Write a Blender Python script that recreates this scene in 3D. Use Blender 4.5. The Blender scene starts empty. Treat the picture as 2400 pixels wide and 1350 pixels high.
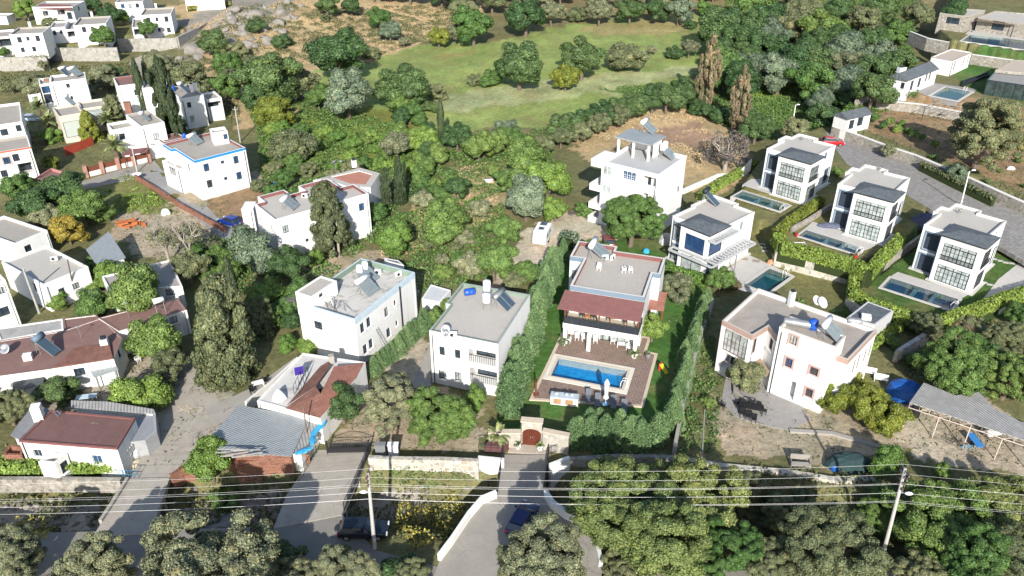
import bpy, math, random
import numpy as np
from mathutils import Vector, Matrix, geometry as mgeo
R=math.radians; PI=math.pi
random.seed(7); rng=np.random.default_rng(7)
SC=bpy.context.scene
# ---------------------------------------------------------------- camera, light, exposure
CAMH=55.0; PITCH=R(30.2); FPX=1867.0
cam=bpy.data.cameras.new('camera'); cam.lens=28.0; cam.sensor_width=36.0; cam.clip_start=0.5; cam.clip_end=4000
co=bpy.data.objects.new('camera',cam); SC.collection.objects.link(co)
co.location=(0,0,CAMH); co.rotation_euler=(PI/2-PITCH,0,0); SC.camera=co
SUN_EL=R(28.0); SUN_AZ=R(0.6)      # the sun stands behind the camera
w=bpy.data.worlds.new('World'); SC.world=w; w.use_nodes=True
nt=w.node_tree; sky=nt.nodes.new('ShaderNodeTexSky'); sky.sky_type='NISHITA'; sky.sun_disc=False
sky.sun_elevation=SUN_EL; sky.sun_rotation=PI+SUN_AZ*0; sky.altitude=100; sky.air_density=1.0; sky.dust_density=1.0
bg=nt.nodes['Background']; bg.inputs[1].default_value=0.12; nt.links.new(sky.outputs[0],bg.inputs[0])
sl=bpy.data.lights.new('sun','SUN'); sl.energy=4.6; sl.angle=R(0.5); sl.color=(1.0,0.955,0.88)
so=bpy.data.objects.new('sun',sl); SC.collection.objects.link(so); so.location=(0,-30,90)
sd=Vector((-math.sin(SUN_AZ)*math.cos(SUN_EL),math.cos(SUN_AZ)*math.cos(SUN_EL),-math.sin(SUN_EL)))
so.rotation_euler=sd.to_track_quat('-Z','Y').to_euler()
SC.view_settings.view_transform='Standard'; SC.view_settings.look='None'
SC.view_settings.exposure=0.64; SC.view_settings.gamma=1.0
SC.cycles.max_bounces=5; SC.cycles.diffuse_bounces=2; SC.cycles.glossy_bounces=2
SC.cycles.transparent_max_bounces=6; SC.cycles.transmission_bounces=2
SC.cycles.caustics_reflective=False; SC.cycles.caustics_refractive=False
# ---------------------------------------------------------------- where a picture point lies on the ground
cP,sP=math.cos(PITCH),math.sin(PITCH)
def ray(px,py):
    u=(px-1200)/FPX; v=(py-675)/FPX
    return Vector((u,cP-v*sP,-sP-v*cP))
def Gz(px,py,z=0.):
    d=ray(px,py); t=(z-CAMH)/d.z
    return (d.x*t,d.y*t)
def scl(px,py,z=0.):
    """pixels of the photograph per metre at this place"""
    d=ray(px,py); t=(z-CAMH)/d.z
    return FPX/t
def inpoly(x,y,poly):
    x=np.asarray(x,float); y=np.asarray(y,float); c=np.zeros(x.shape,bool); n=len(poly)
    for i in range(n):
        x1,y1=poly[i]; x2,y2=poly[i-1]
        if y1==y2: continue
        k=((y1>y)!=(y2>y))&(x<(x2-x1)*(y-y1)/(y2-y1)+x1)
        c^=k
    return c
def vnoise(x,y,seed=0):
    x=np.asarray(x,float); y=np.asarray(y,float)
    xi=np.floor(x).astype(np.int64); yi=np.floor(y).astype(np.int64); fx=x-xi; fy=y-yi
    fx=fx*fx*(3-2*fx); fy=fy*fy*(3-2*fy)
    def h(a,b):
        n=(a*374761393+b*668265263+seed*982451653)&0x7fffffff
        n=((n^(n>>13))*1274126177)&0x7fffffff
        return ((n^(n>>16))&0xffff)/65535.
    return (h(xi,yi)*(1-fx)+h(xi+1,yi)*fx)*(1-fy)+(h(xi,yi+1)*(1-fx)+h(xi+1,yi+1)*fx)*fy
def fbm(x,y,seed=0,o=4):
    s=0;a=.5
    for k in range(o):
        s=s+a*vnoise(np.asarray(x)*2**k,np.asarray(y)*2**k,seed+k); a*=.5
    return s/.9375
TERR=[]      # (world polygon, height): terraces
POOLS=[]     # world polygons where the ground is dug out
def pxpoly(p,z=0.): return [Gz(a,b,z) for a,b in p]
TERRI=[]
def terrace(px,z,inset=1.1):
    P=pxpoly(px,z); TERR.append((P,z)); TERRI.append((P if area2(P)>0 else P[::-1],z,inset))
CH_FAR=[(-60,60.5),(-36,60),(-24,59.5),(-10,59.6),(-4,59.5),(2,60),(12,60),(20,58.5),(34,56),(60,54)]
def chan(x,y):
    yf=np.interp(x,[p[0] for p in CH_FAR],[p[1] for p in CH_FAR])+(vnoise(np.asarray(x)*.4,np.asarray(x)*0,5)-.5)*1.0
    yn=yf-9.5+(vnoise(np.asarray(x)*.3,np.asarray(x)*0,9)-.5)*1.6
    d=np.minimum(yf-y,y-yn)
    t=np.clip(d/2.2,0,1); t=t*t*(3-2*t)
    return -2.7*t
def hgt(x,y,dig=False):
    x=np.asarray(x,float); y=np.asarray(y,float)
    z=chan(x,y)+0.0
    z=z+7.0*np.exp(-((x+92)/38)**2-((y-262)/34)**2)*(.6+.8*fbm(x/14,y/14,3))*np.clip((x+99)/14,0,1)
    z=z+4.0*np.exp(-((x+40)/38)**2-((y-300)/30)**2)
    z=z+np.clip(y-262,0,1e9)*.10*np.clip((x-20)/60,0,1)+np.clip(y-330,0,400)*.22
    z=z+(fbm(x/6,y/6,11)-.5)*.35*np.clip((y-105)/40,0,1)
    for k,(poly,h) in enumerate(TERR):
        if dig: poly=offset(TERRI[k][0],TERRI[k][2])
        z=np.where(inpoly(x,y,poly),h,z)
    if dig:
        for poly in POOLS: z=np.where(inpoly(x,y,poly),z-2.2,z)
    return z
def G(px,py,dz=0.):
    """first point where the line of sight through a picture point meets the ground (raised by dz)"""
    d=ray(px,py); t0=30.; 
    ts=np.arange(40.,700.,1.5)
    zz=CAMH+d.z*ts-dz-hgt(d.x*ts,d.y*ts)
    k=int(np.argmax(zz<0)) if (zz<0).any() else len(ts)-1
    a=ts[max(k-1,0)]; b=ts[k]
    for _ in range(14):
        m=(a+b)/2
        if CAMH+d.z*m-dz-float(hgt(d.x*m,d.y*m))<0: b=m
        else: a=m
    return (d.x*a,d.y*a,CAMH+d.z*a-dz)
def H(x,y): return float(hgt(x,y))
# ---------------------------------------------------------------- materials
MC={}
def nodes(name):
    m=bpy.data.materials.new(name); m.use_nodes=True; n=m.node_tree; b=n.nodes['Principled BSDF']
    return m,n,b
def N(n,t,**k):
    o=n.nodes.new(t)
    for a,v in k.items():
        if a.startswith('i_'):
            o.inputs[int(a[2:])].default_value=v
        else: setattr(o,a,v)
    return o
def L(n,a,b): n.links.new(a,b)
def mul(c,f): return (c[0]*f,c[1]*f,c[2]*f,1)
def tex(n,scale,det=5,rough=.6,coord='Object',t='noise',dist=0.):
    tc=N(n,'ShaderNodeTexCoord')
    if t=='noise':
        x=N(n,'ShaderNodeTexNoise'); x.inputs['Scale'].default_value=scale; x.inputs['Detail'].default_value=det; x.inputs['Roughness'].default_value=rough; x.inputs['Distortion'].default_value=dist
    L(n,tc.outputs[coord],x.inputs['Vector']); return x
def ramp(n,src,stops):
    r=N(n,'ShaderNodeValToRGB'); e=r.color_ramp.elements
    while len(e)>1: e.remove(e[-1])
    e[0].position=stops[0][0]; e[0].color=tuple(stops[0][1])[:3]+(1,)
    for p,c in stops[1:]:
        q=e.new(p); q.color=tuple(c)[:3]+(1,)
    L(n,src,r.inputs[0]); return r
def g3(v): return (v,v,v)
def plain(name,col,var=.12,scale=1.5,rough=.8,bump=0.,metal=0.,stain=None,coord='Object',bscale=None,spec=.3,fine=True):
    if name in MC: return MC[name]
    m,n,b=nodes(name)
    x=tex(n,scale,6,.65,coord)
    r=ramp(n,x.outputs['Fac'],[(.3,mul(col,1-var)),(.5,col),(.72,mul(col,1+var))])
    out=r.outputs[0]
    if fine:
        y=tex(n,scale*9,3,.6,coord); rr=ramp(n,y.outputs['Fac'],[(.3,g3(1-var*.7)),(.7,g3(1+var*.5))])
        mx=N(n,'ShaderNodeMix',data_type='RGBA',blend_type='MULTIPLY'); mx.inputs[0].default_value=1
        L(n,out,mx.inputs[6]); L(n,rr.outputs[0],mx.inputs[7]); out=mx.outputs[2]
    if stain:
        sc,thr,amt,scol=stain
        y=tex(n,sc,5,.7,coord,dist=.6); rr=ramp(n,y.outputs['Fac'],[(thr,g3(0)),(thr+.12,g3(amt))])
        mx=N(n,'ShaderNodeMix',data_type='RGBA',blend_type='MIX'); L(n,rr.outputs[0],mx.inputs[0]); L(n,out,mx.inputs[6]); mx.inputs[7].default_value=tuple(scol)[:3]+(1,); out=mx.outputs[2]
    L(n,out,b.inputs['Base Color']); b.inputs['Roughness'].default_value=rough; b.inputs['Metallic'].default_value=metal
    b.inputs['Specular IOR Level'].default_value=spec
    if bump:
        y=tex(n,bscale or scale*8,4,.6,coord); bu=N(n,'ShaderNodeBump'); bu.inputs['Strength'].default_value=bump; bu.inputs['Distance'].default_value=.05
        L(n,y.outputs['Fac'],bu.inputs['Height']); L(n,bu.outputs[0],b.inputs['Normal'])
    MC[name]=m; return m
def stone(name,cols,scale=2.2,mortar=(.5,.47,.42),mw=.05,bump=.5):
    if name in MC: return MC[name]
    m,n,b=nodes(name); tc=N(n,'ShaderNodeTexCoord')
    v=N(n,'ShaderNodeTexVoronoi'); v.inputs['Scale'].default_value=scale; L(n,tc.outputs['Object'],v.inputs['Vector'])
    e=N(n,'ShaderNodeTexVoronoi',feature='DISTANCE_TO_EDGE'); e.inputs['Scale'].default_value=scale; L(n,tc.outputs['Object'],e.inputs['Vector'])
    s=N(n,'ShaderNodeSeparateColor'); L(n,v.outputs['Color'],s.inputs[0])
    r=ramp(n,s.outputs[0],[(i/(len(cols)-1)*.9+.05,c) for i,c in enumerate(cols)])
    k=ramp(n,e.outputs['Distance'],[(mw*.5,g3(1)),(mw,g3(0))])
    x=tex(n,scale*6,4,.6); xr=ramp(n,x.outputs['Fac'],[(.3,g3(.75)),(.7,g3(1.15))])
    mx=N(n,'ShaderNodeMix',data_type='RGBA',blend_type='MIX'); L(n,k.outputs[0],mx.inputs[0]); L(n,r.outputs[0],mx.inputs[6]); mx.inputs[7].default_value=mul(mortar,1)
    m2=N(n,'ShaderNodeMix',data_type='RGBA',blend_type='MULTIPLY'); m2.inputs[0].default_value=1; L(n,mx.outputs[2],m2.inputs[6]); L(n,xr.outputs[0],m2.inputs[7])
    L(n,m2.outputs[2],b.inputs['Base Color']); b.inputs['Roughness'].default_value=.9; b.inputs['Specular IOR Level'].default_value=.15
    bu=N(n,'ShaderNodeBump'); bu.inputs['Strength'].default_value=bump; bu.inputs['Distance'].default_value=.08
    L(n,e.outputs['Distance'],bu.inputs['Height']); L(n,bu.outputs[0],b.inputs['Normal'])
    MC[name]=m; return m
def ribbed(name,c1,c2,scale,ang=0.,var=.1,rough=.6,metal=0.,bump=.6,coord='Object',brick=None,patches=None,prof='SIN',vert=False):
    """stripes: corrugated sheet, roof tiles, decking; ang turns them in the ground plane; brick=(w,h) lays blocks instead"""
    if name in MC: return MC[name]
    m,n,b=nodes(name); tc=N(n,'ShaderNodeTexCoord'); mp=N(n,'ShaderNodeMapping'); mp.inputs['Rotation'].default_value=(0,0,ang)
    L(n,tc.outputs[coord],mp.inputs['Vector'])
    src_=mp.outputs[0]
    if vert:   # courses run along a wall: height becomes the second coordinate
        sx_=N(n,'ShaderNodeSeparateXYZ'); L(n,tc.outputs[coord],sx_.inputs[0]); ad_=N(n,'ShaderNodeMath',operation='MULTIPLY_ADD'); ad_.inputs[1].default_value=.6; L(n,sx_.outputs[1],ad_.inputs[0]); L(n,sx_.outputs[0],ad_.inputs[2]); cb_=N(n,'ShaderNodeCombineXYZ'); L(n,ad_.outputs[0],cb_.inputs[0]); L(n,sx_.outputs[2],cb_.inputs[1]); src_=cb_.outputs[0]
    if brick:
        w_=N(n,'ShaderNodeTexBrick'); w_.inputs['Scale'].default_value=scale; w_.inputs['Brick Width'].default_value=brick[0]; w_.inputs['Row Height'].default_value=brick[1]
        w_.inputs['Color1'].default_value=mul(c1,1); w_.inputs['Color2'].default_value=mul(c1,1-var*2); w_.inputs['Mortar'].default_value=mul(c2,1); w_.inputs['Mortar Size'].default_value=brick[2] if len(brick)>2 else .02
        L(n,src_,w_.inputs['Vector']); col=w_.outputs['Color']; hh=w_.outputs['Fac']; inv=True
    else:
        w_=N(n,'ShaderNodeTexWave',wave_profile=prof); w_.inputs['Scale'].default_value=scale; w_.inputs['Distortion'].default_value=.15
        L(n,mp.outputs[0],w_.inputs['Vector']); r=ramp(n,w_.outputs['Fac'],[(.1,c2),(.55,c1)]); col=r.outputs[0]; hh=w_.outputs['Fac']; inv=False
    x=tex(n,1.3,6,.7); xr=ramp(n,x.outputs['Fac'],[(.3,g3(1-var*1.6)),(.7,g3(1+var))])
    m2=N(n,'ShaderNodeMix',data_type='RGBA',blend_type='MULTIPLY'); m2.inputs[0].default_value=1; L(n,col,m2.inputs[6]); L(n,xr.outputs[0],m2.inputs[7]); out=m2.outputs[2]
    if patches:
        sc,thr,amt,pc=patches
        y=tex(n,sc,5,.7,dist=1.); rr=ramp(n,y.outputs['Fac'],[(thr,g3(0)),(thr+.06,g3(amt))])
        mx=N(n,'ShaderNodeMix',data_type='RGBA',blend_type='MIX'); L(n,rr.outputs[0],mx.inputs[0]); L(n,out,mx.inputs[6]); mx.inputs[7].default_value=mul(pc,1); out=mx.outputs[2]
    L(n,out,b.inputs['Base Color']); b.inputs['Roughness'].default_value=rough; b.inputs['Metallic'].default_value=metal; b.inputs['Specular IOR Level'].default_value=.3
    bu=N(n,'ShaderNodeBump',invert=inv); bu.inputs['Strength'].default_value=bump; bu.inputs['Distance'].default_value=.06
    L(n,hh,bu.inputs['Height']); L(n,bu.outputs[0],b.inputs['Normal'])
    MC[name]=m; return m
def leafmat(name,col,var=.35,rough=.55,hue=.03,dry=None):
    if name in MC: return MC[name]
    m,n,b=nodes(name)
    g=N(n,'ShaderNodeNewGeometry'); oi=N(n,'ShaderNodeObjectInfo')
    r=ramp(n,g.outputs['Random Per Island'],[(0.,mul(col,1-var)),(.5,col),(.85,mul((col[0]*1.15,col[1]*1.05,col[2]),1+var*.8)),(1.,mul((col[0]*1.5,col[1]*1.15,col[2]*.9),1+var))])
    hs=N(n,'ShaderNodeHueSaturation'); L(n,r.outputs[0],hs.inputs['Color'])
    mr=N(n,'ShaderNodeMapRange'); mr.inputs[3].default_value=.5-hue*.5; mr.inputs[4].default_value=.5+hue*.35; L(n,oi.outputs['Random'],mr.inputs[0]); L(n,mr.outputs[0],hs.inputs['Hue'])
    mv=N(n,'ShaderNodeMapRange'); mv.inputs[3].default_value=1.22; mv.inputs[4].default_value=.8; L(n,oi.outputs['Random'],mv.inputs[0]); L(n,mv.outputs[0],hs.inputs['Value'])
    out=hs.outputs[0]
    x=tex(n,1.6,4,.7); xr=ramp(n,x.outputs['Fac'],[(.34,g3(.72)),(.66,g3(1.28))])
    m2=N(n,'ShaderNodeMix',data_type='RGBA',blend_type='MULTIPLY'); m2.inputs[0].default_value=1; L(n,out,m2.inputs[6]); L(n,xr.outputs[0],m2.inputs[7]); out=m2.outputs[2]
    if dry:
        rr=ramp(n,x.outputs['Fac'],[(dry[0],g3(0)),(dry[0]+.1,g3(dry[1]))])
        mx=N(n,'ShaderNodeMix',data_type='RGBA',blend_type='MIX'); L(n,rr.outputs[0],mx.inputs[0]); L(n,out,mx.inputs[6]); mx.inputs[7].default_value=mul(dry[2],1); out=mx.outputs[2]
    L(n,out,b.inputs['Base Color']); b.inputs['Roughness'].default_value=rough; b.inputs['Specular IOR Level'].default_value=.28
    MC[name]=m; return m
def glass(name='window_glass',col=(.03,.045,.06),rough=.08):
    if name in MC: return MC[name]
    m,n,b=nodes(name); x=tex(n,1.1,3,.6)
    r=ramp(n,x.outputs['Fac'],[(.3,mul(col,.6)),(.7,mul(col,1.6))]); L(n,r.outputs[0],b.inputs['Base Color'])
    b.inputs['Roughness'].default_value=rough; b.inputs['Specular IOR Level'].default_value=.7; MC[name]=m; return m
def water(name,tint,bumpy=.04):
    if name in MC: return MC[name]
    m,n,b=nodes(name); n.nodes.remove(b); out=n.nodes['Material Output']
    t=N(n,'ShaderNodeBsdfTransparent'); t.inputs[0].default_value=mul(tint,1); gl=N(n,'ShaderNodeBsdfGlossy'); gl.inputs['Roughness'].default_value=.04
    x=tex(n,2.2,3,.6); bu=N(n,'ShaderNodeBump'); bu.inputs['Strength'].default_value=bumpy; bu.inputs['Distance'].default_value=.3; L(n,x.outputs['Fac'],bu.inputs['Height']); L(n,bu.outputs[0],gl.inputs['Normal'])
    lw=N(n,'ShaderNodeLayerWeight'); lw.inputs[0].default_value=.5; pw=N(n,'ShaderNodeMath',operation='POWER'); pw.inputs[1].default_value=4.5; L(n,lw.outputs['Facing'],pw.inputs[0]); f=N(n,'ShaderNodeMath',operation='MULTIPLY_ADD'); f.inputs[1].default_value=.9; f.inputs[2].default_value=.025; L(n,pw.outputs[0],f.inputs[0])
    mx=N(n,'ShaderNodeMixShader'); L(n,f.outputs[0],mx.inputs[0]); L(n,t.outputs[0],mx.inputs[1]); L(n,gl.outputs[0],mx.inputs[2]); L(n,mx.outputs[0],out.inputs[0])
    MC[name]=m; return m
WHITE=plain('white_plaster',(.72,.715,.695),.05,.5,.85,.05,stain=(.6,.60,.45,(.60,.58,.54)),fine=False)
def streaks(m,amt=.35,col=(.50,.48,.44)):
    """rain streaks that run down a wall"""
    n=m.node_tree; b=n.nodes['Principled BSDF']; src=b.inputs['Base Color'].links[0].from_socket; tc=N(n,'ShaderNodeTexCoord'); mp=N(n,'ShaderNodeMapping'); mp.inputs['Scale'].default_value=(2.6,2.6,.16); L(n,tc.outputs['Object'],mp.inputs['Vector'])
    x=N(n,'ShaderNodeTexNoise'); x.inputs['Scale'].default_value=1.; x.inputs['Detail'].default_value=5; L(n,mp.outputs[0],x.inputs['Vector']); r=ramp(n,x.outputs['Fac'],[(.55,g3(0)),(.75,g3(amt))])
    mx=N(n,'ShaderNodeMix',data_type='RGBA',blend_type='MIX'); L(n,r.outputs[0],mx.inputs[0]); L(n,src,mx.inputs[6]); mx.inputs[7].default_value=mul(col,1); L(n,mx.outputs[2],b.inputs['Base Color'])
streaks(WHITE)
OLDWHITE=plain('weathered_plaster',(.74,.73,.69),.08,.8,.9,.12,stain=(1.3,.58,.7,(.45,.43,.38)))
streaks(OLDWHITE,.6,(.36,.34,.30))
CREAM=plain('cream_plaster',(.62,.55,.44),.05,.8,.85)
BLUEPL=plain('blue_grey_paint',(.155,.215,.275),.06,.9,.7)
PALEBLUE=plain('faded_blue_paint',(.48,.58,.64),.1,1.2,.8,stain=(1.6,.56,.7,(.7,.72,.72)))
GREENPL=plain('green_paint',(.20,.27,.21),.1,1.,.8)
MAROON=plain('maroon_paint',(.20,.085,.08),.1,1.,.75,stain=(1.2,.62,.4,(.34,.16,.14)))
BRIGHTBLUE=plain('bright_blue_paint',(.02,.22,.52),.06,1.,.6)
BROWNPL=plain('brown_pink_paint',(.36,.25,.21),.05,1.,.8)
PINKTRIM=plain('pink_trim',(.42,.30,.27),.05,1.,.8)
ROOFC=plain('roof_concrete',(.35,.32,.28),.09,.45,.9,.1,stain=(.7,.55,.5,(.27,.25,.225)))
ROOFL=plain('pale_roof_membrane',(.45,.42,.375),.05,.4,.85,.05,stain=(.5,.6,.4,(.40,.375,.345)))
ROOFW=plain('patched_white_roof',(.52,.50,.46),.1,.7,.9,.1,stain=(.9,.52,.8,(.27,.255,.23)))
ROOFG=plain('gravel_roof',(.42,.385,.34),.09,2.5,.95,.25,stain=(5.,.62,.6,(.30,.27,.24)))
REDROOF=plain('painted_red_roof',(.22,.13,.112),.12,.8,.8,.12,stain=(1.1,.64,.55,(.40,.28,.22)))
CONC=plain('concrete',(.34,.315,.28),.1,.8,.9,.15,stain=(.8,.58,.5,(.27,.255,.235)))
DARKM=plain('dark_metal',(.03,.034,.04),.1,2.,.45,metal=.2,fine=False)
GREYM=plain('grey_metal',(.35,.36,.37),.08,2.,.4,metal=.5,fine=False)
WHITEM=plain('white_metal',(.78,.78,.77),.03,2.,.4,fine=False)
BLUEFR=plain('blue_grey_frame',(.13,.18,.24),.05,2.,.5,fine=False)
BROWNW=plain('brown_wood',(.16,.055,.03),.15,3.,.6,fine=False)
SHUT=ribbed('roller_shutter',(.045,.06,.085),(.03,.04,.06),9.,0,.05,.5,coord='Object')
GLASS=glass(); PALEGL=glass('curtained_glass',(.33,.37,.36),.15); BLUEGL=glass('blue_glass',(.03,.07,.15),.06)
TILE=ribbed('terracotta_tile',(.35,.165,.12),(.23,.10,.075),2.2,.35,.18,.8)
MARTILE=ribbed('maroon_felt_tile',(.215,.098,.092),(.19,.085,.08),1.,.1,.06,.85,brick=(.6,.3,.015),bump=.15,patches=(.5,.6,.3,(.30,.11,.10)))
SLATE=ribbed('grey_shingle',(.14,.16,.175),(.07,.08,.09),1.,.5,.15,.8,brick=(.5,.25,.02),bump=.4)
CORR=ribbed('grey_corrugated',(.36,.385,.39),(.25,.27,.28),1.15,1.0,.08,.45,metal=.25)
CORR2=ribbed('old_corrugated_zinc',(.40,.39,.37),(.24,.23,.22),1.0,-.35,.15,.6,metal=.1,patches=(1.2,.62,.7,(.30,.17,.12)))
WALLST=stone('grey_rubble_stone',[(.20,.18,.15),(.33,.31,.27),(.25,.22,.18),(.40,.37,.33)],2.4,(.36,.34,.30))
WALLTL=stone('pale_rubble_stone',[(.31,.30,.27),(.40,.38,.345),(.25,.24,.21),(.36,.345,.31)],1.5,(.35,.34,.31),.05)
WALLPAT=stone('pale_patchwork_stone',[(.50,.46,.38),(.30,.28,.25),(.55,.52,.45),(.40,.34,.27)],1.7,(.58,.55,.48),.06)
BRICK=ribbed('red_brick',(.30,.115,.07),(.30,.22,.17),1.,0,.2,.9,brick=(.4,.2,.02),bump=.4,vert=True)
BARK=plain('bark',(.16,.125,.095),.2,3.,.95,.3,coord='Object'); BARKP=plain('pale_bark',(.34,.30,.25),.15,3.,.95,.3)
# ---------------------------------------------------------------- building meshes
def tag(o,label=None,cat=None,group=None,kind=None):
    if label: o['label']=label
    if cat: o['category']=cat
    if group: o['group']=group
    if kind: o['kind']=kind
    return o
def empty(name,loc,label=None,cat=None,group=None,rz=0.):
    o=bpy.data.objects.new(name,None); SC.collection.objects.link(o); o.location=loc; o.rotation_euler=(0,0,rz); o.empty_display_size=.5
    return tag(o,label,cat,group)
class MB:
    def __init__(s): s.v=[]; s.f=[]; s.m=[]; s.mi=0
    def mat(s,i): s.mi=i; return s
    def poly(s,pts):
        k=len(s.v); s.v+= [tuple(p) for p in pts]; s.f.append(tuple(range(k,k+len(pts)))); s.m.append(s.mi); return s
    def box(s,c,d,rz=0.,tilt=0.,taper=1.):
        x,y,z=[q/2 for q in d]; cr,sr=math.cos(rz),math.sin(rz); ct,st=math.cos(tilt),math.sin(tilt); k=len(s.v)
        for sz in (-1,1):
            t=taper if sz>0 else 1
            for sx,sy in ((-1,-1),(1,-1),(1,1),(-1,1)):
                a,b,cc=sx*x*t,sy*y*t,sz*z
                b,cc=b*ct-cc*st,b*st+cc*ct
                s.v.append((c[0]+a*cr-b*sr,c[1]+a*sr+b*cr,c[2]+cc))
        for f in ((0,3,2,1),(4,5,6,7),(0,1,5,4),(1,2,6,5),(2,3,7,6),(3,0,4,7)): s.f.append(tuple(k+i for i in f)); s.m.append(s.mi)
        return s
    def prism(s,poly,z0,z1,holes=None,bottom=False):
        n=len(poly)
        z0f=z0 if callable(z0) else (lambda x,y:z0); z1f=z1 if callable(z1) else (lambda x,y:z1)
        for i in range(n):
            a=poly[i]; b=poly[(i+1)%n]
            s.poly([(a[0],a[1],z0f(*a)),(b[0],b[1],z0f(*b)),(b[0],b[1],z1f(*b)),(a[0],a[1],z1f(*a))])
        s.cap(poly,z1f,holes)
        if bottom: s.cap(poly,z0f,holes,flip=True)
        if holes:
            for hp in holes:
                n=len(hp)
                for i in range(n):
                    a=hp[i]; b=hp[(i+1)%n]
                    s.poly([(b[0],b[1],z0f(*b)),(a[0],a[1],z0f(*a)),(a[0],a[1],z1f(*a)),(b[0],b[1],z1f(*b))])
        return s
    def cap(s,poly,zf,holes=None,flip=False):
        if not callable(zf):
            zz=zf; zf=lambda x,y:zz
        loops=[list(poly)]+[list(h) for h in (holes or [])]; pts=[];ed=[]
        for l in loops:
            k0=len(pts); pts+=[Vector((p[0],p[1])) for p in l]; ed+=[(k0+i,k0+(i+1)%len(l)) for i in range(len(l))]
        vo,_,fo,_,_,_=mgeo.delaunay_2d_cdt(pts,ed,[],0,1e-6); k=len(s.v); s.v+=[(p.x,p.y,zf(p.x,p.y)) for p in vo]
        for t in fo:
            cx=np.array([sum(vo[i].x for i in t)/3]); cy=np.array([sum(vo[i].y for i in t)/3])
            if not inpoly(cx,cy,loops[0])[0] or any(inpoly(cx,cy,h)[0] for h in loops[1:]): continue
            a,b,c=[vo[i] for i in t]
            if ((b.x-a.x)*(c.y-a.y)-(b.y-a.y)*(c.x-a.x)<0)!=flip: t=(t[0],t[2],t[1])
            s.f.append(tuple(k+i for i in t)); s.m.append(s.mi)
        return s
    def tube(s,p0,p1,r0,r1=None,n=8,caps=True):
        r1=r0 if r1 is None else r1; p0=Vector(p0); p1=Vector(p1); d=(p1-p0).normalized()
        a=d.cross(Vector((0,0,1)) if abs(d.z)<.9 else Vector((1,0,0))).normalized(); b=d.cross(a); k=len(s.v)
        for p,r in ((p0,r0),(p1,r1)):
            for i in range(n):
                t=2*PI*i/n; s.v.append(tuple(p+a*r*math.cos(t)+b*r*math.sin(t)))
        for i in range(n):
            j=(i+1)%n; s.f.append((k+i,k+n+i,k+n+j,k+j)); s.m.append(s.mi)
        if caps: s.f.append(tuple(k+i for i in range(n))); s.m.append(s.mi); s.f.append(tuple(k+n+i for i in reversed(range(n)))); s.m.append(s.mi)
        return s
    def path(s,pts,r,n=6):
        for a,b in zip(pts,pts[1:]): s.tube(a,b,r,r,n)
        return s
    def lathe(s,c,prof,n=16,sx=1.,sy=1.):
        k=len(s.v)
        for r,z in prof:
            for i in range(n):
                t=2*PI*i/n; s.v.append((c[0]+r*sx*math.cos(t),c[1]+r*sy*math.sin(t),c[2]+z))
        for q in range(len(prof)-1):
            for i in range(n):
                j=(i+1)%n; s.f.append((k+q*n+i,k+q*n+j,k+(q+1)*n+j,k+(q+1)*n+i)); s.m.append(s.mi)
        s.f.append(tuple(k+i for i in reversed(range(n)))); s.m.append(s.mi)
        s.f.append(tuple(k+(len(prof)-1)*n+i for i in range(n))); s.m.append(s.mi)
        return s
    def build(s,name,mat,parent=None,smooth=False,bevel=0.,loc=None,world=True):
        me=bpy.data.meshes.new(name); o=bpy.data.objects.new(name,me)
        off=Vector((0,0,0))
        if parent is not None:
            o.parent=parent; p=parent
            while p is not None: off=off+Vector(p.location); p=p.parent
            if not world: off=Vector((0,0,0))
        elif loc is not None: off=Vector(loc); o.location=loc
        me.from_pydata([(a-off.x,b-off.y,c-off.z) for a,b,c in s.v],[],s.f)
        for q in (mat if isinstance(mat,(list,tuple)) else [mat]): me.materials.append(q)
        if isinstance(mat,(list,tuple)): me.polygons.foreach_set('material_index',s.m)
        if smooth: me.polygons.foreach_set('use_smooth',[True]*len(s.f))
        me.update(); SC.collection.objects.link(o)
        if bevel:
            b=o.modifiers.new('bevel','BEVEL'); b.width=bevel; b.segments=2; b.limit_method='ANGLE'
        return o
def copy_tree(o,parent=None):
    c=o.copy(); SC.collection.objects.link(c); c.parent=parent
    for ch in list(o.children): copy_tree(ch,c)
    return c
def top(name,mb,mat,label,cat,group=None,kind=None,**k):
    """one-mesh thing whose origin stands at its own base"""
    xs=[v[0] for v in mb.v]; ys=[v[1] for v in mb.v]; zs=[v[2] for v in mb.v]
    o=mb.build(name,mat,loc=((min(xs)+max(xs))/2,(min(ys)+max(ys))/2,min(zs)),**k)
    if kind=='structure': return tag(o,label,cat,group,kind)
    return tag(o,label,cat,group,kind)
def area2(p): return sum(p[i-1][0]*p[i][1]-p[i][0]*p[i-1][1] for i in range(len(p)))
def ccw(p): return list(p) if area2(p)>0 else list(reversed(p))
def offset(poly,d):
    """move the edges of a counter-clockwise polygon inwards by d"""
    n=len(poly); out=[]
    for i in range(n):
        p0=Vector(poly[i-1]); p1=Vector(poly[i]); p2=Vector(poly[(i+1)%n])
        a=(p1-p0).normalized(); b=(p2-p1).normalized(); na=Vector((-a.y,a.x)); nb=Vector((-b.y,b.x))
        m=na+nb; k=m.dot(na)
        out.append(tuple(p1+m*(d/max(k,.3)))) if k>1e-4 else out.append(tuple(p1+na*d))
    return out
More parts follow.
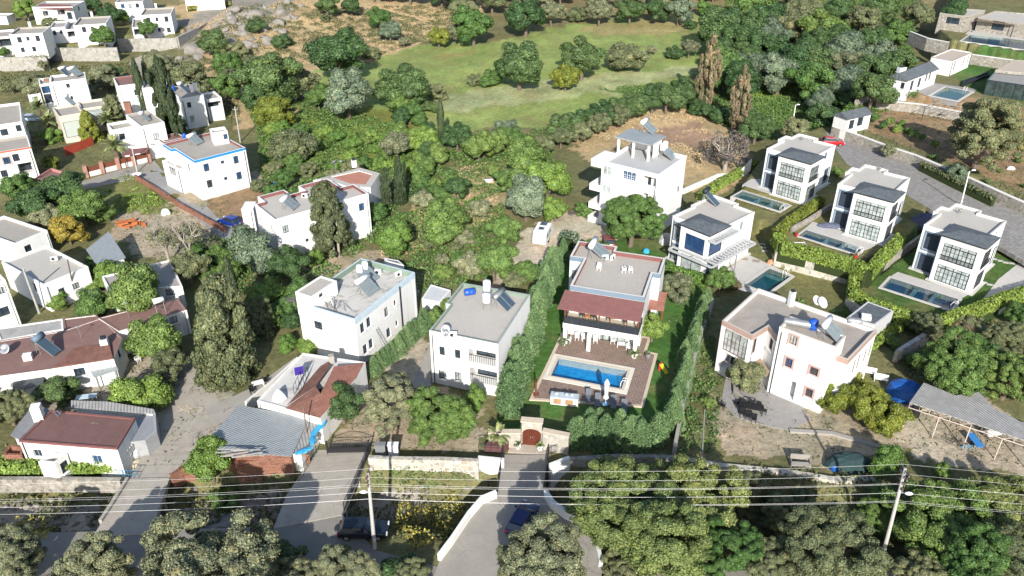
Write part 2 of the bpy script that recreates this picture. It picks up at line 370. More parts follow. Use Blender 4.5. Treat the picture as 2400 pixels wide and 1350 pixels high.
def ortho(pts):
    n=len(pts); P=[Vector(p) for p in pts]
    best=max(range(n),key=lambda i:(P[(i+1)%n]-P[i]).length); e=P[(best+1)%n]-P[best]
    # average the direction over all edges, folded to a right angle
    s=c=0
    for i in range(n):
        d=P[(i+1)%n]-P[i]; t=math.atan2(d.y,d.x); s+=d.length**2*math.sin(4*t); c+=d.length**2*math.cos(4*t)
    a=math.atan2(s,c)/4; ca,sa=math.cos(a),math.sin(a)
    Q=[[p.x*ca+p.y*sa,-p.x*sa+p.y*ca] for p in P]; W=[q[:] for q in Q]
    for i in range(n):
        j=(i+1)%n; dx=abs(Q[j][0]-Q[i][0]); dy=abs(Q[j][1]-Q[i][1])
        if dx>dy: m=(Q[i][1]+Q[j][1])/2; W[i][1]=W[j][1]=m
        else: m=(Q[i][0]+Q[j][0])/2; W[i][0]=W[j][0]=m
    return [(q[0]*ca-q[1]*sa,q[0]*sa+q[1]*ca) for q in W]
def wallface(mb,a,b,z0,z1,ops):
    """wall from a to b (outside on the right-hand side); ops=[(u0,u1,w0,w1,depth)]"""
    a=Vector(a); b=Vector(b); d=b-a; Ln=d.length
    if Ln<1e-6: return
    d=d/Ln; nin=Vector((-d.y,d.x))
    us=sorted({0.,Ln}|{u for o in ops for u in o[:2]}); zs=sorted({z0,z1}|{u for o in ops for u in o[2:4]})
    def P(u,z,q=0.): p=a+d*u+nin*q; return (p.x,p.y,z)
    for i in range(len(us)-1):
        for j in range(len(zs)-1):
            um=(us[i]+us[i+1])/2; zm=(zs[j]+zs[j+1])/2
            if any(o[0]<um<o[1] and o[2]<zm<o[3] for o in ops): continue
            mb.poly([P(us[i],zs[j]),P(us[i+1],zs[j]),P(us[i+1],zs[j+1]),P(us[i],zs[j+1])])
    for u0,u1,w0,w1,q in ops:
        mb.poly([P(u0,w0),P(u1,w0),P(u1,w0,q),P(u0,w0,q)][::-1]); mb.poly([P(u0,w1),P(u0,w1,q),P(u1,w1,q),P(u1,w1)][::-1])
        mb.poly([P(u0,w0),P(u0,w0,q),P(u0,w1,q),P(u0,w1)][::-1]); mb.poly([P(u1,w0),P(u1,w1),P(u1,w1,q),P(u1,w0,q)][::-1])
        if q>.5: mb.poly([P(u0,w0,q),P(u1,w0,q),P(u1,w1,q),P(u0,w1,q)])
WR=random.Random(3)
def window(root,a,d,u0,u1,w0,w1,q,kind,fr=None,pane=None,trim=None,label=None):
    """frame with bars, a pane behind it, and a raised surround if asked"""
    nin=Vector((-d.y,d.x)); ang=math.atan2(d.y,d.x)
    def C(u,z,k): p=a+d*u+nin*k; return (p.x,p.y,z)
    fr=fr or DARKM; um=(u0+u1)/2; zm=(w0+w1)/2; W=u1-u0; Hh=w1-w0; t=.07; th=.06
    f=MB()
    f.box(C(um,w0+t/2,q),(W,th,t),ang); f.box(C(um,w1-t/2,q),(W,th,t),ang)
    f.box(C(u0+t/2,zm,q),(t,th,Hh-2*t),ang); f.box(C(u1-t/2,zm,q),(t,th,Hh-2*t),ang)
    nb={'w':2,'W':2,'1':1,'d':2,'s':1,'g':4,'3':3,'l':1,'b':2}.get(kind,1)
    for i in range(1,nb): f.box(C(u0+W*i/nb,zm,q),(t*.8,th*.9,Hh-2*t),ang)
    if kind=='g': f.box(C(um,w1-Hh*.2,q-.004),(W-2*t,th*.8,.09),ang)
    if kind in('g','3'):
        nbb=nb*2
        for i in range(1,nbb,2): f.box(C(u0+W*i/nbb,zm-Hh*.1,q),(.025,th*.7,Hh*.8-2*t),ang)
        for k in (.27,.53): f.box(C(um,w0+Hh*k,q+.003),(W-2*t,th*.6,.025),ang)
    o=f.build('window' if kind not in('d',) else 'glass_door',fr,root)
    p=MB(); p.poly([C(u0,w0,q+.05),C(u1,w0,q+.05),C(u1,w1,q+.05),C(u0,w1,q+.05)])
    pm=pane or (SHUT if kind=='s' else WR.choice([GLASS,GLASS,GLASS,PALEGL,BLUEGL,SHUT]) if kind in('w','1','3') else GLASS)
    p.build('shutter' if kind=='s' else 'pane',pm,o)
    if kind in('w','W','1','3','b'):
        s_=MB(); s_.box(C(um,w0-.04,-.05),(W+.2,.14+q,.06),ang); s_.build('sill',WHITE,o)
    if trim:
        s_=MB(); tw=.22
        for (cu,cz,sx,sz) in ((um,w0-tw/2,W+2*tw,tw),(um,w1+tw/2,W+2*tw,tw),(u0-tw/2,zm,tw,Hh),(u1+tw/2,zm,tw,Hh)): s_.box(C(cu,cz,-.012),(sx,.06,sz),ang)
        s_.build('surround',trim,o)
    return o
def planehit(px,py,a,d):
    """u along the wall and height where the line of sight meets the vertical plane of a wall"""
    r=ray(px,py); nn=Vector((-d.y,d.x)); t=(a.x*nn.x+a.y*nn.y)/(r.x*nn.x+r.y*nn.y)
    x,y=r.x*t,r.y*t
    return (Vector((x,y))-a).dot(d), CAMH+r.z*t
def house(name,label,px,h,z0=0.,off=None,par=.45,band=None,wall=WHITE,outer=None,inner=None,capm=None,roof=ROOFC,wins=(),cat='house',root=None,snap=True,fr=None,pt=.2,base=None,group=None,pts=None,plinth=False,bandproud=.012):
    if off and px: px=[(off[0]+a/off[2],off[1]+b/off[2]) for a,b in px]
    if pts is None:
        pts=[Gz(a,b,z0+h) for a,b in px]
        if area2(pts)<0: raise ValueError(name+' is clockwise: '+label)
        if snap: pts=ortho(pts)
    cx=sum(p[0] for p in pts)/len(pts); cy=sum(p[1] for p in pts)/len(pts)
    if root is None: root=empty(name,(cx,cy,z0),label,cat,group)
    n=len(pts); band=par if band is None else band
    opsall=[[] for _ in range(n)]; todo=[]
    for wd in wins:
        e,wx,wy,ww,wh,kind=wd[:6]; opt=wd[6] if len(wd)>6 else {}
        if off: wx,wy=off[0]+wx/off[2],off[1]+wy/off[2]
        a=Vector(pts[e]); b=Vector(pts[(e+1)%n]); d=(b-a); Ln=d.length; d=d/Ln
        u,z=planehit(wx,wy,a,d); z=z; 
        if 'zc' in opt: z=z0+opt['zc']
        ww=min(ww,Ln-.3); u=min(max(u,ww/2+.12),Ln-ww/2-.12); z=min(max(z,z0+wh/2+.05),z0+h-band-wh/2-.08)
        u0,u1,w0,w1=u-ww/2,u+ww/2,z-wh/2,z+wh/2
        if any(not(u1<=o[0] or u0>=o[1] or w1<=o[2] or w0>=o[3]) for o in opsall[e]): continue
        q=opt.get('q',1.6 if kind=='l' else .14)
        opsall[e].append((u0,u1,w0,w1,q)); todo.append((e,a,d,u0,u1,w0,w1,q,kind,opt))
    mb=MB()
    for i in range(n): wallface(mb,pts[i],pts[(i+1)%n],z0-1.2,z0+h-band,opsall[i])
    mb.build('walls',wall,root)
    # parapet ring: outside, cap, inside
    inn=offset(pts,pt); ou=offset(pts,-bandproud)
    zt=z0+h; zb=z0+h-band; zr=z0+h-par
    r_=MB()
    for i in range(n):
        j=(i+1)%n; a,b=ou[i],ou[j]; c,d=inn[i],inn[j]
        r_.mat(0); r_.poly([(*a,zb),(*b,zb),(*b,zt),(*a,zt)]); r_.poly([(*a,zb),(*pts[i],zb),(*pts[j],zb),(*b,zb)])
        r_.mat(1); r_.poly([(*a,zt),(*b,zt),(*d,zt),(*c,zt)])
        r_.mat(2); r_.poly([(*d,zr-.05),(*c,zr-.05),(*c,zt),(*d,zt)])
    r_.build('parapet',[outer or wall,capm or wall,inner or wall],root)
    MB().cap(inn,zr).build('roof',roof,root)
    if plinth:
        MB().prism(offset(pts,-.35),z0-.8,z0+.16).build('plinth',plain('plinth_stone',(.52,.50,.46),.05,1.,.8),root)
    for (e,a,d,u0,u1,w0,w1,q,kind,opt) in todo:
        if kind=='l':   # loggia: door on its back wall, balustrade in front
            du=(u1-u0)*.5; um=(u0+u1)/2
            window(root,a,d,um-du*.8,um+du*.8,w0+.02,w1-.25,q-.06,'d',opt.get('fr'),opt.get('pane'))
            if opt.get('rail',True):
                rb=MB(); nin=Vector((-d.y,d.x)); ang=math.atan2(d.y,d.x); p=a+d*um+nin*.06
                if opt.get('rail')=='white': rb.box((p.x,p.y,w0+.4),(u1-u0,.1,.8),ang); rb.build('balustrade',wall,root)
                else:
                    rb.box((p.x,p.y,w0+.95),(u1-u0,.06,.06),ang)
                    for k in range(int((u1-u0)/.25)+1):
                        pp=a+d*(u0+.03+k*.25)+nin*.06; rb.box((pp.x,pp.y,w0+.47),(.03,.03,.92),ang)
                    rb.build('railing',DARKM,root)
        elif kind=='o': pass
        else: window(root,a,d,u0,u1,w0,w1,q,kind,opt.get('fr',fr),opt.get('pane'),opt.get('trim'))
    if h>3.2 and wall in(WHITE,OLDWHITE):
        k=WR.randrange(2); a=Vector(pts[0]); b=Vector(pts[1]); d=(b-a).normalized(); q=(a+d*.35) if k else (b-d*.35); nq=Vector((d.y,-d.x))*.07
        MB().tube((q.x+nq.x,q.y+nq.y,z0),(q.x+nq.x,q.y+nq.y,z0+h-par-.1),.055,None,6).build('drainpipe',WR.choice([GREYM,WHITEM,DARKM]),root)
    return root,pts
def awall(mb,pts,h,th,z=None,cap=None):
    """a wall of height h following the ground along a line of world points"""
    n=len(pts); Lf=[];Rt=[]
    for i in range(n):
        p=Vector(pts[i][:2]); a=(p-Vector(pts[i-1][:2])).normalized() if i>0 else None; b=(Vector(pts[i+1][:2])-p).normalized() if i<n-1 else None
        a=a or b; b=b or a; m=(a+b).normalized(); nn=Vector((-m.y,m.x)); k=max(.35,nn.dot(Vector((-a.y,a.x))))
        Lf.append(p+nn*(th/2/k)); Rt.append(p-nn*(th/2/k))
    zb=[pts[i][2] for i in range(n)]; hh=h if isinstance(h,(list,tuple)) else [h]*n
    for i in range(n-1):
        j=i+1; a,b,c,d=Lf[i],Lf[j],Rt[j],Rt[i]; k=[(zb[i],zb[i]+hh[i]),(zb[j],zb[j]+hh[j])]
        A0,A1=(a.x,a.y,k[0][0]-1.2),(a.x,a.y,k[0][1]); B0,B1=(b.x,b.y,k[1][0]-1.2),(b.x,b.y,k[1][1]); C0,C1=(c.x,c.y,k[1][0]-1.2),(c.x,c.y,k[1][1]); D0,D1=(d.x,d.y,k[0][0]-1.2),(d.x,d.y,k[0][1])
        mb.poly([B0,A0,A1,B1]); mb.poly([D0,C0,C1,D1]); mb.poly([A1,D1,C1,B1])
        if i==0: mb.poly([A0,D0,D1,A1])
        if j==n-1: mb.poly([C0,B0,B1,C1])
    return mb
def subdiv(px,step=2.5,z=None,dz=0.):
    """world points along a line of picture points, laid on the ground"""
    P=[(*Gz(a,b,z),z) if z is not None else G(a,b,dz) for a,b in px]; out=[]
    for a,b in zip(P,P[1:]):
        n=max(1,int(math.dist(a[:2],b[:2])/step))
        for k in range(n):
            t=k/n; x=a[0]+(b[0]-a[0])*t; y=a[1]+(b[1]-a[1])*t; out.append((x,y,a[2]+(b[2]-a[2])*t if z is not None else H(x,y)))
    out.append(P[-1]); return out
# ================================================================ the ground and what is laid on it
terrace([(-500,137),(116,135),(118,112),(280,112),(282,91),(420,89),(505,46),(600,0),(720,-70),(-500,-70)],3.4,3.2)
terrace([(1700,482),(1812,545),(1812,598),(2003,640),(2112,583),(2165,545),(2190,490),(2400,602),(2650,700),(2650,470),(2400,470),(2050,300),(1930,285),(1800,330),(1730,420)],2.2)
terrace([(1985,690),(2005,716),(2185,766),(2425,692),(2650,620),(2400,598),(2190,488),(2160,545),(2113,585),(2045,632),(1998,655)],1.)
terrace([(1950,292),(2080,343),(2190,385),(2400,476),(2800,640),(2800,300),(2420,290),(2262,255),(2050,215),(1985,250)],3.4,1.2)
terrace([(2046,214),(2265,250),(2425,280),(2900,360),(2900,60),(2290,118),(2140,165),(2062,185)],5.,1.6)
terrace([(2180,70),(2215,100),(2290,112),(2430,138),(2900,190),(2900,-60),(2230,-60)],7.,2.)
POOLDEF=[ # px corners of the water, height of the rim, coping width, name bits
 ([(1310,842),(1471,871),(1456,914),(1291,883)],.02,.75,'bright blue swimming pool in the tiled deck behind the arched wooden gate','blue'),
 ([(1805,634),(1857,648),(1804,682),(1737,672)],.02,.45,'dark teal swimming pool on the concrete patio beside the villa with the grey beam pergola','teal'),
 ([(1742,450),(1850,482),(1826,496),(1718,461)],2.2,.35,'long green pool below the farthest of the three black-windowed villas','green'),
 ([(1889,541),(2026,582),(2005,597),(1872,553)],2.2,.35,'long dark pool in front of the middle black-windowed villa','deep'),
 ([(2089,656),(2252,702),(2222,727),(2066,673)],1.,.4,'long dark pool on the lawn of the nearest black-windowed villa','deep'),
 ([(2216,206),(2280,216),(2240,236),(2184,225)],5.,.6,'small green pool on the stone terrace of the long grey-roofed pool house','green'),
 ([(2274,78),(2420,99),(2420,121),(2262,96)],7.,.4,'wide blue pool before the flat stone villa under the top right trees','lap')]
for q,z,cw,lb,kd in POOLDEF:
    P=ccw(ortho([Gz(a,b,z) for a,b in q])); POOLS.append(offset(P,.05) if cw<.7 else offset(P,-.2))
MEAD=(.245,.305,.10); DRY=(.44,.33,.19); DIRT=(.38,.315,.235); PALE=(.46,.395,.31); SCRUB=(.17,.165,.08); LAWN=(.07,.15,.038); SOIL=(.30,.205,.125); OLIVE=(.19,.18,.08)
ZONES=[
 (DRY,[(400,60),(470,-60),(1000,-60),(1150,20),(1000,95),(860,145),(720,180),(700,300),(560,300),(520,200),(430,170)],3,'dry grass hillside'),
 ((.30,.27,.23),[(380,170),(430,80),(560,-20),(740,-20),(660,90),(560,120),(450,160)],3,'r'),
 (MEAD,[(700,215),(760,150),(860,150),(1000,100),(1180,95),(1360,52),(1650,40),(1660,110),(1640,185),(1480,245),(1350,300),(1000,310),(820,250)],2,'m'),
 ((.20,.23,.06),[(640,280),(900,240),(1000,320),(960,400),(640,400)],2,'m'),
 ((.32,.28,.13),[(1350,70),(1450,52),(1640,45),(1600,75),(1420,85)],3,'d'),
 ((.27,.26,.10),[(1000,140),(1110,115),(1100,135),(1010,150)],2,'d'),
 ((.34,.37,.19),[(1000,232),(1220,195),(1380,178),(1640,150),(1640,165),(1470,210),(1300,232),(1080,268)],2.5,'p'),
 ((.22,.25,.09),[(1760,180),(1935,180),(1920,290),(1760,270)],2,'m'),
 (DRY,[(1340,350),(1400,290),(1560,240),(1720,275),(1745,330),(1760,400),(1640,470),(1600,420),(1380,380)],1.5,'d'),
 ((.34,.23,.16),[(1480,300),(1640,290),(1700,320),(1690,350),(1560,350)],2,'d'),
 (DRY,[(1050,400),(1190,370),(1200,450),(1150,520),(960,600),(880,620),(960,500)],1.5,'d'),
 ((.50,.43,.34),[(1195,606),(1225,545),(1320,496),(1460,485),(1460,600),(1330,612),(1215,625)],.5,'d'),
 ((.50,.43,.34),[(1130,690),(1190,605),(1245,600),(1195,700)],.4,'d'),
 (DIRT,[(560,600),(900,590),(1000,640),(980,720),(720,720),(600,700)],1,'d'),
 (LAWN,[(1160,1015),(1200,850),(1290,690),(1320,560),(1580,560),(1660,680),(1640,760),(1560,1010)],.3,'lawn'),
 ((.18,.175,.075),[(1690,520),(1960,560),(2000,640),(1985,770),(1860,690),(1840,620),(1700,600)],1,'m'),
 (SOIL,[(1950,285),(2080,340),(2400,470),(2700,600),(2700,290),(2420,292),(2050,215)],.8,'soil'),
 (LAWN,[(2150,180),(2300,150),(2430,175),(2700,200),(2700,330),(2420,278),(2280,245),(2200,195)],.3,'lawn'),
 ((.07,.13,.035),[(1985,690),(2005,715),(2185,765),(2425,690),(2425,560),(2190,488),(2040,640)],.3,'lawn'),
 ((.17,.165,.07),[(1700,482),(1860,520),(1950,560),(2000,600),(2100,590),(2160,500),(1980,400),(1940,460),(1740,420)],.5,'lawn'),
 (DIRT,[(1660,1000),(1700,880),(1990,880),(2150,1000),(2130,1070),(1900,1090),(1660,1060)],1.2,'d'),
 (PALE,[(2115,950),(2300,930),(2420,1000),(2420,1110),(2200,1100),(2100,1040)],.6,'yard'),
 (DIRT,[(560,560),(480,540),(400,450),(600,400),(680,440),(600,520)],.8,'d'),
 ((.40,.33,.25),[(240,480),(420,470),(520,540),(440,600),(300,600)],.8,'d'),
 ((.20,.21,.08),[(200,430),(310,410),(420,500),(260,500)],.8,'m'),
 ((.40,.36,.29),[(0,980),(60,900),(330,830),(470,830),(500,900),(560,950),(480,1060),(400,1120),(300,1120),(200,960)],.6,'d'),
 (SOIL,[(480,470),(600,430),(680,460),(600,560),(500,520)],.4,'d'),
 (PALE,[(880,860),(1000,780),(1010,900),(960,920)],.4,'d'),
 (DIRT,[(780,1050),(880,900),(1000,900),(1130,960),(1120,1050)],.6,'d'),
 ((.33,.31,.28),[(-300,1190),(500,1190),(700,1160),(1000,1170),(1000,1120),(600,1120),(400,1150),(-300,1120)],.5,'d'),
]
def ground():
    ys=[28.]
    while ys[-1]<760:
        y=ys[-1]; ys.append(y+max(.24,4.6*(y*y+CAMH**2)/(FPX*CAMH)*.9))
    ys=np.array(ys); ss=np.arange(-1.0,1.0001,.0029)
    Y,S=np.meshgrid(ys,ss,indexing='ij'); X=S*(Y+25)
    Z=hgt(X,Y,True)+(fbm(X/2.,Y/2.,21)-.5)*.12*(Y>62)
    col=np.zeros(X.shape+(4,),np.float32); col[...,3]=1; col[...,:3]=SCRUB
    far=np.clip((Y-250)/60,0,1)[...,None]; col[...,:3]=col[...,:3]*(1-far)+np.array((.26,.20,.11))*far
    for c,px,ns,_ in ZONES:
        P=[Gz(a,b,0 if not(1690<a and b<770) else 2.) for a,b in px]
        k=1.0*ns
        dx=(fbm(X/(2.5*k),Y/(2.5*k),31,4)-.5)*5*k; dy=(fbm(X/(2.5*k),Y/(2.5*k),41,4)-.5)*5*k
        m=inpoly(X+dx,Y+dy,P); col[m,:3]=c
    v=fbm(X/7,Y/7,51,5); v2=fbm(X/1.3,Y/1.3,61,3)
    col[...,:3]*=(.72+.56*v)[...,None]*(.8+.4*v2)[...,None]
    # dry and worn patches in the grass
    p=np.clip((fbm(X/4,Y/4,71,5)-.54)*6,0,1)*(.5-.1*np.clip((Y-140)/40,0,1))*(Y>60); g=col[...,1]>col[...,0]
    p=np.where(g,p,0)[...,None]; col[...,:3]=col[...,:3]*(1-p)+np.array((.26,.23,.11))*p*.8+0*p
    n,mm=X.shape; me=bpy.data.meshes.new('ground'); V=np.stack([X,Y,Z],-1).reshape(-1,3).astype(np.float32)
    i=np.arange((n-1)*mm).reshape(n-1,mm)[:,:-1].ravel(); F=np.stack([i,i+1,i+mm+1,i+mm],-1).astype(np.int32)
    me.vertices.add(len(V)); me.vertices.foreach_set('co',V.ravel()); me.loops.add(F.size); me.loops.foreach_set('vertex_index',F.ravel())
    me.polygons.add(len(F)); me.polygons.foreach_set('loop_start',np.arange(0,F.size,4,dtype=np.int32)); me.polygons.foreach_set('use_smooth',np.ones(len(F),bool))
    a=me.color_attributes.new('soil_colour','FLOAT_COLOR','POINT'); a.data.foreach_set('color',col.reshape(-1,4).ravel())
    me.update(); me.validate()
    m,nn,b=nodes('ground'); at=N(nn,'ShaderNodeAttribute'); at.attribute_name='soil_colour'
    x=tex(nn,1.2,8,.72); xr=ramp(nn,x.outputs['Fac'],[(.28,g3(.6)),(.5,g3(1.)),(.75,g3(1.4))])
    m2=N(nn,'ShaderNodeMix',data_type='RGBA',blend_type='MULTIPLY'); m2.inputs[0].default_value=1; L(nn,at.outputs['Color'],m2.inputs[6]); L(nn,xr.outputs[0],m2.inputs[7])
    y=tex(nn,.13,7,.75,dist=1.2); yr=ramp(nn,y.outputs['Fac'],[(.35,(.82,.9,.85)),(.65,(1.2,1.1,1.05))])
    m3=N(nn,'ShaderNodeMix',data_type='RGBA',blend_type='MULTIPLY'); m3.inputs[0].default_value=1; L(nn,m2.outputs[2],m3.inputs[6]); L(nn,yr.outputs[0],m3.inputs[7])
    L(nn,m3.outputs[2],b.inputs['Base Color']); b.inputs['Roughness'].default_value=.95; b.inputs['Specular IOR Level'].default_value=.1
    bu=N(nn,'ShaderNodeBump'); bu.inputs['Strength'].default_value=.8; bu.inputs['Distance'].default_value=.25; z=tex(nn,2.2,8,.75); L(nn,z.outputs['Fac'],bu.inputs['Height']); L(nn,bu.outputs[0],b.inputs['Normal'])
    me.materials.append(m); o=bpy.data.objects.new('ground',me); SC.collection.objects.link(o); o['kind']='structure'
ground()
def slab(name,px,z,th,mat,holes=None,drape=False,wp=None,kind='structure',label=None,cat=None):
    P=ccw(wp or [Gz(a,b,z) for a,b in px]); mb=MB(); mb.prism(P,z-.6,z+th,[ccw(h)[::-1] for h in holes] if holes else None)
    o=top(name,mb,mat,label,cat,kind=kind); return P
# water and its basins
def pool(q,z,cw,lb,kd):
    P=ccw(ortho([Gz(a,b,z) for a,b in q])); cx=sum(p[0] for p in P)/4; cy=sum(p[1] for p in P)/4
    root=empty('swimming_pool',(cx,cy,z),lb,'swimming pool')
    out=offset(P,-cw); zc=z+(.16 if kd=='blue' else .12)
    bas={'blue':((.012,.30,.66),'pool_tile_blue'),'teal':((.015,.10,.14),'pool_tile_teal'),'green':((.015,.10,.08),'pool_tile_green'),'deep':((.01,.065,.13),'pool_tile_deep'),'lap':((.06,.12,.20),'pool_tile_grey')}[kd]
    bm=ribbed(bas[1],bas[0],tuple(v*.75 for v in bas[0]),1.,0,.15,.5,brick=(.3,.3,.01),bump=.05)
    mb=MB(); dp={'blue':.8}.get(kd,.6)
    for i in range(4):
        a=P[i]; b=P[(i+1)%4]; mb.poly([(*b,zc-.02),(*a,zc-.02),(*a,z-dp),(*b,z-dp)][::-1])
    mb.cap(P,z-dp); mb.build('basin',bm,root)
    cp=plain('pool_coping_white',(.66,.62,.54),.06,1.5,.8,.1) if kd=='blue' else plain('pool_coping_grey',(.50,.48,.44),.06,1.5,.85,.1)
    c=MB(); c.prism(out,z-1.2,zc,[P[::-1]]); c.build('coping',cp,root)
    MB().cap(P,zc-.10).build('water_surface',water('pool_water_'+kd,{'blue':(.86,.97,1.),'deep':(.75,.85,.9)}.get(kd,(.72,.85,.85))),root)
    if kd=='blue':
        inr=MB(); i2=offset(P,-.3); inr.prism(i2,zc,zc+.03,[P[::-1]]); inr.build('coping_edge',plain('cream_edge',(.55,.48,.38),.06,2.,.8),root)
    if kd in('deep','green','teal') and z<5:
        d=(Vector(P[1])-Vector(P[0])); 
        e=max(range(4),key=lambda i:(Vector(P[(i+1)%4])-Vector(P[i])).length); a=Vector(P[e]); b=Vector(P[(e+1)%4]); c2=Vector(P[(e+2)%4]); d=b-a
        st=MB()
        for t in ((.38,.43),(.66,.70)) if kd!='teal' else ((.8,.83),):
            q0=a+d*t[0]; q1=a+d*t[1]; ww=c2-b; st.prism([tuple(q0+ww*.02),tuple(q1+ww*.02),tuple(q1+ww*.98),tuple(q0+ww*.98)],z-dp,z-.12)
        st.build('pool_steps',plain('pale_pool_tile',(.10,.18,.20),.1,2.,.6),root)
    # two handrails of the ladder
    if kd!='lap':
        e=max(range(4),key=lambda i:P[i][0]+P[(i+1)%4][0]); a=Vector(P[e]); b=Vector(P[(e+1)%4]); d=(b-a).normalized(); nin=Vector((-d.y,d.x)); m=a+(b-a)*(.25 if kd!='blue' else .22)
        for s in (-.25,.25):
            p=m+d*s; h_=MB(); h_.path([(p.x-nin.x*.5,p.y-nin.y*.5,zc),(p.x-nin.x*.45,p.y-nin.y*.45,zc+.75),(p.x,p.y,zc+.8),(p.x+nin.x*.25,p.y+nin.y*.25,zc+.3),(p.x+nin.x*.25,p.y+nin.y*.25,z-.5)],.03); h_.build('ladder_rail',WHITEM,root)
    return out
PO=[pool(*q) for q in POOLDEF]
def cracks(m,sc=.35,w=.012,col=(.12,.115,.105),amt=.7):
    n=m.node_tree; b=n.nodes['Principled BSDF']; src=b.inputs['Base Color'].links[0].from_socket
    nz=tex(n,1.1,4,.6); tc=N(n,'ShaderNodeTexCoord'); ad=N(n,'ShaderNodeVectorMath',operation='MULTIPLY_ADD'); ad.inputs[1].default_value=(.9,.9,0); L(n,nz.outputs['Color'],ad.inputs[0]); L(n,tc.outputs['Object'],ad.inputs[2])
    v=N(n,'ShaderNodeTexVoronoi',feature='DISTANCE_TO_EDGE'); v.inputs['Scale'].default_value=sc; L(n,ad.outputs[0],v.inputs['Vector']); r=ramp(n,v.outputs['Distance'],[(0,g3(amt)),(w,g3(0))])
    y=tex(n,.5,3,.5); rr=ramp(n,y.outputs['Fac'],[(.45,g3(0)),(.55,g3(1))]); mm=N(n,'ShaderNodeMath',operation='MULTIPLY'); L(n,r.outputs[0],mm.inputs[0]); L(n,rr.outputs[0],mm.inputs[1])
    mx=N(n,'ShaderNodeMix',data_type='RGBA',blend_type='MIX'); L(n,mm.outputs[0],mx.inputs[0]); L(n,src,mx.inputs[6]); mx.inputs[7].default_value=mul(col,1); L(n,mx.outputs[2],b.inputs['Base Color'])
for m_ in (CONC,ROOFC,ROOFL): cracks(m_,.3,.008,(.2,.19,.17),.35)
# paved surfaces
DECK=ribbed('brown_deck_tile',(.25,.175,.14),(.33,.26,.22),1.,.309,.1,.55,brick=(.45,.45,.025),bump=.2)
EDGE=plain('deck_edge_stone',(.56,.47,.36),.08,2.,.85,.1)
dk=ccw([Gz(a,b,.05) for a,b in [(1329,768),(1518,794),(1508,826),(1534,832),(1502,950),(1250,934)]])
slab('deck',None,.05,.05,DECK,[PO[0]],wp=dk)
eo=offset(dk,-.35); mb=MB(); mb.prism(eo,-.4,.13,[dk[::-1]]); top('deck_kerb',mb,EDGE,None,None,kind='structure')
PAT=plain('patio_stone',(.47,.45,.42),.06,1.2,.85,.08); PAT2=plain('patio_stone_worn',(.30,.285,.27),.1,1.5,.85,.1)
slab('patio',[(1755,598),(1860,646),(1800,694),(1700,672),(1668,655),(1690,640)],.0,.05,PAT,[PO[1]])
slab('patio',[(1740,434),(1858,472),(1893,464),(1800,420),(1760,420)],2.2,.05,PAT,[PO[2]] if False else None)
slab('patio',[(1887,536),(1905,520),(2048,566),(2060,572),(2030,586)],2.2,.05,PAT)
slab('patio',[(2084,650),(2104,638),(2270,690),(2253,700)],1.,.05,PAT)
slab('patio',[(2125,205),(2180,193),(2290,210),(2240,243),(2180,228)],5.,.05,PAT2,[PO[5]])
slab('patio',[(2262,80),(2275,70),(2420,90),(2420,96)],7.,.05,PAT)
PAVE=ribbed('street_pavers',(.32,.305,.285),(.20,.19,.175),1.,.5,.12,.9,brick=(.55,.55,.05),bump=.15)
slab('street',[(1935,312),(1985,300),(2080,350),(2190,392),(2300,440),(2420,490),(2700,600),(2700,760),(2400,612),(2355,585),(2180,490),(2080,430),(1985,385),(1955,345)],2.2,.04,PAVE)
slab('driveway',[(2305,700),(2340,655),(2400,607),(2440,630),(2430,662)],1.,.04,PAT)
ASPH=plain('driveway_asphalt',(.31,.285,.25),.1,.6,.9,.15,stain=(.5,.55,.4,(.23,.21,.185)))
CONR=plain('bridge_concrete',(.37,.335,.285),.1,.5,.9,.12,stain=(.6,.52,.6,(.28,.25,.21)))
STR=plain('street_asphalt',(.23,.215,.19),.1,.5,.9,.12)
slab('road',[(-500,1262),(240,1246),(640,1235),(800,1205),(880,1290),(1030,1330),(1410,1330),(1480,1420),(-500,1500)],0,.03,STR)
slab('road',[(1410,1345),(1700,1335),(2100,1342),(2800,1330),(2800,1500),(1410,1500)],0,.03,STR)
slab('driveway',[(1166,1160),(1276,1158),(1330,1200),(1392,1225),(1410,1300),(1410,1420),(990,1420),(1040,1290),(1110,1180)],0,.08,ASPH)
for m_ in (ASPH,CONR,STR): cracks(m_,.25,.009,(.15,.14,.13),.6)
for nm,q,lb in (('bridge',[(300,1122),(398,1120),(352,1252),(218,1258)],'concrete slab bridge with one low kerb over the stream beside the smoke-stained gully'),
             ('bridge',[(745,1055),(868,1053),(800,1208),(640,1240),(672,1160)],'wide concrete driveway bridge leading to the black sliding gate'),
             ('bridge',[(1176,1066),(1284,1066),(1276,1166),(1164,1166)],'short bridge between black railings leading to the arched wooden gate')):
    P=ccw([Gz(a,b,.05) for a,b in q]); cx=sum(p[0] for p in P)/len(P); cy=sum(p[1] for p in P)/len(P)
    rt=empty(nm,(cx,cy,0),lb,'bridge')
    MB().prism(P,-.5,.09,bottom=True).build('deck',CONR if 'black rail' not in lb else ASPH,rt)
    for t in (.3,.7):
        y=min(p[1] for p in P)+t*(max(p[1] for p in P)-min(p[1] for p in P)); xs=[a[0]+(b[0]-a[0])*(y-a[1])/(b[1]-a[1]) for a,b in zip(P,P[1:]+P[:1]) if (a[1]-y)*(b[1]-y)<0]
        MB().box(((min(xs)+max(xs))/2,y,-1.8),(max(xs)-min(xs)-.3,.45,2.58)).build('pier',CONC,rt)
slab('road',[(395,1122),(300,1124),(322,1090),(372,1000),(432,880),(480,860),(520,960),(470,1040)],0,.03,CONR)
slab('path',[(600,905),(690,840),(760,835),(700,905),(590,955),(500,1000),(480,960)],0,.05,CONC)
slab('path',[(965,905),(1010,800),(1010,905)],0,.04,CONC)
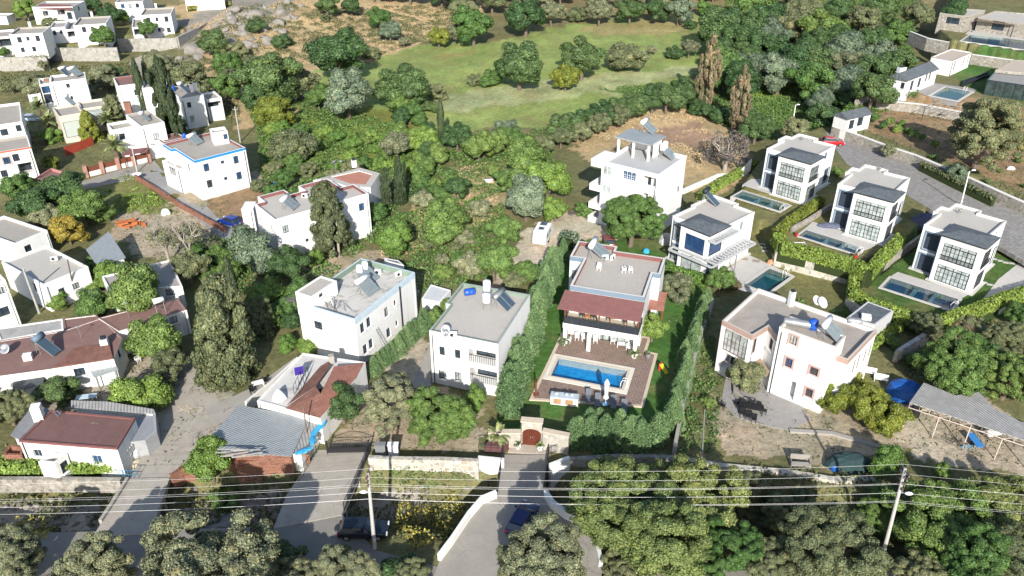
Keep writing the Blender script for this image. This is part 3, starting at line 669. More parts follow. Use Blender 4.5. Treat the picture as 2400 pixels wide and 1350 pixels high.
slab('street',[(170,432),(360,375),(375,392),(330,415),(215,440),(180,447)],0,.03,ASPH)
slab('street',[(330,415),(372,392),(430,440),(470,470),(520,520),(590,560),(640,600),(590,600),(500,545),(420,480)],0,.035,plain('grey_lane',(.29,.285,.275),.08,.8,.9,.1))
slab('patio',[(1690,940),(1700,890),(1740,870),(1830,880),(1900,985),(1850,1010),(1760,990),(1720,975)],0,.05,PAT2)
slab('terrace_paving',[(1190,1062),(1200,1035),(1290,1035),(1290,1066)],0,.11,stone('flagstone',[(.42,.36,.28),(.50,.44,.36),(.36,.31,.26)],1.6,(.40,.36,.30),.03,.15))
# walls
def wallthing(name,label,px,h,th,mat,z=None,cat='wall',capm=None,step=2.,group=None,dz=0.,sink=0.):
    P=subdiv(px,step,z)
    if sink: P=[(a,b,c-sink) for a,b,c in P]
    mb=awall(MB(),P,h,th); xs=[p[0] for p in P]; ys=[p[1] for p in P]
    if not capm: return top(name,mb,mat,label,cat,group)
    rt=empty(name,(sum(xs)/len(xs),sum(ys)/len(ys),min(p[2] for p in P)),label,cat,group); mb.build('wall_body',mat,rt)
    hh=h; Q=[(a,b,c+hh-.0) for a,b,c in P]; cb=MB()
    n=len(Q)
    for (a,b) in zip(Q,Q[1:]):
        d=(Vector(b)-Vector(a)); l=d.length; m=(Vector(a)+Vector(b))/2; ang=math.atan2(d.y,d.x)
        nn=Vector((-math.sin(ang),math.cos(ang)))*(th/2+.06)
        pts=[(a[0]-nn.x,a[1]-nn.y),(b[0]-nn.x,b[1]-nn.y),(b[0]+nn.x,b[1]+nn.y),(a[0]+nn.x,a[1]+nn.y)]; za,zb=a[2],b[2]
        cb.poly([(*pts[0],za+.1),(*pts[1],zb+.1),(*pts[2],zb+.1),(*pts[3],za+.1)]); cb.poly([(*pts[0],za-.02),(*pts[1],zb-.02),(*pts[1],zb+.1),(*pts[0],za+.1)]); cb.poly([(*pts[2],zb-.02),(*pts[3],za-.02),(*pts[3],za+.1),(*pts[2],zb+.1)])
    cb.build('coping',capm,rt); return rt
WCAP=plain('white_coping',(.66,.645,.60),.06,1.,.85)
wallthing('stone_wall','long pale rubble retaining wall along the bottom of the top left house row',[(-120,168),(0,167),(118,164)],3.5,.7,WALLTL,0.)
wallthing('stone_wall','rubble wall below the two white houses with blue pool covers, one step above the lowest',[(118,143),(200,143),(282,142)],3.5,.7,WALLTL,0.)
wallthing('stone_wall','rubble retaining wall under the shuttered white house nearest the rocky slope',[(282,121),(350,120),(420,118)],3.5,.7,WALLTL,0.)
wallthing('stone_wall','stone wall climbing the rocky slope away from the shuttered white house',[(420,118),(470,92),(520,62),(560,42),(610,8),(700,-50)],3.6,.8,WALLTL,0.)
wallthing('stone_wall','rubble wall with a white coping under the grey-roofed pool house',[(2050,255),(2150,265),(2265,287)],0+1.9,.5,WALLST,3.4,capm=WCAP)
wallthing('stone_wall','short white-coped wall slanting up from the little gabled shed to the pool house wall',[(2003,252),(2048,232)],1.9,.5,WALLST,3.4,capm=WCAP)
wallthing('stone_wall','white-coped stone wall beside the paver street, starting at the gabled shed',[(1948,316),(2010,338),(2080,365),(2140,385),(2215,418)],1.75,.5,WALLST,2.2,capm=WCAP)
wallthing('stone_wall','white-coped stone wall beside the lower end of the paver street at the right edge',[(2262,438),(2330,470),(2400,502),(2500,548)],1.75,.5,WALLST,2.2,capm=WCAP)
wallthing('stone_wall','white-coped rubble wall under the wide blue pool at the top right',[(2272,150),(2340,160),(2460,178)],2.3,.5,WALLST,5.,capm=WCAP)
wallthing('stone_wall','low rubble wall left of the old oak below the flat stone villa',[(2130,92),(2170,108),(2220,118)],2.0,.5,WALLST,5.,capm=WCAP)
wallthing('stone_wall','pale grey stone wall below the middle black-windowed villa, behind the white trellis arch',[(1812,590),(1816,622),(1900,645),(2003,668)],2.25,.5,WALLPAT,0.)
wallthing('stone_wall','rough stone wall beside the lawn and left side of the nearest black-windowed villa',[(2040,653),(2078,625),(2112,598),(2165,560)],1.2,.4,WALLST,1.)
wallthing('stone_wall','stone wall curving round the left end of the nearest black-windowed villa\'s hedge',[(2000,672),(1984,712),(2008,740),(2100,765),(2188,790)],1.35,.5,WALLPAT,0.)
wallthing('stone_wall','long sunlit stone wall rising from the brown-trimmed house to the right edge under the hedge',[(2095,850),(2190,790),(2300,748),(2420,705)],1.7,.5,WALLPAT,0.)
wallthing('stone_wall','low stone kerb wall between the middle and farthest black-windowed villas',[(1853,545),(1890,525),(1948,488)],.9,.35,WALLST,2.2)
wallthing('garden_wall','white garden path wall running beside the three storey white house towards the farthest black-windowed villa',[(1600,455),(1680,420),(1760,385)],1.0,.3,WCAP,None)
wallthing('garden_wall','long narrow concrete wall between the conifer row and the brown-trimmed house',[(1578,1072),(1600,960),(1640,800),(1668,722)],1.5,.35,CONC,0.)
wallthing('stone_wall','pale patchwork stone wall between the black sliding gate and the white-railed entrance bridge',[(866,1092),(940,1095),(1040,1096),(1122,1100)],2.0,.5,WALLPAT,0.,sink=.8)
wallthing('stone_wall','shadowed rubble wall along the stream under the feathery conifer screen',[(1335,1085),(1450,1078),(1560,1080),(1610,1085)],.7,.5,WALLST,0.,sink=.1)
wallthing('stone_wall','long rubble wall above the stream from the narrow concrete wall to the covered boat',[(1610,1083),(1700,1098),(1850,1112),(1960,1130),(2060,1128)],.5,.6,WALLPAT,0.,sink=.1)
wallthing('stone_wall','rubble wall on the stream bank below the painted red roof cottage',[(-80,1128),(100,1128),(285,1130)],.4,.5,WALLST,0.)
wallthing('brick_wall','red hollow-brick wall below the grey sheet roof and its blue tarpaulin',[(556,1106),(640,1098),(728,1086)],1.5,.25,BRICK,0.,sink=.2)
wallthing('brick_wall','low red block wall curving beside the stream at the concrete slab bridge',[(402,1125),(430,1108),(478,1098)],.7,.3,BRICK,0.)
wallthing('brick_wall','long low red wall beside the grey lane between the weedy lot and the blue-trimmed house',[(318,420),(360,445),(420,485),(490,525),(530,545)],.9,.25,BRICK,0.)
WH2=plain('white_parapet',(.72,.72,.70),.05,.7,.85,stain=(1.,.6,.4,(.5,.5,.47)))
wallthing('parapet_wall','white parapet wall sweeping down the near edge of the shaded driveway by the yellow bushes',[(1163,1166),(1130,1180),(1100,1215),(1060,1275),(1030,1315)],.85,.35,WH2,0.,step=1.)
wallthing('parapet_wall','curved white parapet wall shaded blue on the driveway beside the big stream-side tree',[(1278,1166),(1295,1192),(1325,1215),(1362,1232)],1.0,.35,WH2,0.,step=1.)
wallthing('parapet_wall','short white parapet wall at the bottom of the driveway half hidden by a tree',[(1396,1280),(1408,1330)],.9,.35,WH2,0.)
wallthing('garden_wall','white rendered wall left of the arched wooden gate below the planted palm',[(1121,1090),(1182,1096)],2.0,.35,WH2,0.,sink=.9)
wallthing('garden_wall','white rendered wall right of the entrance bridge under the railing corner',[(1288,1108),(1334,1090)],2.0,.35,WH2,0.,sink=.9)
wallthing('garden_wall','low curved stone bench wall round the tree on the brown-trimmed house\'s terrace',[(1722,905),(1722,925),(1740,942),(1765,945)],.5,.4,CONC,0.,step=.6)
wallthing('garden_wall','concrete kerb path along the lower side of the brown-trimmed house\'s garden',[(1850,1012),(1950,1018),(2010,1035),(2070,1052)],.25,.5,CONC,0.)
wallthing('garden_wall','pale low wall along the alley beside the tile-roofed low house',[(578,955),(640,905),(700,850)],.8,.25,WCAP,0.)
for px_,lb in (([(300,1124),(262,1185),(236,1224)],'low concrete kerb on the gully side of the concrete slab bridge'),):
    wallthing('kerb',lb,px_,.3,.3,CONC,.09,cat='kerb')
# ================================================================ buildings
A_=(0,0,3.); B_=(600,0,3.); C_=(1200,0,3.); D_=(1800,0,3.); E_=(0,450,3.); F_=(600,450,3.); G_=(1200,450,3.); H_=(1800,450,3.); I_=(0,900,3.)
def sub(root,px,h,z0,off=None,**k):
    """another block of the same building"""
    k.setdefault('wall',WHITE); return house('block','',px,h,z0,off,root=root,**k)
def awning(root,name,pts,zs,mat,th=.1):
    mb=MB(); lo=[(p[0],p[1],z-th) for p,z in zip(pts,zs)]; up=[(p[0],p[1],z) for p,z in zip(pts,zs)]; mb.poly(up); mb.poly(lo[::-1])
    n=len(pts)
    for i in range(n): j=(i+1)%n; mb.poly([lo[i],lo[j],up[j],up[i]])
    return mb.build(name,mat,root)
def gable(root,pts,zw,rise,mat,over=.25,axis=0,name='roof'):
    """ridge roof over a rectangle; the ridge runs along edge 0 (axis 0) or edge 1"""
    P=offset(pts,-over); 
    if axis: P=P[1:]+P[:1]
    a,b,c,d=[Vector(p) for p in P]; m1=(b+c)/2; m2=(a+d)/2; mb=MB(); zr=zw+rise
    mb.poly([(*a,zw),(*b,zw),(*m1,zr),(*m2,zr)]); mb.poly([(*c,zw),(*d,zw),(*m2,zr),(*m1,zr)])
    mb.poly([(*b,zw),(*c,zw),(*m1,zr)]); mb.poly([(*d,zw),(*a,zw),(*m2,zr)]); mb.poly([(*d,zw),(*c,zw),(*b,zw),(*a,zw)])
    return mb.build(name,mat,root)
def chim(root,px,py,z,s=(.6,.6,1.3),mat=None,name='chimney',cap=True):
    x,y=Gz(px,py,z); mb=MB().box((x,y,z+s[2]/2-.1),(s[0],s[1],s[2]+.2),.3)
    o=mb.build(name,mat or WHITE,root)
    if cap: MB().box((x,y,z+s[2]+.12),(s[0]*.7,s[1]*.7,.24),.3).build('chimney_cap',DARKM,o)
    return o
# --- top left row, on the raised ground behind the rubble walls
z=3.4
r,_=house('house','white house with a maroon awning and two balconies near the top left corner',[(262,45),(520,50),(570,8),(300,5)],5.0,z,A_,roof=ROOFC,wins=[(0,320,95,1.6,1.5,'l',{'rail':True}),(0,430,85,2.2,1.6,'l'),(0,330,60,1.5,1.4,'w'),(0,490,110,1.4,2,'d'),(1,555,60,1,1.2,'w')])
Pp=[Gz(A_[0]+a/3,b/3,z+4.8) for a,b in [(270,55),(505,60),(500,40),(280,35)]]; awning(r,'awning',ccw(Pp),[z+4.6,z+4.6,z+5.1,z+5.1],MAROON)
house('house','tall white house at the top edge directly behind the shuttered white house',[(818,15),(1005,10),(1050,-50),(870,-50)],5.6,z,A_,wins=[(0,862,40,1,1.2,'w'),(0,915,38,1,1.2,'w'),(0,965,36,1,1.2,'w')])
house('house','white house seen at the top edge above the yellow and red flower bed',[(1305,-5),(1575,-20),(1570,-70),(1305,-60)],3.6,z,A_)
r,_=house('house','shuttered white house with six windows in two rows nearest the rocky slope',[(995,102),(1216,100),(1205,52),(1010,58)],5.5,z,A_,inner=CONC,wins=[(0,1044,142,1,1.5,'s'),(0,1103,136,.7,1.1,'s'),(0,1170,134,1,1.5,'s'),(0,1062,215,.9,1.3,'w'),(0,1120,210,.7,1.,'w'),(0,1187,210,1,1.3,'w')])
chim(r,366,18,z+5.1)
sub(r,[(925,190),(998,190),(1000,120),(935,130)],2.7,z,A_,wins=[(0,965,215,1.8,1.6,'l')])
r,_=house('house','white house behind the blue pool covers with a flat grey roof and one chimney',[(534,170),(752,172),(765,112),(548,122)],5.3,z,A_,inner=CONC,wins=[(0,590,205,1.,1.4,'s'),(0,650,200,.7,1.,'s'),(0,714,196,1.,1.4,'s'),(0,640,265,1.,1.2,'w')])
chim(r,216,38,z+4.9)
sub(r,[(465,205),(534,205),(540,140),(470,145)],3.5,z,A_,wins=[(0,500,240,1.8,1.5,'l')])
house('house','low white house wedged between two taller ones in the top left row',[(345,192),(465,190),(470,145),(380,150)],4.2,z,A_,wins=[(0,383,230,.8,1.3,'w'),(0,430,225,.7,1,'w')])
r,_=house('house','white house with three windows in a row at the left end of the top row',[(84,240),(302,232),(345,188),(115,190)],5.4,z,A_,inner=CONC,wins=[(0,137,280,1.,1.4,'s'),(0,196,272,.7,1.,'s'),(0,265,270,1.,1.4,'s'),(0,160,350,.9,1.2,'w'),(0,240,345,.9,1.2,'w')])
chim(r,71,62,z+5.0)
sub(r,[(-60,262),(84,255),(95,205),(-40,215)],4.5,z,A_,wins=[(0,30,290,3,2.,'l')])
house('house','grey-roofed house behind and left of the white awning house at the photo\'s left edge',[(-40,110),(50,118),(75,95),(-20,90)],2.4,z,A_,roof=ROOFC)
# --- second row
z=0.
r,_=house('house','tall white house with two solar tanks on its roof, above the beige arched-door house',[(360,576),(608,550),(590,508),(345,530)],7.4,z,A_,roof=ROOFC,wins=[(0,478,602,.7,.9,'w'),(0,505,688,.5,.8,'w')])
sub(r,[(278,592),(360,584),(345,545),(268,552)],6.6,z,A_,wins=[(0,318,612,1.6,1.5,'W',{'pane':BLUEGL}),(0,350,606,1.,1.5,'W',{'pane':BLUEGL}),(0,340,692,1.5,1.9,'d'),(0,376,690,1.3,1.9,'d')])
house('kiosk','small white flat-roofed outbuilding between olive trees above the beige house',[(200,668),(285,655),(270,640),(185,650)],2.4,z,A_,wins=[(0,240,680,1.,1.2,'w')],cat='outbuilding')
house('house','white house with a maroon-edged terrace roof left of the two cypresses',[(845,600),(975,588),(950,530),(772,545)],6.6,z,A_,roof=REDROOF,inner=MAROON,wins=[(3,822,650,.8,1.3,'w'),(0,955,650,.6,1.2,'w')])
house('house','white house mostly hidden behind the tall pale conifer and the cypresses',[(1000,620),(1170,605),(1180,540),(1010,550)],6.0,z,A_,wins=[(0,1150,660,.8,1.2,'w')])
r,_=house('house','white house with twin white chimneys and a walled balcony by the dirt yard',[(1276,692),(1432,666),(1335,598),(1155,612)],6.6,z,A_,inner=CONC,wins=[(0,1330,738,.8,1.1,'w'),(0,1352,835,.8,1.3,'1',{'fr':MAROON}),(3,1225,690,.8,1.1,'w')])
chim(r,1352/3,640/3,6.6,(.7,.7,1.5)); chim(r,1380/3,632/3,6.6,(.7,.7,1.6))
sub(r,[(1436,706),(1560,680),(1500,640),(1420,655)],4.8,z,A_,wins=[(0,1500,745,2.8,1.8,'l',{'rail':'white'})])
r,_=house('house','beige house with a wide arched pale garage door and a red brick chimney',[(428,812),(582,795),(560,745),(335,738)],5.6,z,A_,wall=CREAM,outer=CREAM,inner=CREAM,wins=[(0,520,905,3.4,3.2,'1',{'pane':plain('pale_green_door',(.42,.46,.42),.05,1.)}),(3,350,800,1.2,1.4,'w')])
sub(r,[(572,768),(742,738),(722,692),(545,712)],5.2,z,A_,wall=CREAM,outer=CREAM,wins=[(0,655,780,3.6,1.5,'1',{'pane':PALEGL})])
chim(r,385/3,760/3,0.,(1.,1.,6.6),BRICK,cap=False)
r,_=house('house','white stepped house with a tall brick chimney behind the palms',[(985,892),(1150,855),(1040,772),(890,806)],6.6,z,A_,inner=CONC,wins=[(0,1100,960,1.,1.3,'w')])
sub(r,[(785,915),(975,880),(930,838),(750,868)],5.6,z,A_,wins=[(0,860,960,1.,1.2,'w')])
chim(r,948/3,950/3,0.,(1.2,1.2,6.9),BRICK,cap=False)
r,_=house('house','white house at the left edge with a brown tiled porch roof and a wall ladder',[(-80,885),(168,855),(125,725),(-80,740)],7.,z,A_,wins=[(0,95,788,.9,1.2,'w'),(0,30,930,1.2,1.2,'w'),(0,140,940,2.,2.,'d')])
Pp=[Gz(a/3,b/3,3.6) for a,b in [(20,915),(190,905),(190,885),(30,890)]]; awning(r,'awning',ccw(Pp),[3.3,3.3,3.8,3.8],plain('brown_tile',(.25,.15,.08),.15,2.))
r,_=house('house','white house at the left edge with a red-striped parapet above two shaded recesses',[(-90,1095),(212,1020),(190,955),(-90,985)],6.7,z,A_,inner=CONC,band=.3,outer=plain('red_orange_band',(.42,.12,.07),.08,1.),wins=[(0,48,1130,1.,1.2,'w',{'trim':PINKTRIM}),(0,112,1108,1.,1.3,'w'),(0,30,1220,1.,1.2,'w'),(0,180,1180,2.2,1.8,'l')])
r,p=house('garage','pink rendered lean-to garage below the red-striped white house',[(235,1258),(452,1262),(440,1205),(360,1180)],2.7,z,A_,wall=plain('pink_plaster',(.42,.21,.19),.06,1.),roof=REDROOF,snap=False,cat='outbuilding')
# --- blue trimmed house
r,pb=house('house','two storey white house with a bright blue roof edge beside the grey lane',[(1360,1138),(1722,1032),(1510,925),(1140,1008),(1203,1052),(1243,1040)],7.2,z,A_,band=.42,outer=BRIGHTBLUE,inner=MAROON,capm=WHITE,
 wins=[(0,1452,1178,.95,1.35,'w',{'pane':BLUEGL}),(0,1565,1140,.6,.55,'W',{'pane':BLUEGL}),(0,1660,1123,.9,1.35,'w',{'pane':BLUEGL}),(0,1475,1292,.95,1.35,'w'),(0,1588,1255,.6,.55,'W'),(0,1682,1235,.95,1.35,'w'),(5,1325,1175,.7,1.3,'W'),(5,1300,1230,.6,1.5,'W')])
sub(r,[(1150,1130),(1262,1195),(1310,1165),(1190,1110)],4.6,z,A_,par=.3,wins=[(0,1210,1200,2.6,1.6,'3',{'fr':WHITEM})])
o=sub(r,[(1488,926),(1622,925),(1560,892),(1468,905)],2.1,z+6.9,A_,wins=[(0,1598,955,.7,.9,'w',{'pane':BLUEGL})],inner=WHITE)
house('garage','low maroon-roofed garage joined to the back of the blue-edged white house',[(1160,1000),(1290,965),(1250,930),(1100,965)],3.6,z,A_,roof=REDROOF,outer=MAROON,inner=MAROON,cat='outbuilding')
# --- left edge middle
r,_=house('house','grey flat-roofed white house at the left edge behind the yellow conifer',[(95,362),(338,268),(20,165),(-200,255)],4.,z,E_,par=.4,wins=[(0,200,400,1.,1.2,'w')],capm=WHITE)
r,_=house('house','white single storey house with a broad pale roof and two wall-hung cooling units',[(318,652),(592,527),(338,365),(0,495)],4.1,z,E_,roof=ROOFL,par=.35,wins=[(0,440,712,.8,1.5,'1'),(0,535,660,.9,.9,'w'),(3,245,670,.8,1.2,'w')])
r,_=house('house','white house cut by the left edge of the photo beside the leaning concrete pole',[(-260,720),(25,610),(-10,560),(-300,640)],7.,z,E_,wins=[(0,18,690,.8,.9,'w'),(0,15,845,1.6,1.2,'w'),(0,-40,860,1,1.2,'w')],wall=OLDWHITE)
r,_=house('house','low house with a flat weathered concrete roof behind the round ash tree',[(770,698),(1282,662),(1195,475),(715,592)],3.2,z,E_,wall=OLDWHITE,roof=CONC,par=.2,snap=False,wins=[(0,1190,705,.9,1,'w')])
# corrugated shed
def openshed(name,label,px,z1,rise,off,mat,posts=True,cat='shed',wallm=None,low=0):
    P=ccw([Gz(off[0]+a/off[2],off[1]+b/off[2],z1) for a,b in px]); cx=sum(p[0] for p in P)/len(P); cy=sum(p[1] for p in P)/len(P)
    r=empty(name,(cx,cy,H(cx,cy)),label,cat); n=len(P); k=min(range(n),key=lambda i:P[i][1])
    zs=[z1+rise*((p[1]-min(q[1] for q in P))/(max(q[1] for q in P)-min(q[1] for q in P))-.5) for p in P]
    awning(r,'roof',P,zs,mat,.08)
    I=offset(P,.25)
    if wallm: MB().prism(I,H(cx,cy)-.3,min(zs)-.1).build('walls',wallm,r)
    else:
        for p,zz in zip(I,zs):
            MB().box((p[0],p[1],(zz+H(*p))/2-.05),(.14,.14,zz-H(*p)-.1)).build('post',GREYM,r)
    return r,P
openshed('shed','pale corrugated metal shed roof between the broad pale-roofed house and the orange stack',[(672,492),(880,447),(770,300),(603,402)],2.9,1.1,E_,CORR,wallm=OLDWHITE)
# --- long maroon-roofed house
r,_=house('house','right arm of the long maroon-roofed cottage row with a white chimney and lying water tank',[(835,978),(1312,828),(1250,742),(690,885)],3.4,z,E_,par=.06,roof=REDROOF,capm=REDROOF,wall=OLDWHITE,wins=[(0,1220,900,.9,1,'w')],snap=False)
chim(r,283,450+815/3,3.4,(.8,.8,1.1))
r,_=house('house','middle of the maroon-roofed cottage row with a tilted solar panel and a satellite dish',[(350,1245),(800,1175),(860,1025),(720,880),(440,975),(0,1045),(-120,1110),(-120,1310)],3.3,z,E_,par=.05,roof=REDROOF,capm=REDROOF,wall=OLDWHITE,snap=False,wins=[(0,560,1265,1.1,1.,'W'),(1,830,1100,.9,1.2,'w')])
Pp=[Gz(a/3,450+b/3,3.35) for a,b in [(380,1235),(795,1172),(770,1075),(520,1110)]]; awning(r,'tiled_slope',ccw(Pp),[3.4,3.4,3.6,3.6],ribbed('mossy_tile',(.25,.12,.09),(.16,.08,.06),2.2,1.9,.25,.85))
chim(r,740/3,450+1080/3,3.3,(.8,.8,1.)); chim(r,200/3,450+1175/3,3.3,(.9,.6,.7),cap=False)
house('outbuilding','long low building with a washed grey concrete roof behind the maroon cottage row',[(0,1045),(445,965),(440,890),(-40,960)],3.0,z,E_,par=.1,roof=plain('washed_concrete',(.36,.35,.33),.15,.6,.9,.1,stain=(.4,.5,.6,(.22,.215,.21))),wall=OLDWHITE,snap=False,cat='outbuilding')
house('outbuilding','small maroon-roofed block between the washed grey roof and the hedge',[(455,985),(700,900),(680,860),(440,890)],3.0,z,E_,par=.1,roof=REDROOF,capm=REDROOF,wall=OLDWHITE,snap=False,cat='outbuilding')
openshed('lean_to','striped metal porch roof on white posts at the front of the maroon cottage row',[(655,1290),(830,1245),(800,1185),(622,1240)],2.3,.5,E_,CORR)
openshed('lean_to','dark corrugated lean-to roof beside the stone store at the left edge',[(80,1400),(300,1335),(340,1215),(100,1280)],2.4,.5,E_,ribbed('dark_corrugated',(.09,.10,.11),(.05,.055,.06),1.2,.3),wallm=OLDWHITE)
# --- cottage bottom left
r,p24=house('cottage','weathered white cottage with a flat painted red roof above the stream at the bottom left',[(130,398),(822,452),(950,238),(358,182)],3.3,z,I_,wall=OLDWHITE,roof=plain('streaked_red_roof',(.165,.092,.082),.14,.7,.75,.1,stain=(2.,.62,.7,(.40,.32,.28))),par=.12,band=.22,outer=MAROON,inner=MAROON,capm=MAROON,snap=False,
 wins=[(0,265,488,.9,.95,'w',{'fr':plain('grey_blue_frame',(.30,.35,.38),.05,2.)}),(0,683,530,1.,1.,'w',{'fr':plain('grey_blue_frame',(.30,.35,.38),.05,2.)})])
chim(r,92,900+235/3,3.3,(.9,.9,1.5),OLDWHITE,cap=False)
house('outhouse','little flat-roofed weathered porch block on the front of the painted red roof cottage',[(268,545),(382,555),(470,490),(370,485)],2.3,z,I_,wall=OLDWHITE,roof=CONC,snap=False,cat='outbuilding',wins=[(1,455,575,.8,1.3,'1')])
house('outhouse','roofless red hollow-brick box against the left end of the painted red roof cottage',[(18,495),(150,500),(170,440),(70,430)],1.7,z,I_,wall=BRICK,outer=BRICK,roof=plain('rusty_dust',(.22,.12,.08),.2,2.),snap=False,cat='outbuilding')
r=house('shed','weathered grey sheet lean-to at the right end of the painted red roof cottage',[(830,420),(1020,395),(1100,330),(1090,190),(950,240)],2.0,z,I_,wall=plain('grey_sheet_wall',(.33,.335,.34),.12,1.,stain=(1.2,.58,.6,(.2,.2,.21))),roof=plain('tar_sheet',(.27,.28,.30),.12,.8,.8,.3,stain=(1.,.6,.5,(.17,.17,.18))),par=.06,snap=False,cat='shed')
openshed('lean_to','patchy zinc lean-to roofs running along the back of the painted red roof cottage',[(500,165),(1090,205),(1080,175),(760,128),(500,120)],2.5,.2,I_,CORR2,wallm=OLDWHITE)
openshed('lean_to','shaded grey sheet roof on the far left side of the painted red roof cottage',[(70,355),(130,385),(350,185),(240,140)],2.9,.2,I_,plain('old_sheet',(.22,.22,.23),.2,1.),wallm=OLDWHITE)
# --- maroon-parapet house behind the big ragged conifer
r,_=house('house','white house with a stepped maroon parapet behind the big ragged conifer',[(430,715),(1535,418),(1330,308),(1225,340),(1015,250),(690,325),(775,385),(610,420),(515,375),(205,455),(305,510),(165,545)],7.,z,(560,370,5.),roof=ROOFL,inner=MAROON,capm=WHITE,par=.5,
 wins=[(0,548,835,.9,1.2,'w',{'pane':PALEGL}),(0,1438,575,.9,1.2,'w'),(11,250,722,.45,1.1,'w'),(11,378,825,.45,1.3,'w'),(0,800,965,.5,.5,'w')])
house('outbuilding','small white annex at the left end of the stepped maroon parapet house',[(25,600),(165,600),(200,512),(75,512)],4.6,z,(560,370,5.),par=.05,roof=WHITE,snap=False,cat='outbuilding',pts=None)
r,_=house('house','low house with a faded terracotta terrace roof behind the maroon parapet house',[(1260,330),(1540,345),(1650,180),(1420,115),(870,260),(1030,250)],5.,z,(560,370,5.),par=.12,roof=plain('faded_terracotta',(.42,.19,.13),.12,1.5,.85,.1,stain=(1.1,.6,.6,(.42,.36,.30))),capm=ROOFL,snap=False,pt=1.1)
chim(r,830,388,5.,(.8,.8,1.))
# --- house with green and blue parapet
r,pc=house('house','two storey white house with a green and pale blue parapet and a messy patched roof',[(700,905),(1105,560),(745,468),(288,768)],6.7,z,F_,par=.75,band=.75,outer=PALEBLUE,inner=GREENPL,capm=PALEBLUE,roof=ROOFW,
 wins=[(0,748,955,.75,1.3,'w',{'pane':BLUEGL}),(0,792,915,.75,1.3,'w',{'pane':BLUEGL}),(0,917,843,.8,1.3,'w'),(0,978,778,.45,.75,'w'),(0,768,1105,.75,1.3,'w',{'pane':BLUEGL}),(0,808,1065,.75,1.3,'w',{'pane':BLUEGL}),(0,932,988,.8,1.3,'w'),(0,990,922,.45,.75,'w'),(3,437,938,1.2,1.1,'w')])
o=sub(r,[(388,742),(568,622),(452,590),(277,700)],1.9,z+6.0,F_,roof=ROOFG,par=.12,wins=[(0,458,725,.7,.5,'w')])
a=Vector(pc[0]); b=Vector(pc[1]); d=(b-a).normalized(); m=a+(b-a)*.72
MB().box((m.x+d.y*.06,m.y-d.x*.06,3.2),(.16,.12,6.4),math.atan2(d.y,d.x)).build('drainpipe',DARKM,r)
m=a+(b-a)*.30; mb=MB()
for s in (-.2,.2): mb.tube((m.x+d.x*s+d.y*1.2,m.y+d.y*s-d.x*1.2,0),(m.x+d.x*s+d.y*.1,m.y+d.y*s-d.x*.1,3.4),.03)
for k in range(9):
    t=(k+.5)/9; q=1.2-1.1*t; mb.tube((m.x-d.x*.2+d.y*q,m.y-d.y*.2-d.x*q,3.4*t),(m.x+d.x*.2+d.y*q,m.y+d.y*.2-d.x*q,3.4*t),.02)
top('ladder',mb,GREYM,'metal ladder leaning on the wall of the green and pale blue parapet house','ladder')
# --- middle house
r,pm=house('house','white middle house with a plain flat roof carrying a blue barrel and two white tanks',[(1001,775),(1170,805),(1242,688),(1093,666),(1037,706),(1056,717)],7.1,z,None,inner=GREENPL,capm=plain('green_grey_cap',(.30,.34,.31),.08,1.),par=.4,roof=ROOFL,
 wins=[(0,600+1308/3,450+1118/3,.65,1.15,'w'),(0,600+1417/3,450+1140/3,.65,1.15,'w'),(0,600+1590/3,450+1165/3,3.2,1.75,'l',{'rail':True}),(0,600+1312/3,450+1285/3,.9,1.2,'w'),(0,600+1422/3,450+1298/3,.8,1.2,'w'),(0,600+1600/3,450+1300/3,3.2,1.9,'l')])
# --- three storey white house
K_=(1340,280,5.625)
r,p30=house('house','three storey white house with a columned roof pavilion and stacked left balconies',[(315,560),(1135,690),(1575,480),(820,330)],10.6,z,K_,snap=True,inner=WHITE,capm=WHITE,par=.6,roof=plain('pale_grey_membrane',(.43,.43,.425),.05,.5,.8,.03),
 wins=[(0,463,680,1.5,1.5,'w',{'pane':PALEGL,'fr':WHITEM}),(0,695,710,.7,1.3,'w',{'fr':WHITEM}),(0,758,732,.8,1.4,'w',{'fr':WHITEM}),(0,822,748,.7,1.3,'w',{'fr':WHITEM}),(0,1020,815,2.4,2.2,'l',{'rail':'white'}),(1,1215,800,2.0,2.2,'l',{'rail':'white'}),(0,448,920,1.5,1.5,'w',{'pane':PALEGL,'fr':WHITEM}),(0,1030,1070,2.2,2.,'l',{'rail':'white'}),(1,1165,1040,1.8,1.9,'l',{'rail':'white'}),(1,1420,695,1.3,1.3,'w',{'fr':WHITEM}),(1,1410,920,1.3,1.3,'w',{'fr':WHITEM}),(1,1465,1070,1.2,1.3,'w'),(0,760,930,1.4,1.4,'w')] if False else
 [(0,463,680,1.5,1.5,'w',{'pane':PALEGL,'fr':WHITEM}),(0,758,732,2.2,1.35,'3',{'fr':WHITEM,'pane':BLUEGL}),(0,1020,815,2.2,2.1,'l',{'rail':'white'}),(1,1215,790,1.8,2.1,'l',{'rail':'white'}),(0,448,920,1.5,1.5,'w',{'pane':PALEGL,'fr':WHITEM}),(0,1030,1070,2.2,2.,'l',{'rail':'white'}),(1,1165,1040,1.8,1.9,'l',{'rail':'white'}),(1,1420,695,1.2,1.3,'w',{'fr':WHITEM}),(1,1410,920,1.2,1.3,'w',{'fr':WHITEM})])
a=Vector(p30[0]); b=Vector(p30[1]); d=(b-a).normalized(); n_=Vector((-d.y,d.x)); L30=(Vector(p30[3])-a).length
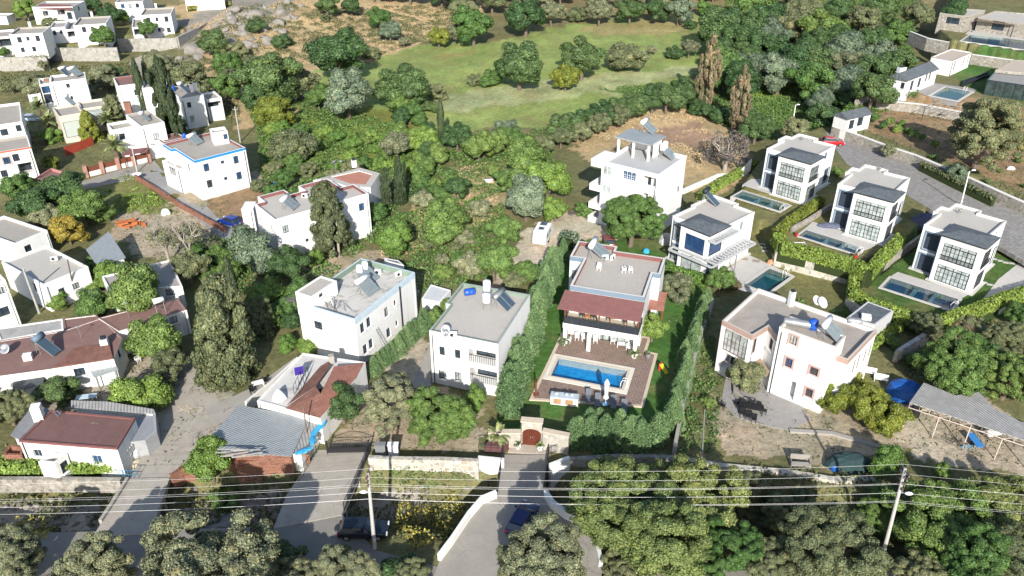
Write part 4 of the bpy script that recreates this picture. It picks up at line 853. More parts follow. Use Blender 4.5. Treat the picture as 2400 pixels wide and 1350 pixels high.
for zc,hh in ((9.35,2.5),(6.0,1.05),(2.9,1.05),(.45,1.1)):   # balcony boxes on the left side
    q=[a-d*1.9,a,a+n_*4.2,a-d*1.9+n_*4.2]
    if zc>9: MB().prism([tuple(v) for v in q],9.4,10.6,bottom=True).build('roof_overhang',WHITE,r)
    else:
        mb=MB(); mb.prism([tuple(v) for v in q],zc-.55,zc-.4,bottom=True); 
        for s,e in ((q[0],q[1]),(q[0],q[3])):
            m=(s+e)/2; mb.box((m.x,m.y,zc),(((e-s).length),.14,1.05),math.atan2((e-s).y,(e-s).x))
        mb.build('balcony',WHITE,r)
# roof pavilion
pz=10.0; Q=ortho([Gz(K_[0]+x/5.625,K_[1]+y/5.625,pz+3.) for x,y in [(560,218),(1035,325),(1255,212),(785,118)]])
pav=empty('x',(0,0,0)); bpy.data.objects.remove(pav)
zc=lambda x,y:pz+3.0
P2=offset(Q,-.05); mb=MB(); mb.prism(P2,pz+2.75,pz+2.95,bottom=True); mb.build('pavilion_roof',plain('grey_felt_roof',(.27,.30,.31),.1,.6,.7,stain=(1.,.6,.4,(.33,.35,.35))),r)
I=offset(Q,.45)
for i,t in ((0,0.),(0,.5),(0,1.)):
    a=Vector(I[0]); b=Vector(I[1]); m=a+(b-a)*t; MB().box((m.x,m.y,pz+1.4),(.32,.32,2.7),math.atan2((b-a).y,(b-a).x)).build('column',WHITE,r)
a=Vector(I[1]);b=Vector(I[2]);m=a*.3+b*.7; MB().box((m.x,m.y,pz+1.4),((b-a).length*.6,.2,2.7),math.atan2((b-a).y,(b-a).x)).build('pavilion_wall',WHITE,r)
a=Vector(I[3]);b=Vector(I[2]);m=(a+b)/2; MB().box((m.x,m.y,pz+1.4),((b-a).length,.2,2.7),math.atan2((b-a).y,(b-a).x)).build('pavilion_wall',WHITE,r)
# --- central villa
cz=8.6
CV=[(412,655),(930,745),(990,570),(1050,580),(1075,462),(725,415),(745,380),(465,345),(410,450),(505,468)]
r31,pv=house('villa','white villa with a gravel roof and long maroon verandah roof above the blue pool',CV,7.0,z,G_,inner=MAROON,outer=BLUEPL,capm=plain('cream_cap',(.60,.57,.52),.04,1.),par=.55,band=.62,roof=ROOFG,pt=.28,
 wins=[(0,1240+560/5,550+880/5,1.7,2.,'d',{'zc':4.3,'fr':WHITEM}),(1,1,1,.1,.1,'o')] [:1] and [])
av=Vector(pv[0]); bv=Vector(pv[1]); dv=(bv-av).normalized(); nv=Vector((dv.y,-dv.x)); Lv=(bv-av).length; angv=math.atan2(dv.y,dv.x)
def V(u,q,zz): p=av+dv*u+nv*q; return (p.x,p.y,zz)
DPV=2.6; zfl=3.3   # depth of the verandah and its floor
aw=[V(-.6,0,0)[:2],V(Lv+.15,0,0)[:2],V(Lv+.2,DPV+.35,0)[:2],V(-.7,DPV+.35,0)[:2]]
awning(r31,'verandah_roof',ccw(aw),[7.35 if i in () else 0 for i in range(4)],MARTILE) if False else None
mb=MB(); P0,P1,P2,P3=[V(-.6,0.02,6.36),V(Lv+.1,.02,6.36),V(Lv+.2,DPV+.5,5.55),V(-.7,DPV+.5,5.55)]
mb.poly([P0,P3,P2,P1]); mb.poly([(q[0],q[1],q[2]-.14) for q in (P0,P1,P2,P3)])
for s,e in ((P0,P3),(P3,P2),(P2,P1)): mb.poly([s,(s[0],s[1],s[2]-.14),(e[0],e[1],e[2]-.14),e])
mb.build('verandah_roof',MARTILE,r31)
MB().prism(ccw([V(-.1,0,0)[:2],V(Lv+.1,0,0)[:2],V(Lv+.1,DPV,0)[:2],V(-.1,DPV,0)[:2]]),zfl-.75,zfl,bottom=True).build('verandah_floor',[WHITE][0],r31)
MB().cap(ccw([V(0,0.05,0)[:2],V(Lv,0.05,0)[:2],V(Lv,DPV-.12,0)[:2],V(0,DPV-.12,0)[:2]]),zfl+.012).build('floor_tiles',plain('beige_floor_tile',(.52,.46,.37),.05,2.,.6),r31)
for u in (.1,Lv*.47,Lv-.1):
    p=V(u,DPV-.1,(zfl+5.62)/2); MB().box(p,(.16,.16,5.62-zfl),angv).build('verandah_post',BROWNW,r31)
rb=MB(); 
for k in range(15):
    u=.05+(Lv-.1)*k/14; p=V(u,DPV+.03,zfl+.45); rb.box(p,(.05,.05,1.),angv)
for zz in (.05,.95): rb.box(V(Lv/2,DPV+.03,zfl+zz),(Lv,.06,.06),angv)
rb.build('railing',DARKM,r31)
MB().box(V(Lv/2,DPV+.0,zfl+.45),(Lv-.1,.02,.8),angv).build('railing_glass',plain('smoked_glass',(.035,.04,.05),.1,1.,.2),r31)
for s in (0,1):
    p=V(0 if not s else Lv,DPV/2,zfl+.5); MB().box(p,(.05,DPV,.9),angv).build('side_railing',DARKM,r31)
for u,w_ in ((1.7,1.6),(4.2,1.2),(6.4,1.5),(8.4,1.5)):
    if u+w_/2<Lv:
        window(r31,av,dv,u-w_/2,u+w_/2,zfl+.05,zfl+2.0,-.06,'d',WHITEM,PALEGL)
for u,w_ in ((1.8,1.7),(4.4,1.6),(6.2,2.),(8.6,1.6)):
    if u+w_/2<Lv: window(r31,av,dv,u-w_/2,u+w_/2,.1,2.3,-.06,'d',DARKM,PALEGL)
for u in (.2,Lv*.36,Lv-.25):
    for q in ((DPV-.25 if u!=Lv*.36 else DPV+.2,),): MB().box(V(u,q[0],1.28),(.45,.45,2.55),angv).build('porch_column',WHITE,r31)
a=Vector(pv[9]); MBx=window(r31,Vector(pv[8]),(Vector(pv[9])-Vector(pv[8])).normalized(),.35,1.25,3.7,5.1,-.05,'w',BLUEFR,BLUEGL)
# tiled porch on its right side
q=[Gz(1240+x/5,550+y/5,3.) for x,y in [(1392,850),(1580,875),(1600,770),(1412,770)]]; awning(r31,'porch_roof',ccw(q),[2.8,2.8,3.3,3.3],TILE)
q2=[Gz(1240+x/5,550+y/5,3.6) for x,y in [(1510,750),(1600,765),(1620,690),(1535,685)]]; awning(r31,'porch_roof',ccw(q2),[3.4,3.4,3.8,3.8],TILE)
for p in offset(ccw(q),.2)[:4]: MB().box((p[0],p[1],1.4),(.16,.16,2.8)).build('porch_post',BROWNW,r31)
# --- black-windowed villas: one is built, the other two are copies
def villa(z0=1.):
    V_=(2040,460,5.)
    P=ortho([Gz(V_[0]+x/5,V_[1]+y/5,z0+6.9) for x,y in [(612,330),(1315,530),(1592,290),(1275,190),(1310,165),(1000,78),(915,140),(850,115),(715,172),(832,195)]])
    global VP; VP=P
    off=(V_[0],V_[1],5.)
    r,p=house('villa','nearest of the three white black-windowed villas, alone on the widest green lawn',None,6.9,z0,off,pts=P,roof=ROOFL,par=.35,band=.35,capm=plain('grey_parapet_cap',(.48,.46,.44),.04,1.),plinth=True,
      wins=[(0,728,545,2.2,2.5,'s',{'fr':BLUEFR,'trim':BLUEPL}),(0,650,790,2.2,2.5,'s',{'fr':BLUEFR,'trim':BLUEPL}),(1,1425,700,1.6,2.3,'d',{'trim':BLUEPL}),(1,1480,440,.9,1.2,'w',{'fr':BLUEFR})])
    # projecting bay
    a=Vector(P[0]); b=Vector(P[1]); d=(b-a).normalized(); n=Vector((d.y,-d.x)); Ln=(b-a).length; c=Vector(P[2]); e=(c-b).normalized()
    u0=Ln*.40; q=1.5
    A0=a+d*u0+n*q; A1=b+d*1.0+n*q; A2=A1-n*4.3; A3=A0-n*4.3
    bay=[tuple(A0),tuple(A1),tuple(A2),tuple(A3)]
    W=(A1-A0).length; 
    ops0=[(.55,W-.75,.25,2.75,.14),(.55,W-.75,3.45,5.95,.14)]; ops1=[(.5,3.6,.25,2.75,.14),(.5,3.6,3.45,5.95,.14)]
    mb=MB(); wallface(mb,bay[0],bay[1],z0-1,z0+6.85,[(o[0],o[1],o[2]+z0,o[3]+z0,o[4]) for o in ops0]); wallface(mb,bay[1],bay[2],z0-1,z0+6.85,[(o[0],o[1],o[2]+z0,o[3]+z0,o[4]) for o in ops1])
    wallface(mb,bay[2],bay[3],z0-1,z0+6.85,[]); wallface(mb,bay[3],bay[0],z0-1,z0+6.85,[])
    w_=mb.build('bay_walls',WHITE,r)
    for o in ops0: window(r,A0,(A1-A0).normalized(),o[0],o[1],z0+o[2],z0+o[3],.14,'g',DARKM,PALEGL)
    for o in ops1: window(r,A1,(A2-A1).normalized(),o[0],o[1],z0+o[2],z0+o[3],.14,'g',DARKM,PALEGL)
    RP=offset(bay,-.28); zf=z0+6.95
    ri=[RP[0],RP[1],RP[2],RP[3]]; m1=(Vector(RP[1])+Vector(RP[2]))/2; m2=(Vector(RP[0])+Vector(RP[3]))/2
    mb=MB(); mb.prism(RP,zf-.12,zf+.02,bottom=True); mb.build('eaves',DARKM,r)
    k=[Vector(v) for v in RP]; ct=sum(k,Vector((0,0)))/4; dn=(k[1]-k[0]).normalized(); en=(k[3]-k[0]).normalized()
    R1=ct-dn*1.0; R2=ct+dn*1.0; mb=MB(); mb.poly([(*k[0],zf+.02),(*k[1],zf+.02),(*R2,zf+.5),(*R1,zf+.5)]); mb.poly([(*k[1],zf+.02),(*k[2],zf+.02),(*R2,zf+.5)]); mb.poly([(*k[2],zf+.02),(*k[3],zf+.02),(*R1,zf+.5),(*R2,zf+.5)]); mb.poly([(*k[3],zf+.02),(*k[0],zf+.02),(*R1,zf+.5)])
    mb.build('bay_roof',SLATE,r)
    for (s0,s1,dd,pp) in ((.5,W-.7,(A1-A0).normalized(),A0),(.45,3.65,(A2-A1).normalized(),A1)):
        rb=MB(); an=math.atan2(dd.y,dd.x); m=pp+dd*(s0+s1)/2+Vector((dd.y,-dd.x))*.08
        rb.box((m.x,m.y,z0+4.2),(s1-s0,.05,.05),an); rb.box((m.x,m.y,z0+3.55),(s1-s0,.05,.05),an)
        nk=int((s1-s0)/.16)
        for kk in range(nk+1):
            m2_=pp+dd*(s0+(s1-s0)*kk/nk)+Vector((dd.y,-dd.x))*.08; rb.box((m2_.x,m2_.y,z0+3.87),(.025,.025,.64),an)
        rb.build('balcony_railing',DARKM,r)
    # bluish shade of the recess left of the bay, painted as a strip
    m=a+d*(u0-.28)+n*.03; MB().box((m.x,m.y,z0+3.1),(.5,.1,6.2),math.atan2(d.y,d.x)).build('recess_shade_strip',BLUEPL,r)
    PB=offset(bay,-.35); MB().prism(PB,z0-.8,z0+.15).build('bay_plinth',plain('plinth_stone',(.52,.50,.46),.05,1.,.8),r)
    return r,P
vC,PC=villa()
def vcopy(label,cL,z0):
    c=copy_tree(vC); c['label']=label; a=Vector(PC[0]); b=Vector(Gz(*cL[0],z0+6.9)); 
    # direction from left corner to right corner tells the turn
    a2=Vector(PC[2]); b2=Vector(Gz(*cL[1],z0+6.9)); t=math.atan2((b2-b).y,(b2-b).x)-math.atan2((a2-a).y,(a2-a).x)
    o=Vector(vC.location[:2]); rel=o-a; ca,sa=math.cos(t),math.sin(t); mid=((b2+b)-(a2-a)*0)/2
    am=(a+a2)/2; relm=o-am; c.location=(mid.x+relm.x*ca-relm.y*sa,mid.y+relm.x*sa+relm.y*ca,z0); c.rotation_euler=(0,0,t)
    print('villa copy',round(math.degrees(t),1),(b2-b).length,(a2-a).length); return c
vB=vcopy('middle one of the three white black-windowed villas, with the folded blue-grey parasol on its patio',[(1962,430),(2136,416)],2.2)
vA=vcopy('farthest of the three white black-windowed villas, beside the tall lamp pole and the red car',[(1798,347),(1959,340)],2.2)
# --- villa with the beam pergola
J_=(1540,440,5.294)
PD=[(175,345),(770,560),(1195,300),(1000,215),(1008,165),(735,88),(610,120),(400,185),(405,205)]
PD=[(175,345),(770,560),(1195,300),(925,205),(1008,172),(735,88),(385,195),(480,210)]
r32,pd=house('villa','white villa with grey beam pergolas and dark blue sliding windows beside the teal pool',[(175,345),(790,565),(1195,300),(905,205),(1005,172),(735,88),(500,205)][:4]+[(735,88),(385,200)][:0] ,7.,z,J_) if False else house('villa','white villa with grey beam pergolas and dark blue sliding windows beside the teal pool',[(175,345),(740,545),(1195,295),(985,212),(1008,190),(735,95),(390,200),(470,225)],6.9,z,J_,roof=ROOFL,par=.35,band=.35,plinth=True,capm=plain('grey_parapet_cap',(.48,.46,.44),.04,1.),
  wins=[(0,285,560,2.,2.5,'g',{'trim':BLUEPL,'pane':PALEGL}),(0,260,820,2.,2.4,'3',{'trim':BLUEPL,'pane':PALEGL}),(1,1050,470,.8,1.3,'w',{'fr':BLUEFR})])
a=Vector(pd[0]); b=Vector(pd[1]); d=(b-a).normalized(); n=Vector((d.y,-d.x)); Ln=(b-a).length
u0=Ln*.36; A0=a+d*u0+n*1.4; A1=b+d*.2+n*1.4; A2=A1-n*4.4; A3=A0-n*4.4; W=(A1-A0).length
mb=MB(); o0=[(W*.18,W*.86,3.4,5.9,.14),(W*.12,W*.84,.2,2.6,.14)]; o1=[(.3,3.4,3.4,5.9,.14),(.3,3.4,.2,2.6,.14)]
wallface(mb,tuple(A0),tuple(A1),-1,6.85,o0); wallface(mb,tuple(A1),tuple(A2),-1,6.85,o1); wallface(mb,tuple(A2),tuple(A3),-1,6.85,[]); wallface(mb,tuple(A3),tuple(A0),-1,6.85,[]); mb.build('bay_walls',WHITE,r32)
NAVY=glass('navy_glass',(.02,.05,.12),.08)
window(r32,A0,(A1-A0).normalized(),*o0[0][:4],.14,'1',DARKM,NAVY); window(r32,A0,(A1-A0).normalized(),*o0[1][:4],.14,'d',DARKM,PALEGL)
window(r32,A1,(A2-A1).normalized(),*o1[0][:4],.14,'1',DARKM,NAVY); window(r32,A1,(A2-A1).normalized(),*o1[1][:4],.14,'d',DARKM,GLASS)
RP=offset([tuple(A0),tuple(A1),tuple(A2),tuple(A3)],-.3); MB().prism(RP,6.83,6.97,bottom=True).build('eaves',DARKM,r32)
k=[Vector(v) for v in RP]; ct=sum(k,Vector((0,0)))/4; dn=(k[1]-k[0]).normalized(); R1=ct-dn; R2=ct+dn; mb=MB(); zf=6.98
mb.poly([(*k[0],zf),(*k[1],zf),(*R2,zf+.5),(*R1,zf+.5)]); mb.poly([(*k[1],zf),(*k[2],zf),(*R2,zf+.5)]); mb.poly([(*k[2],zf),(*k[3],zf),(*R1,zf+.5),(*R2,zf+.5)]); mb.poly([(*k[3],zf),(*k[0],zf),(*R1,zf+.5)]); mb.build('bay_roof',SLATE,r32)
def pergola(root,o,du,dn_,L1,L2,zt,nb,name,posts=()):
    """beams of a flat slatted canopy: L1 along du, L2 along dn_"""
    f=MB(); an=math.atan2(du.y,du.x)
    for t in (0,L2): m=o+du*L1/2+dn_*t; f.box((m.x,m.y,zt),(L1,.16,.3),an)
    for t in (0,L1): m=o+du*t+dn_*L2/2; f.box((m.x,m.y,zt),(.16,L2,.3),an)
    for i in range(1,nb): m=o+du*L1*i/nb+dn_*L2/2; f.box((m.x,m.y,zt-.01),(.14,L2-.16,.2),an)
    ob=f.build(name,plain('grey_painted_steel',(.42,.43,.44),.05,1.,.5),root)
    for u,v in posts: m=o+du*u+dn_*v; MB().box((m.x,m.y,zt/2),(.13,.13,zt-.25),an).build('pergola_post',GREYM,root)
dd=(A2-A1).normalized(); ou=Vector((dd.y,-dd.x))
pergola(r32,A1+(-dd)*.2,dd,ou,9.5,1.8,3.15,13,'pergola',[(0.3,1.7),(5.,1.7)])
pergola(r32,A0-n*0+ (A1-A0).normalized()*-.9,(A1-A0).normalized(),n,W+2.6,1.1,3.0,2,'canopy_frame')
pergola(r32,A1+ou*.02-dd*.1,dd,ou,5.4,1.1,6.1,9,'upper_pergola')
# --- brown-trimmed house
Lq=(1660,660,4.0909)
r36,p36=house('house','large white house with brown-trimmed parapets, arched openings and a tall front block with solar tanks',[(425,518),(580,425),(650,520),(1280,730),(1345,750),(1620,460),(480,62),(135,372)],7.,z,Lq,inner=WHITE,outer=BROWNPL,capm=plain('beige_cap',(.50,.44,.38),.05,1.),par=.5,band=.62,roof=plain('dusty_roof',(.34,.30,.26),.12,.6,.9,.1,stain=(.5,.55,.5,(.25,.22,.19))),snap=False,
 wins=[(7,255,595,3.1,2.9,'3',{'fr':BROWNW,'pane':PALEGL}),(7,230,800,3.0,2.2,'l',{'rail':False}),(0,445,610,.8,2.,'w',{'fr':BROWNW}),(4,1400,815,.7,2.,'s',{'pane':plain('brown_shutter',(.30,.19,.15),.08,2.)}),(4,1443,765,.7,2.,'s',{'pane':plain('brown_shutter',(.30,.19,.15),.08,2.)}),(4,1507,705,.7,1.9,'s',{'pane':plain('brown_shutter',(.30,.19,.15),.08,2.)}),(4,1552,660,.7,1.9,'s',{'pane':plain('brown_shutter',(.30,.19,.15),.08,2.)}),(1,600,600,.8,1.4,'w',{'fr':BROWNW})])
sub(r36,[(668,430),(1218,622),(1330,522),(800,335)],8.7,z,Lq,snap=True,outer=WHITE,band=.25,capm=plain('beige_cap',(.50,.44,.38),.05,1.),par=.45,roof=plain('dusty_roof',(.34,.30,.26)),
 wins=[(0,815,562,.8,1.1,'w',{'fr':BROWNW,'trim':PINKTRIM}),(0,770,780,.8,1.2,'w',{'fr':BROWNW,'trim':PINKTRIM}),(0,1012,862,.9,1.,'w',{'fr':BROWNW,'trim':PINKTRIM}),(0,965,1068,.8,1.1,'w',{'fr':BROWNW,'trim':PINKTRIM}),(0,720,1010,2.6,2.4,'l',{'rail':False})])
chim(r36,1660+785/4.09,660+230/4.09,6.5,(.55,.55,1.9))
q=[Gz(1660+x/4.09,660+y/4.09,3.) for x,y in [(350,810),(560,900),(590,850),(470,680)]]; awning(r36,'porch_roof',ccw(q),[2.9]*4,plain('thatch_tile',(.33,.24,.17),.2,3.))
# --- greenhouse-like shed beside it
r,p=house('shed','grey shingled shed with a small white hatch beside the brown-trimmed house',[(1330,345),(1600,415),(1780,280),(1530,190)],2.9,z,Lq,par=.04,roof=SLATE,wall=plain('pale_boards',(.5,.5,.5),.1,2.),snap=False,cat='shed')
mb=MB(); x,y=Gz(1660+1515/4.09,660+340/4.09,3.1); mb.box((x,y,3.1),(1.1,.9,.5),-.3); mb.build('hatch',WHITE,r)
# --- right top buildings
def gabled(name,label,px,zw,z0,off,roofm,rise,wins=(),wall=WHITE,cat='house',axis=0):
    r,p=house(name,label,px,zw,z0,off,par=.02,band=.1,wall=wall,wins=wins,cat=cat,pt=.1); gable(r,p,z0+zw,rise,roofm,.3,axis,'gable_roof'); return r,p
gabled('shed','small white gabled shed with a grey roof at the end of the orchard wall',[(555,850),(700,800),(640,770),(490,800)],2.9,3.4,D_,SLATE,1.0,[(0,588,875,1.4,1.8,'d'),(0,650,850,1.6,1.7,'d')],cat='shed')
r,p=gabled('pool_house','long white pool house with a grey pitched roof beside the small green pool',[(980,570),(1180,490),(1080,455),(845,545)],3.4,5.,D_,SLATE,1.3,[(0,1012,600,1.4,2.1,'d'),(0,1065,580,1.4,2.,'d'),(0,1115,545,.9,1.6,'w'),(0,1140,530,.9,1.6,'w'),(3,870,590,.8,1.3,'w'),(3,945,602,.8,1.3,'w')])
chim(r,1800+935/3,505/3,9.,(1.6,1.,1.0),WHITE)
r,p=house('pavilion','flat-roofed white garden house with tall narrow windows behind the pool house',[(1300,425),(1432,368),(1290,340),(1150,400)],3.6,5.,D_,roof=plain('tan_roof',(.45,.38,.31),.06,1.),par=.2,capm=CONC,outer=CONC,wins=[(0,1313,460,.8,2.,'w'),(0,1345,445,.5,1.2,'w'),(0,1378,430,.7,2.,'w'),(0,1410,410,.7,2.,'w')])
r,p=house('villa','flat beige-roofed villa behind the black glass pavilion at the right edge',[(1600,490),(2100,540),(2100,430),(1730,420)],3.8,5.,D_,roof=plain('tan_roof',(.45,.38,.31),.06,1.),wall=WALLST,outer=CONC,par=.2,snap=False)
r,p=house('glass_pavilion','black-framed glass pavilion with a slatted roof on the lawn at the right edge',[(1545,560),(2100,640),(2100,560),(1590,510)],3.2,5.,D_,roof=ribbed('slatted_grey_roof',(.36,.34,.31),(.2,.19,.18),.6,.2),wall=glass('dark_glass_wall',(.03,.05,.05)),outer=DARKM,par=.1,band=.2,snap=False,cat='pavilion')
a=Vector(p[0]); b=Vector(p[1])
for t in np.linspace(0,1,9):
    m=a+(b-a)*t; MB().box((m.x,m.y-.05,6.5),(.12,.12,3.),0).build('mullion',DARKM,r)
house('garden_wall_black','long black reflecting screen wall beside the black glass pavilion',[(1370,590),(1560,520),(1555,505),(1380,560)],.7,5.,D_,wall=DARKM,outer=DARKM,roof=glass(),snap=False,cat='wall') 
r,p=house('villa','flat stone-clad villa with a brown slatted canopy above the wide blue pool',[(1210,90),(1410,115),(1530,70),(1280,55)],4.2,7.,D_,wall=WALLST,outer=CONC,capm=ROOFL,roof=ROOFL,par=.25,snap=False,wins=[(0,1300,145,3.2,1.6,'d')])
sub(r,[(1480,120),(2100,210),(2100,120),(1600,75)],3.6,7.,D_,wall=WALLST,outer=CONC,capm=ROOFL,roof=ROOFL,par=.25,snap=False,wins=[(0,1620,175,3.,2.2,'d'),(0,1700,190,3.,2.2,'d')])
q=[Gz(1800+x/3,y/3,10.) for x,y in [(1455,145),(1730,180),(1790,155),(1520,120)]]; awning(r,'slatted_canopy',ccw(q),[10.1]*4,ribbed('brown_slats',(.22,.17,.13),(.1,.08,.06),1.5,.2))
for p_ in ccw(q): MB().box((p_[0],p_[1],8.5),(.16,.16,3.1)).build('canopy_post',DARKM,r)
# --- low tile-roofed house and sheet shed
M_=(480,800,4.0909)
r,p=house('house','low house with a peeling white roof terrace and red tiled slopes beside the alley',[(500,570),(1110,740),(1540,200),(940,110)],3.4,z,M_,snap=False,roof=plain('peeling_white_roof',(.55,.53,.50),.08,1.,.9,.1,stain=(.8,.55,.8,(.30,.28,.25))),par=.12,wall=OLDWHITE)
def pz_(l,zz): return [(*Gz(M_[0]+x/M_[2],M_[1]+y/M_[2],zz_),zz_) for (x,y),zz_ in zip(l,zz)]
mb=MB(); mb.poly(pz_([(1105,735),(1110,500),(1240,240),(1530,205),(1440,360)],[3.45,4.3,4.3,3.45,3.3])); mb.build('tiled_slope',TILE,r)
mb=MB(); mb.poly(pz_([(770,640),(1105,735),(1110,500),(1060,430)],[3.45,3.45,4.3,4.25])); mb.build('tiled_slope',ribbed('mossy_tile',(.25,.12,.09),(.16,.08,.06),2.2,1.9,.25,.85),r)
mb=MB(); mb.poly(pz_([(780,620),(1060,430),(1200,240),(1190,190),(1110,235)],[3.45,4.25,4.3,3.9,3.5])); mb.build('tiled_slope',ribbed('mossy_tile',(.25,.12,.09),(.16,.08,.06),2.2,1.9,.25,.85),r)
chim(r,480+1215/4.09,800+190/4.09,3.9,(.6,.6,.8),CONC,cap=False)
openshed('shed','wide grey corrugated sheet roof of the yard shed below the peeling white terrace',[(120,1040),(830,1085),(1000,740),(330,625),(20,930)],2.6,.4,M_,CORR,wallm=BRICK) 
openshed('shed','narrow plank and sheet lean-to roof edged with blue tarpaulin beside the sheet shed',[(790,1050),(930,1075),(1110,780),(1010,750)],2.4,.3,M_,CORR2,wallm=OLDWHITE)
# --- corrugated canopy at the right
N_=(2080,860,5.625)
P=[Gz(N_[0]+x/5.625,N_[1]+y/5.625,3.4) for x,y in [(295,465),(1800,960),(2400,1150),(2400,900),(1800,740),(1400,540),(1210,330),(900,375),(480,205)]]
P=ccw(P); cx=sum(p[0] for p in P)/len(P); cy=sum(p[1] for p in P)/len(P); r43=empty('canopy',(cx,cy,0),'long rusty corrugated canopy on a pale steel truss over the bicycle yard','canopy')
y0=min(p[1] for p in P); awning(r43,'roof',P,[3.4+.0*(p[1]-y0) for p in P],CORR2,.12)
F0=[Gz(N_[0]+x/5.625,N_[1]+y/5.625,3.2) for x,y in [(300,480),(1800,975)]]; a=Vector(F0[0]); b=Vector(F0[1]); b=a+(b-a)*1.3
tr=MB(); nseg=14; TP=plain('pale_steel',(.55,.47,.40),.1,2.,.5)
tr.tube((*a,3.25),(*b,3.25),.05); tr.tube((*a,2.65),(*b,2.65),.05)
for i in range(nseg):
    p=a+(b-a)*i/nseg; q=a+(b-a)*(i+1)/nseg; tr.tube((*p,2.65),(*q,3.25) if i%2 else (*p,3.25),.035); tr.tube((*p,3.25) if i%2 else (*q,3.25),(*q,2.65) if not i%2 else (*p,2.65),.035)
tr.build('truss',TP,r43)
for i in range(0,nseg+1,3): p=a+(b-a)*i/nseg; MB().tube((*p,0),(*p,2.7),.06).build('post',TP,r43)
# ================================================================ things standing about
BLACK=plain('black_plastic',(.02,.02,.022),.1,2.,.5,fine=False); WPL=plain('white_plastic',(.78,.78,.77),.03,2.,.45,fine=False)
BARREL=plain('blue_plastic',(.02,.09,.42),.08,2.,.35,fine=False); RUB=plain('tyre_rubber',(.018,.018,.018),.1,3.,.9,fine=False); REDP=plain('red_pot',(.45,.03,.03),.1,2.,.6,fine=False)
PANELM=ribbed('solar_collector',(.05,.09,.13),(.10,.14,.17),4.,0,.1,.2,metal=.2,bump=.1); PANELG=ribbed('grey_collector',(.22,.27,.28),(.32,.36,.36),4.,0,.1,.3,metal=.3,bump=.1)
def P3(px,py,z=None):
    if z is None: return G(px,py)
    return (*Gz(px,py,z),z)
def solar(px,py,z,label,face=-.35,tank=WPL,n=2,s=1.,pan=None,vert=False,frame=True):
    s*=.86; x,y=Gz(px,py,z+.6); rt=empty('solar_heater',(x,y,z),label,'solar heater',None,face)
    # local x = direction the collectors face
    for i in range(n):
        o=(i-(n-1)/2)*1.05*s; m=MB(); c=math.radians(38); l=1.9*s
        m.box((.75*s,o,.75*s),(l,.98*s,.08),0); 
        m.v=[((vx-.75*s)*math.cos(c)+(vz-.75*s)*math.sin(c)+.75*s,vy,-(vx-.75*s)*math.sin(c)+(vz-.75*s)*math.cos(c)+.75*s) for vx,vy,vz in m.v]
        p=m.build('collector',pan or PANELM,rt,world=False)
        e=MB(); 
        for sg in (-1,1): e.box((.75*s,o+sg*.49*s,.75*s),(l+.04,.04,.11),0)
        e.v=[((vx-.75*s)*math.cos(c)+(vz-.75*s)*math.sin(c)+.75*s,vy,-(vx-.75*s)*math.sin(c)+(vz-.75*s)*math.cos(c)+.75*s) for vx,vy,vz in e.v]
        e.build('collector_edge',GREYM,rt,world=False)
    w_=.55*n*s; t=MB()
    if vert: 
        for k,sg in enumerate((-.5,.5)): t.lathe((-.15,sg*w_*.9,1.15*s),[(.02,0),(.36*s,.02),(.38*s,.1),(.38*s,.85*s),(.3*s,1.0*s),(.1*s,1.06*s)],16)
    else: t.tube((-.15,-w_,1.6*s),(-.15,w_,1.6*s),.3*s,None,16)
    t.build('tank',tank,rt,True,world=False)
    f=MB()
    for a in (-.4,.1):
        for b in (-w_*.8,w_*.8): f.tube((a*s,b,0),(-.15*s,b,1.35*s),.03)
    f.tube((-.4*s,-w_*.8,.4),(-.4*s,w_*.8,.9),.02); f.build('stand',GREYM,rt,world=False); return rt
def barrel(name,px,py,z,r,h,label,mat,lying=False,rz=0.,cat='tank'):
    x,y=Gz(px,py,z+(r if lying else h*.4)); m=MB(); pr=[(r*.9,0),(r,.05*h),(r,.3*h),(r*1.03,.33*h),(r,.36*h),(r,.64*h),(r*1.03,.67*h),(r,.7*h),(r,.93*h),(r*.8,h),(r*.25,h*1.01),(r*.25,h*1.06),(r*.2,h*1.06)]
    m.lathe((0,0,0),pr,18)
    if lying: m.v=[(c-h/2,b,a+r) for a,b,c in m.v]
    o=m.build(name,mat,None,True,loc=(0,0,0)); o.location=(x,y,z); o.rotation_euler=(0,0,rz); return tag(o,label,cat)
def acunit(px,py,z,label,rz=0.):
    x,y=Gz(px,py,z+.3); rt=empty('air_conditioner',(x,y,z),label,'air conditioner',None,rz); MB().box((0,0,.38),(.85,.34,.6)).build('casing',WPL,rt,world=False)
    MB().tube((-.12,-.175,.38),(-.12,-.19,.38),.22,None,16).build('fan_grille',DARKM,rt,world=False); MB().box((-.3,0,.04),(.06,.36,.08)).box((.3,0,.04),(.06,.36,.08)).build('foot',DARKM,rt,world=False); return rt
def dish(px,py,z,label,r=.45,az=-1.2,h=.9,mat=None):
    x,y=Gz(px,py,z+h); rt=empty('satellite_dish',(x,y,z),label,'satellite dish',None,az); m=MB(); m.lathe((0,0,0),[(.02,0),(r*.5,.05),(r*.85,.14),(r,.2),(r*.98,.22),(r*.5,.08),(.02,.03)],18)
    e=math.radians(48); m.v=[(a*math.cos(e)+c*math.sin(e),b,-a*math.sin(e)+c*math.cos(e)+h) for a,b,c in m.v]; m.build('reflector',mat or GREYM,rt,True,world=False)
    MB().tube((0,0,0),(0,0,h),.03).build('mast',GREYM,rt,world=False); MB().tube((.0,0,h-.15),(r*1.1,0,h+.35),.015).box((r*1.1,0,h+.35),(.1,.08,.08)).build('feed_arm',DARKM,rt,world=False); return rt
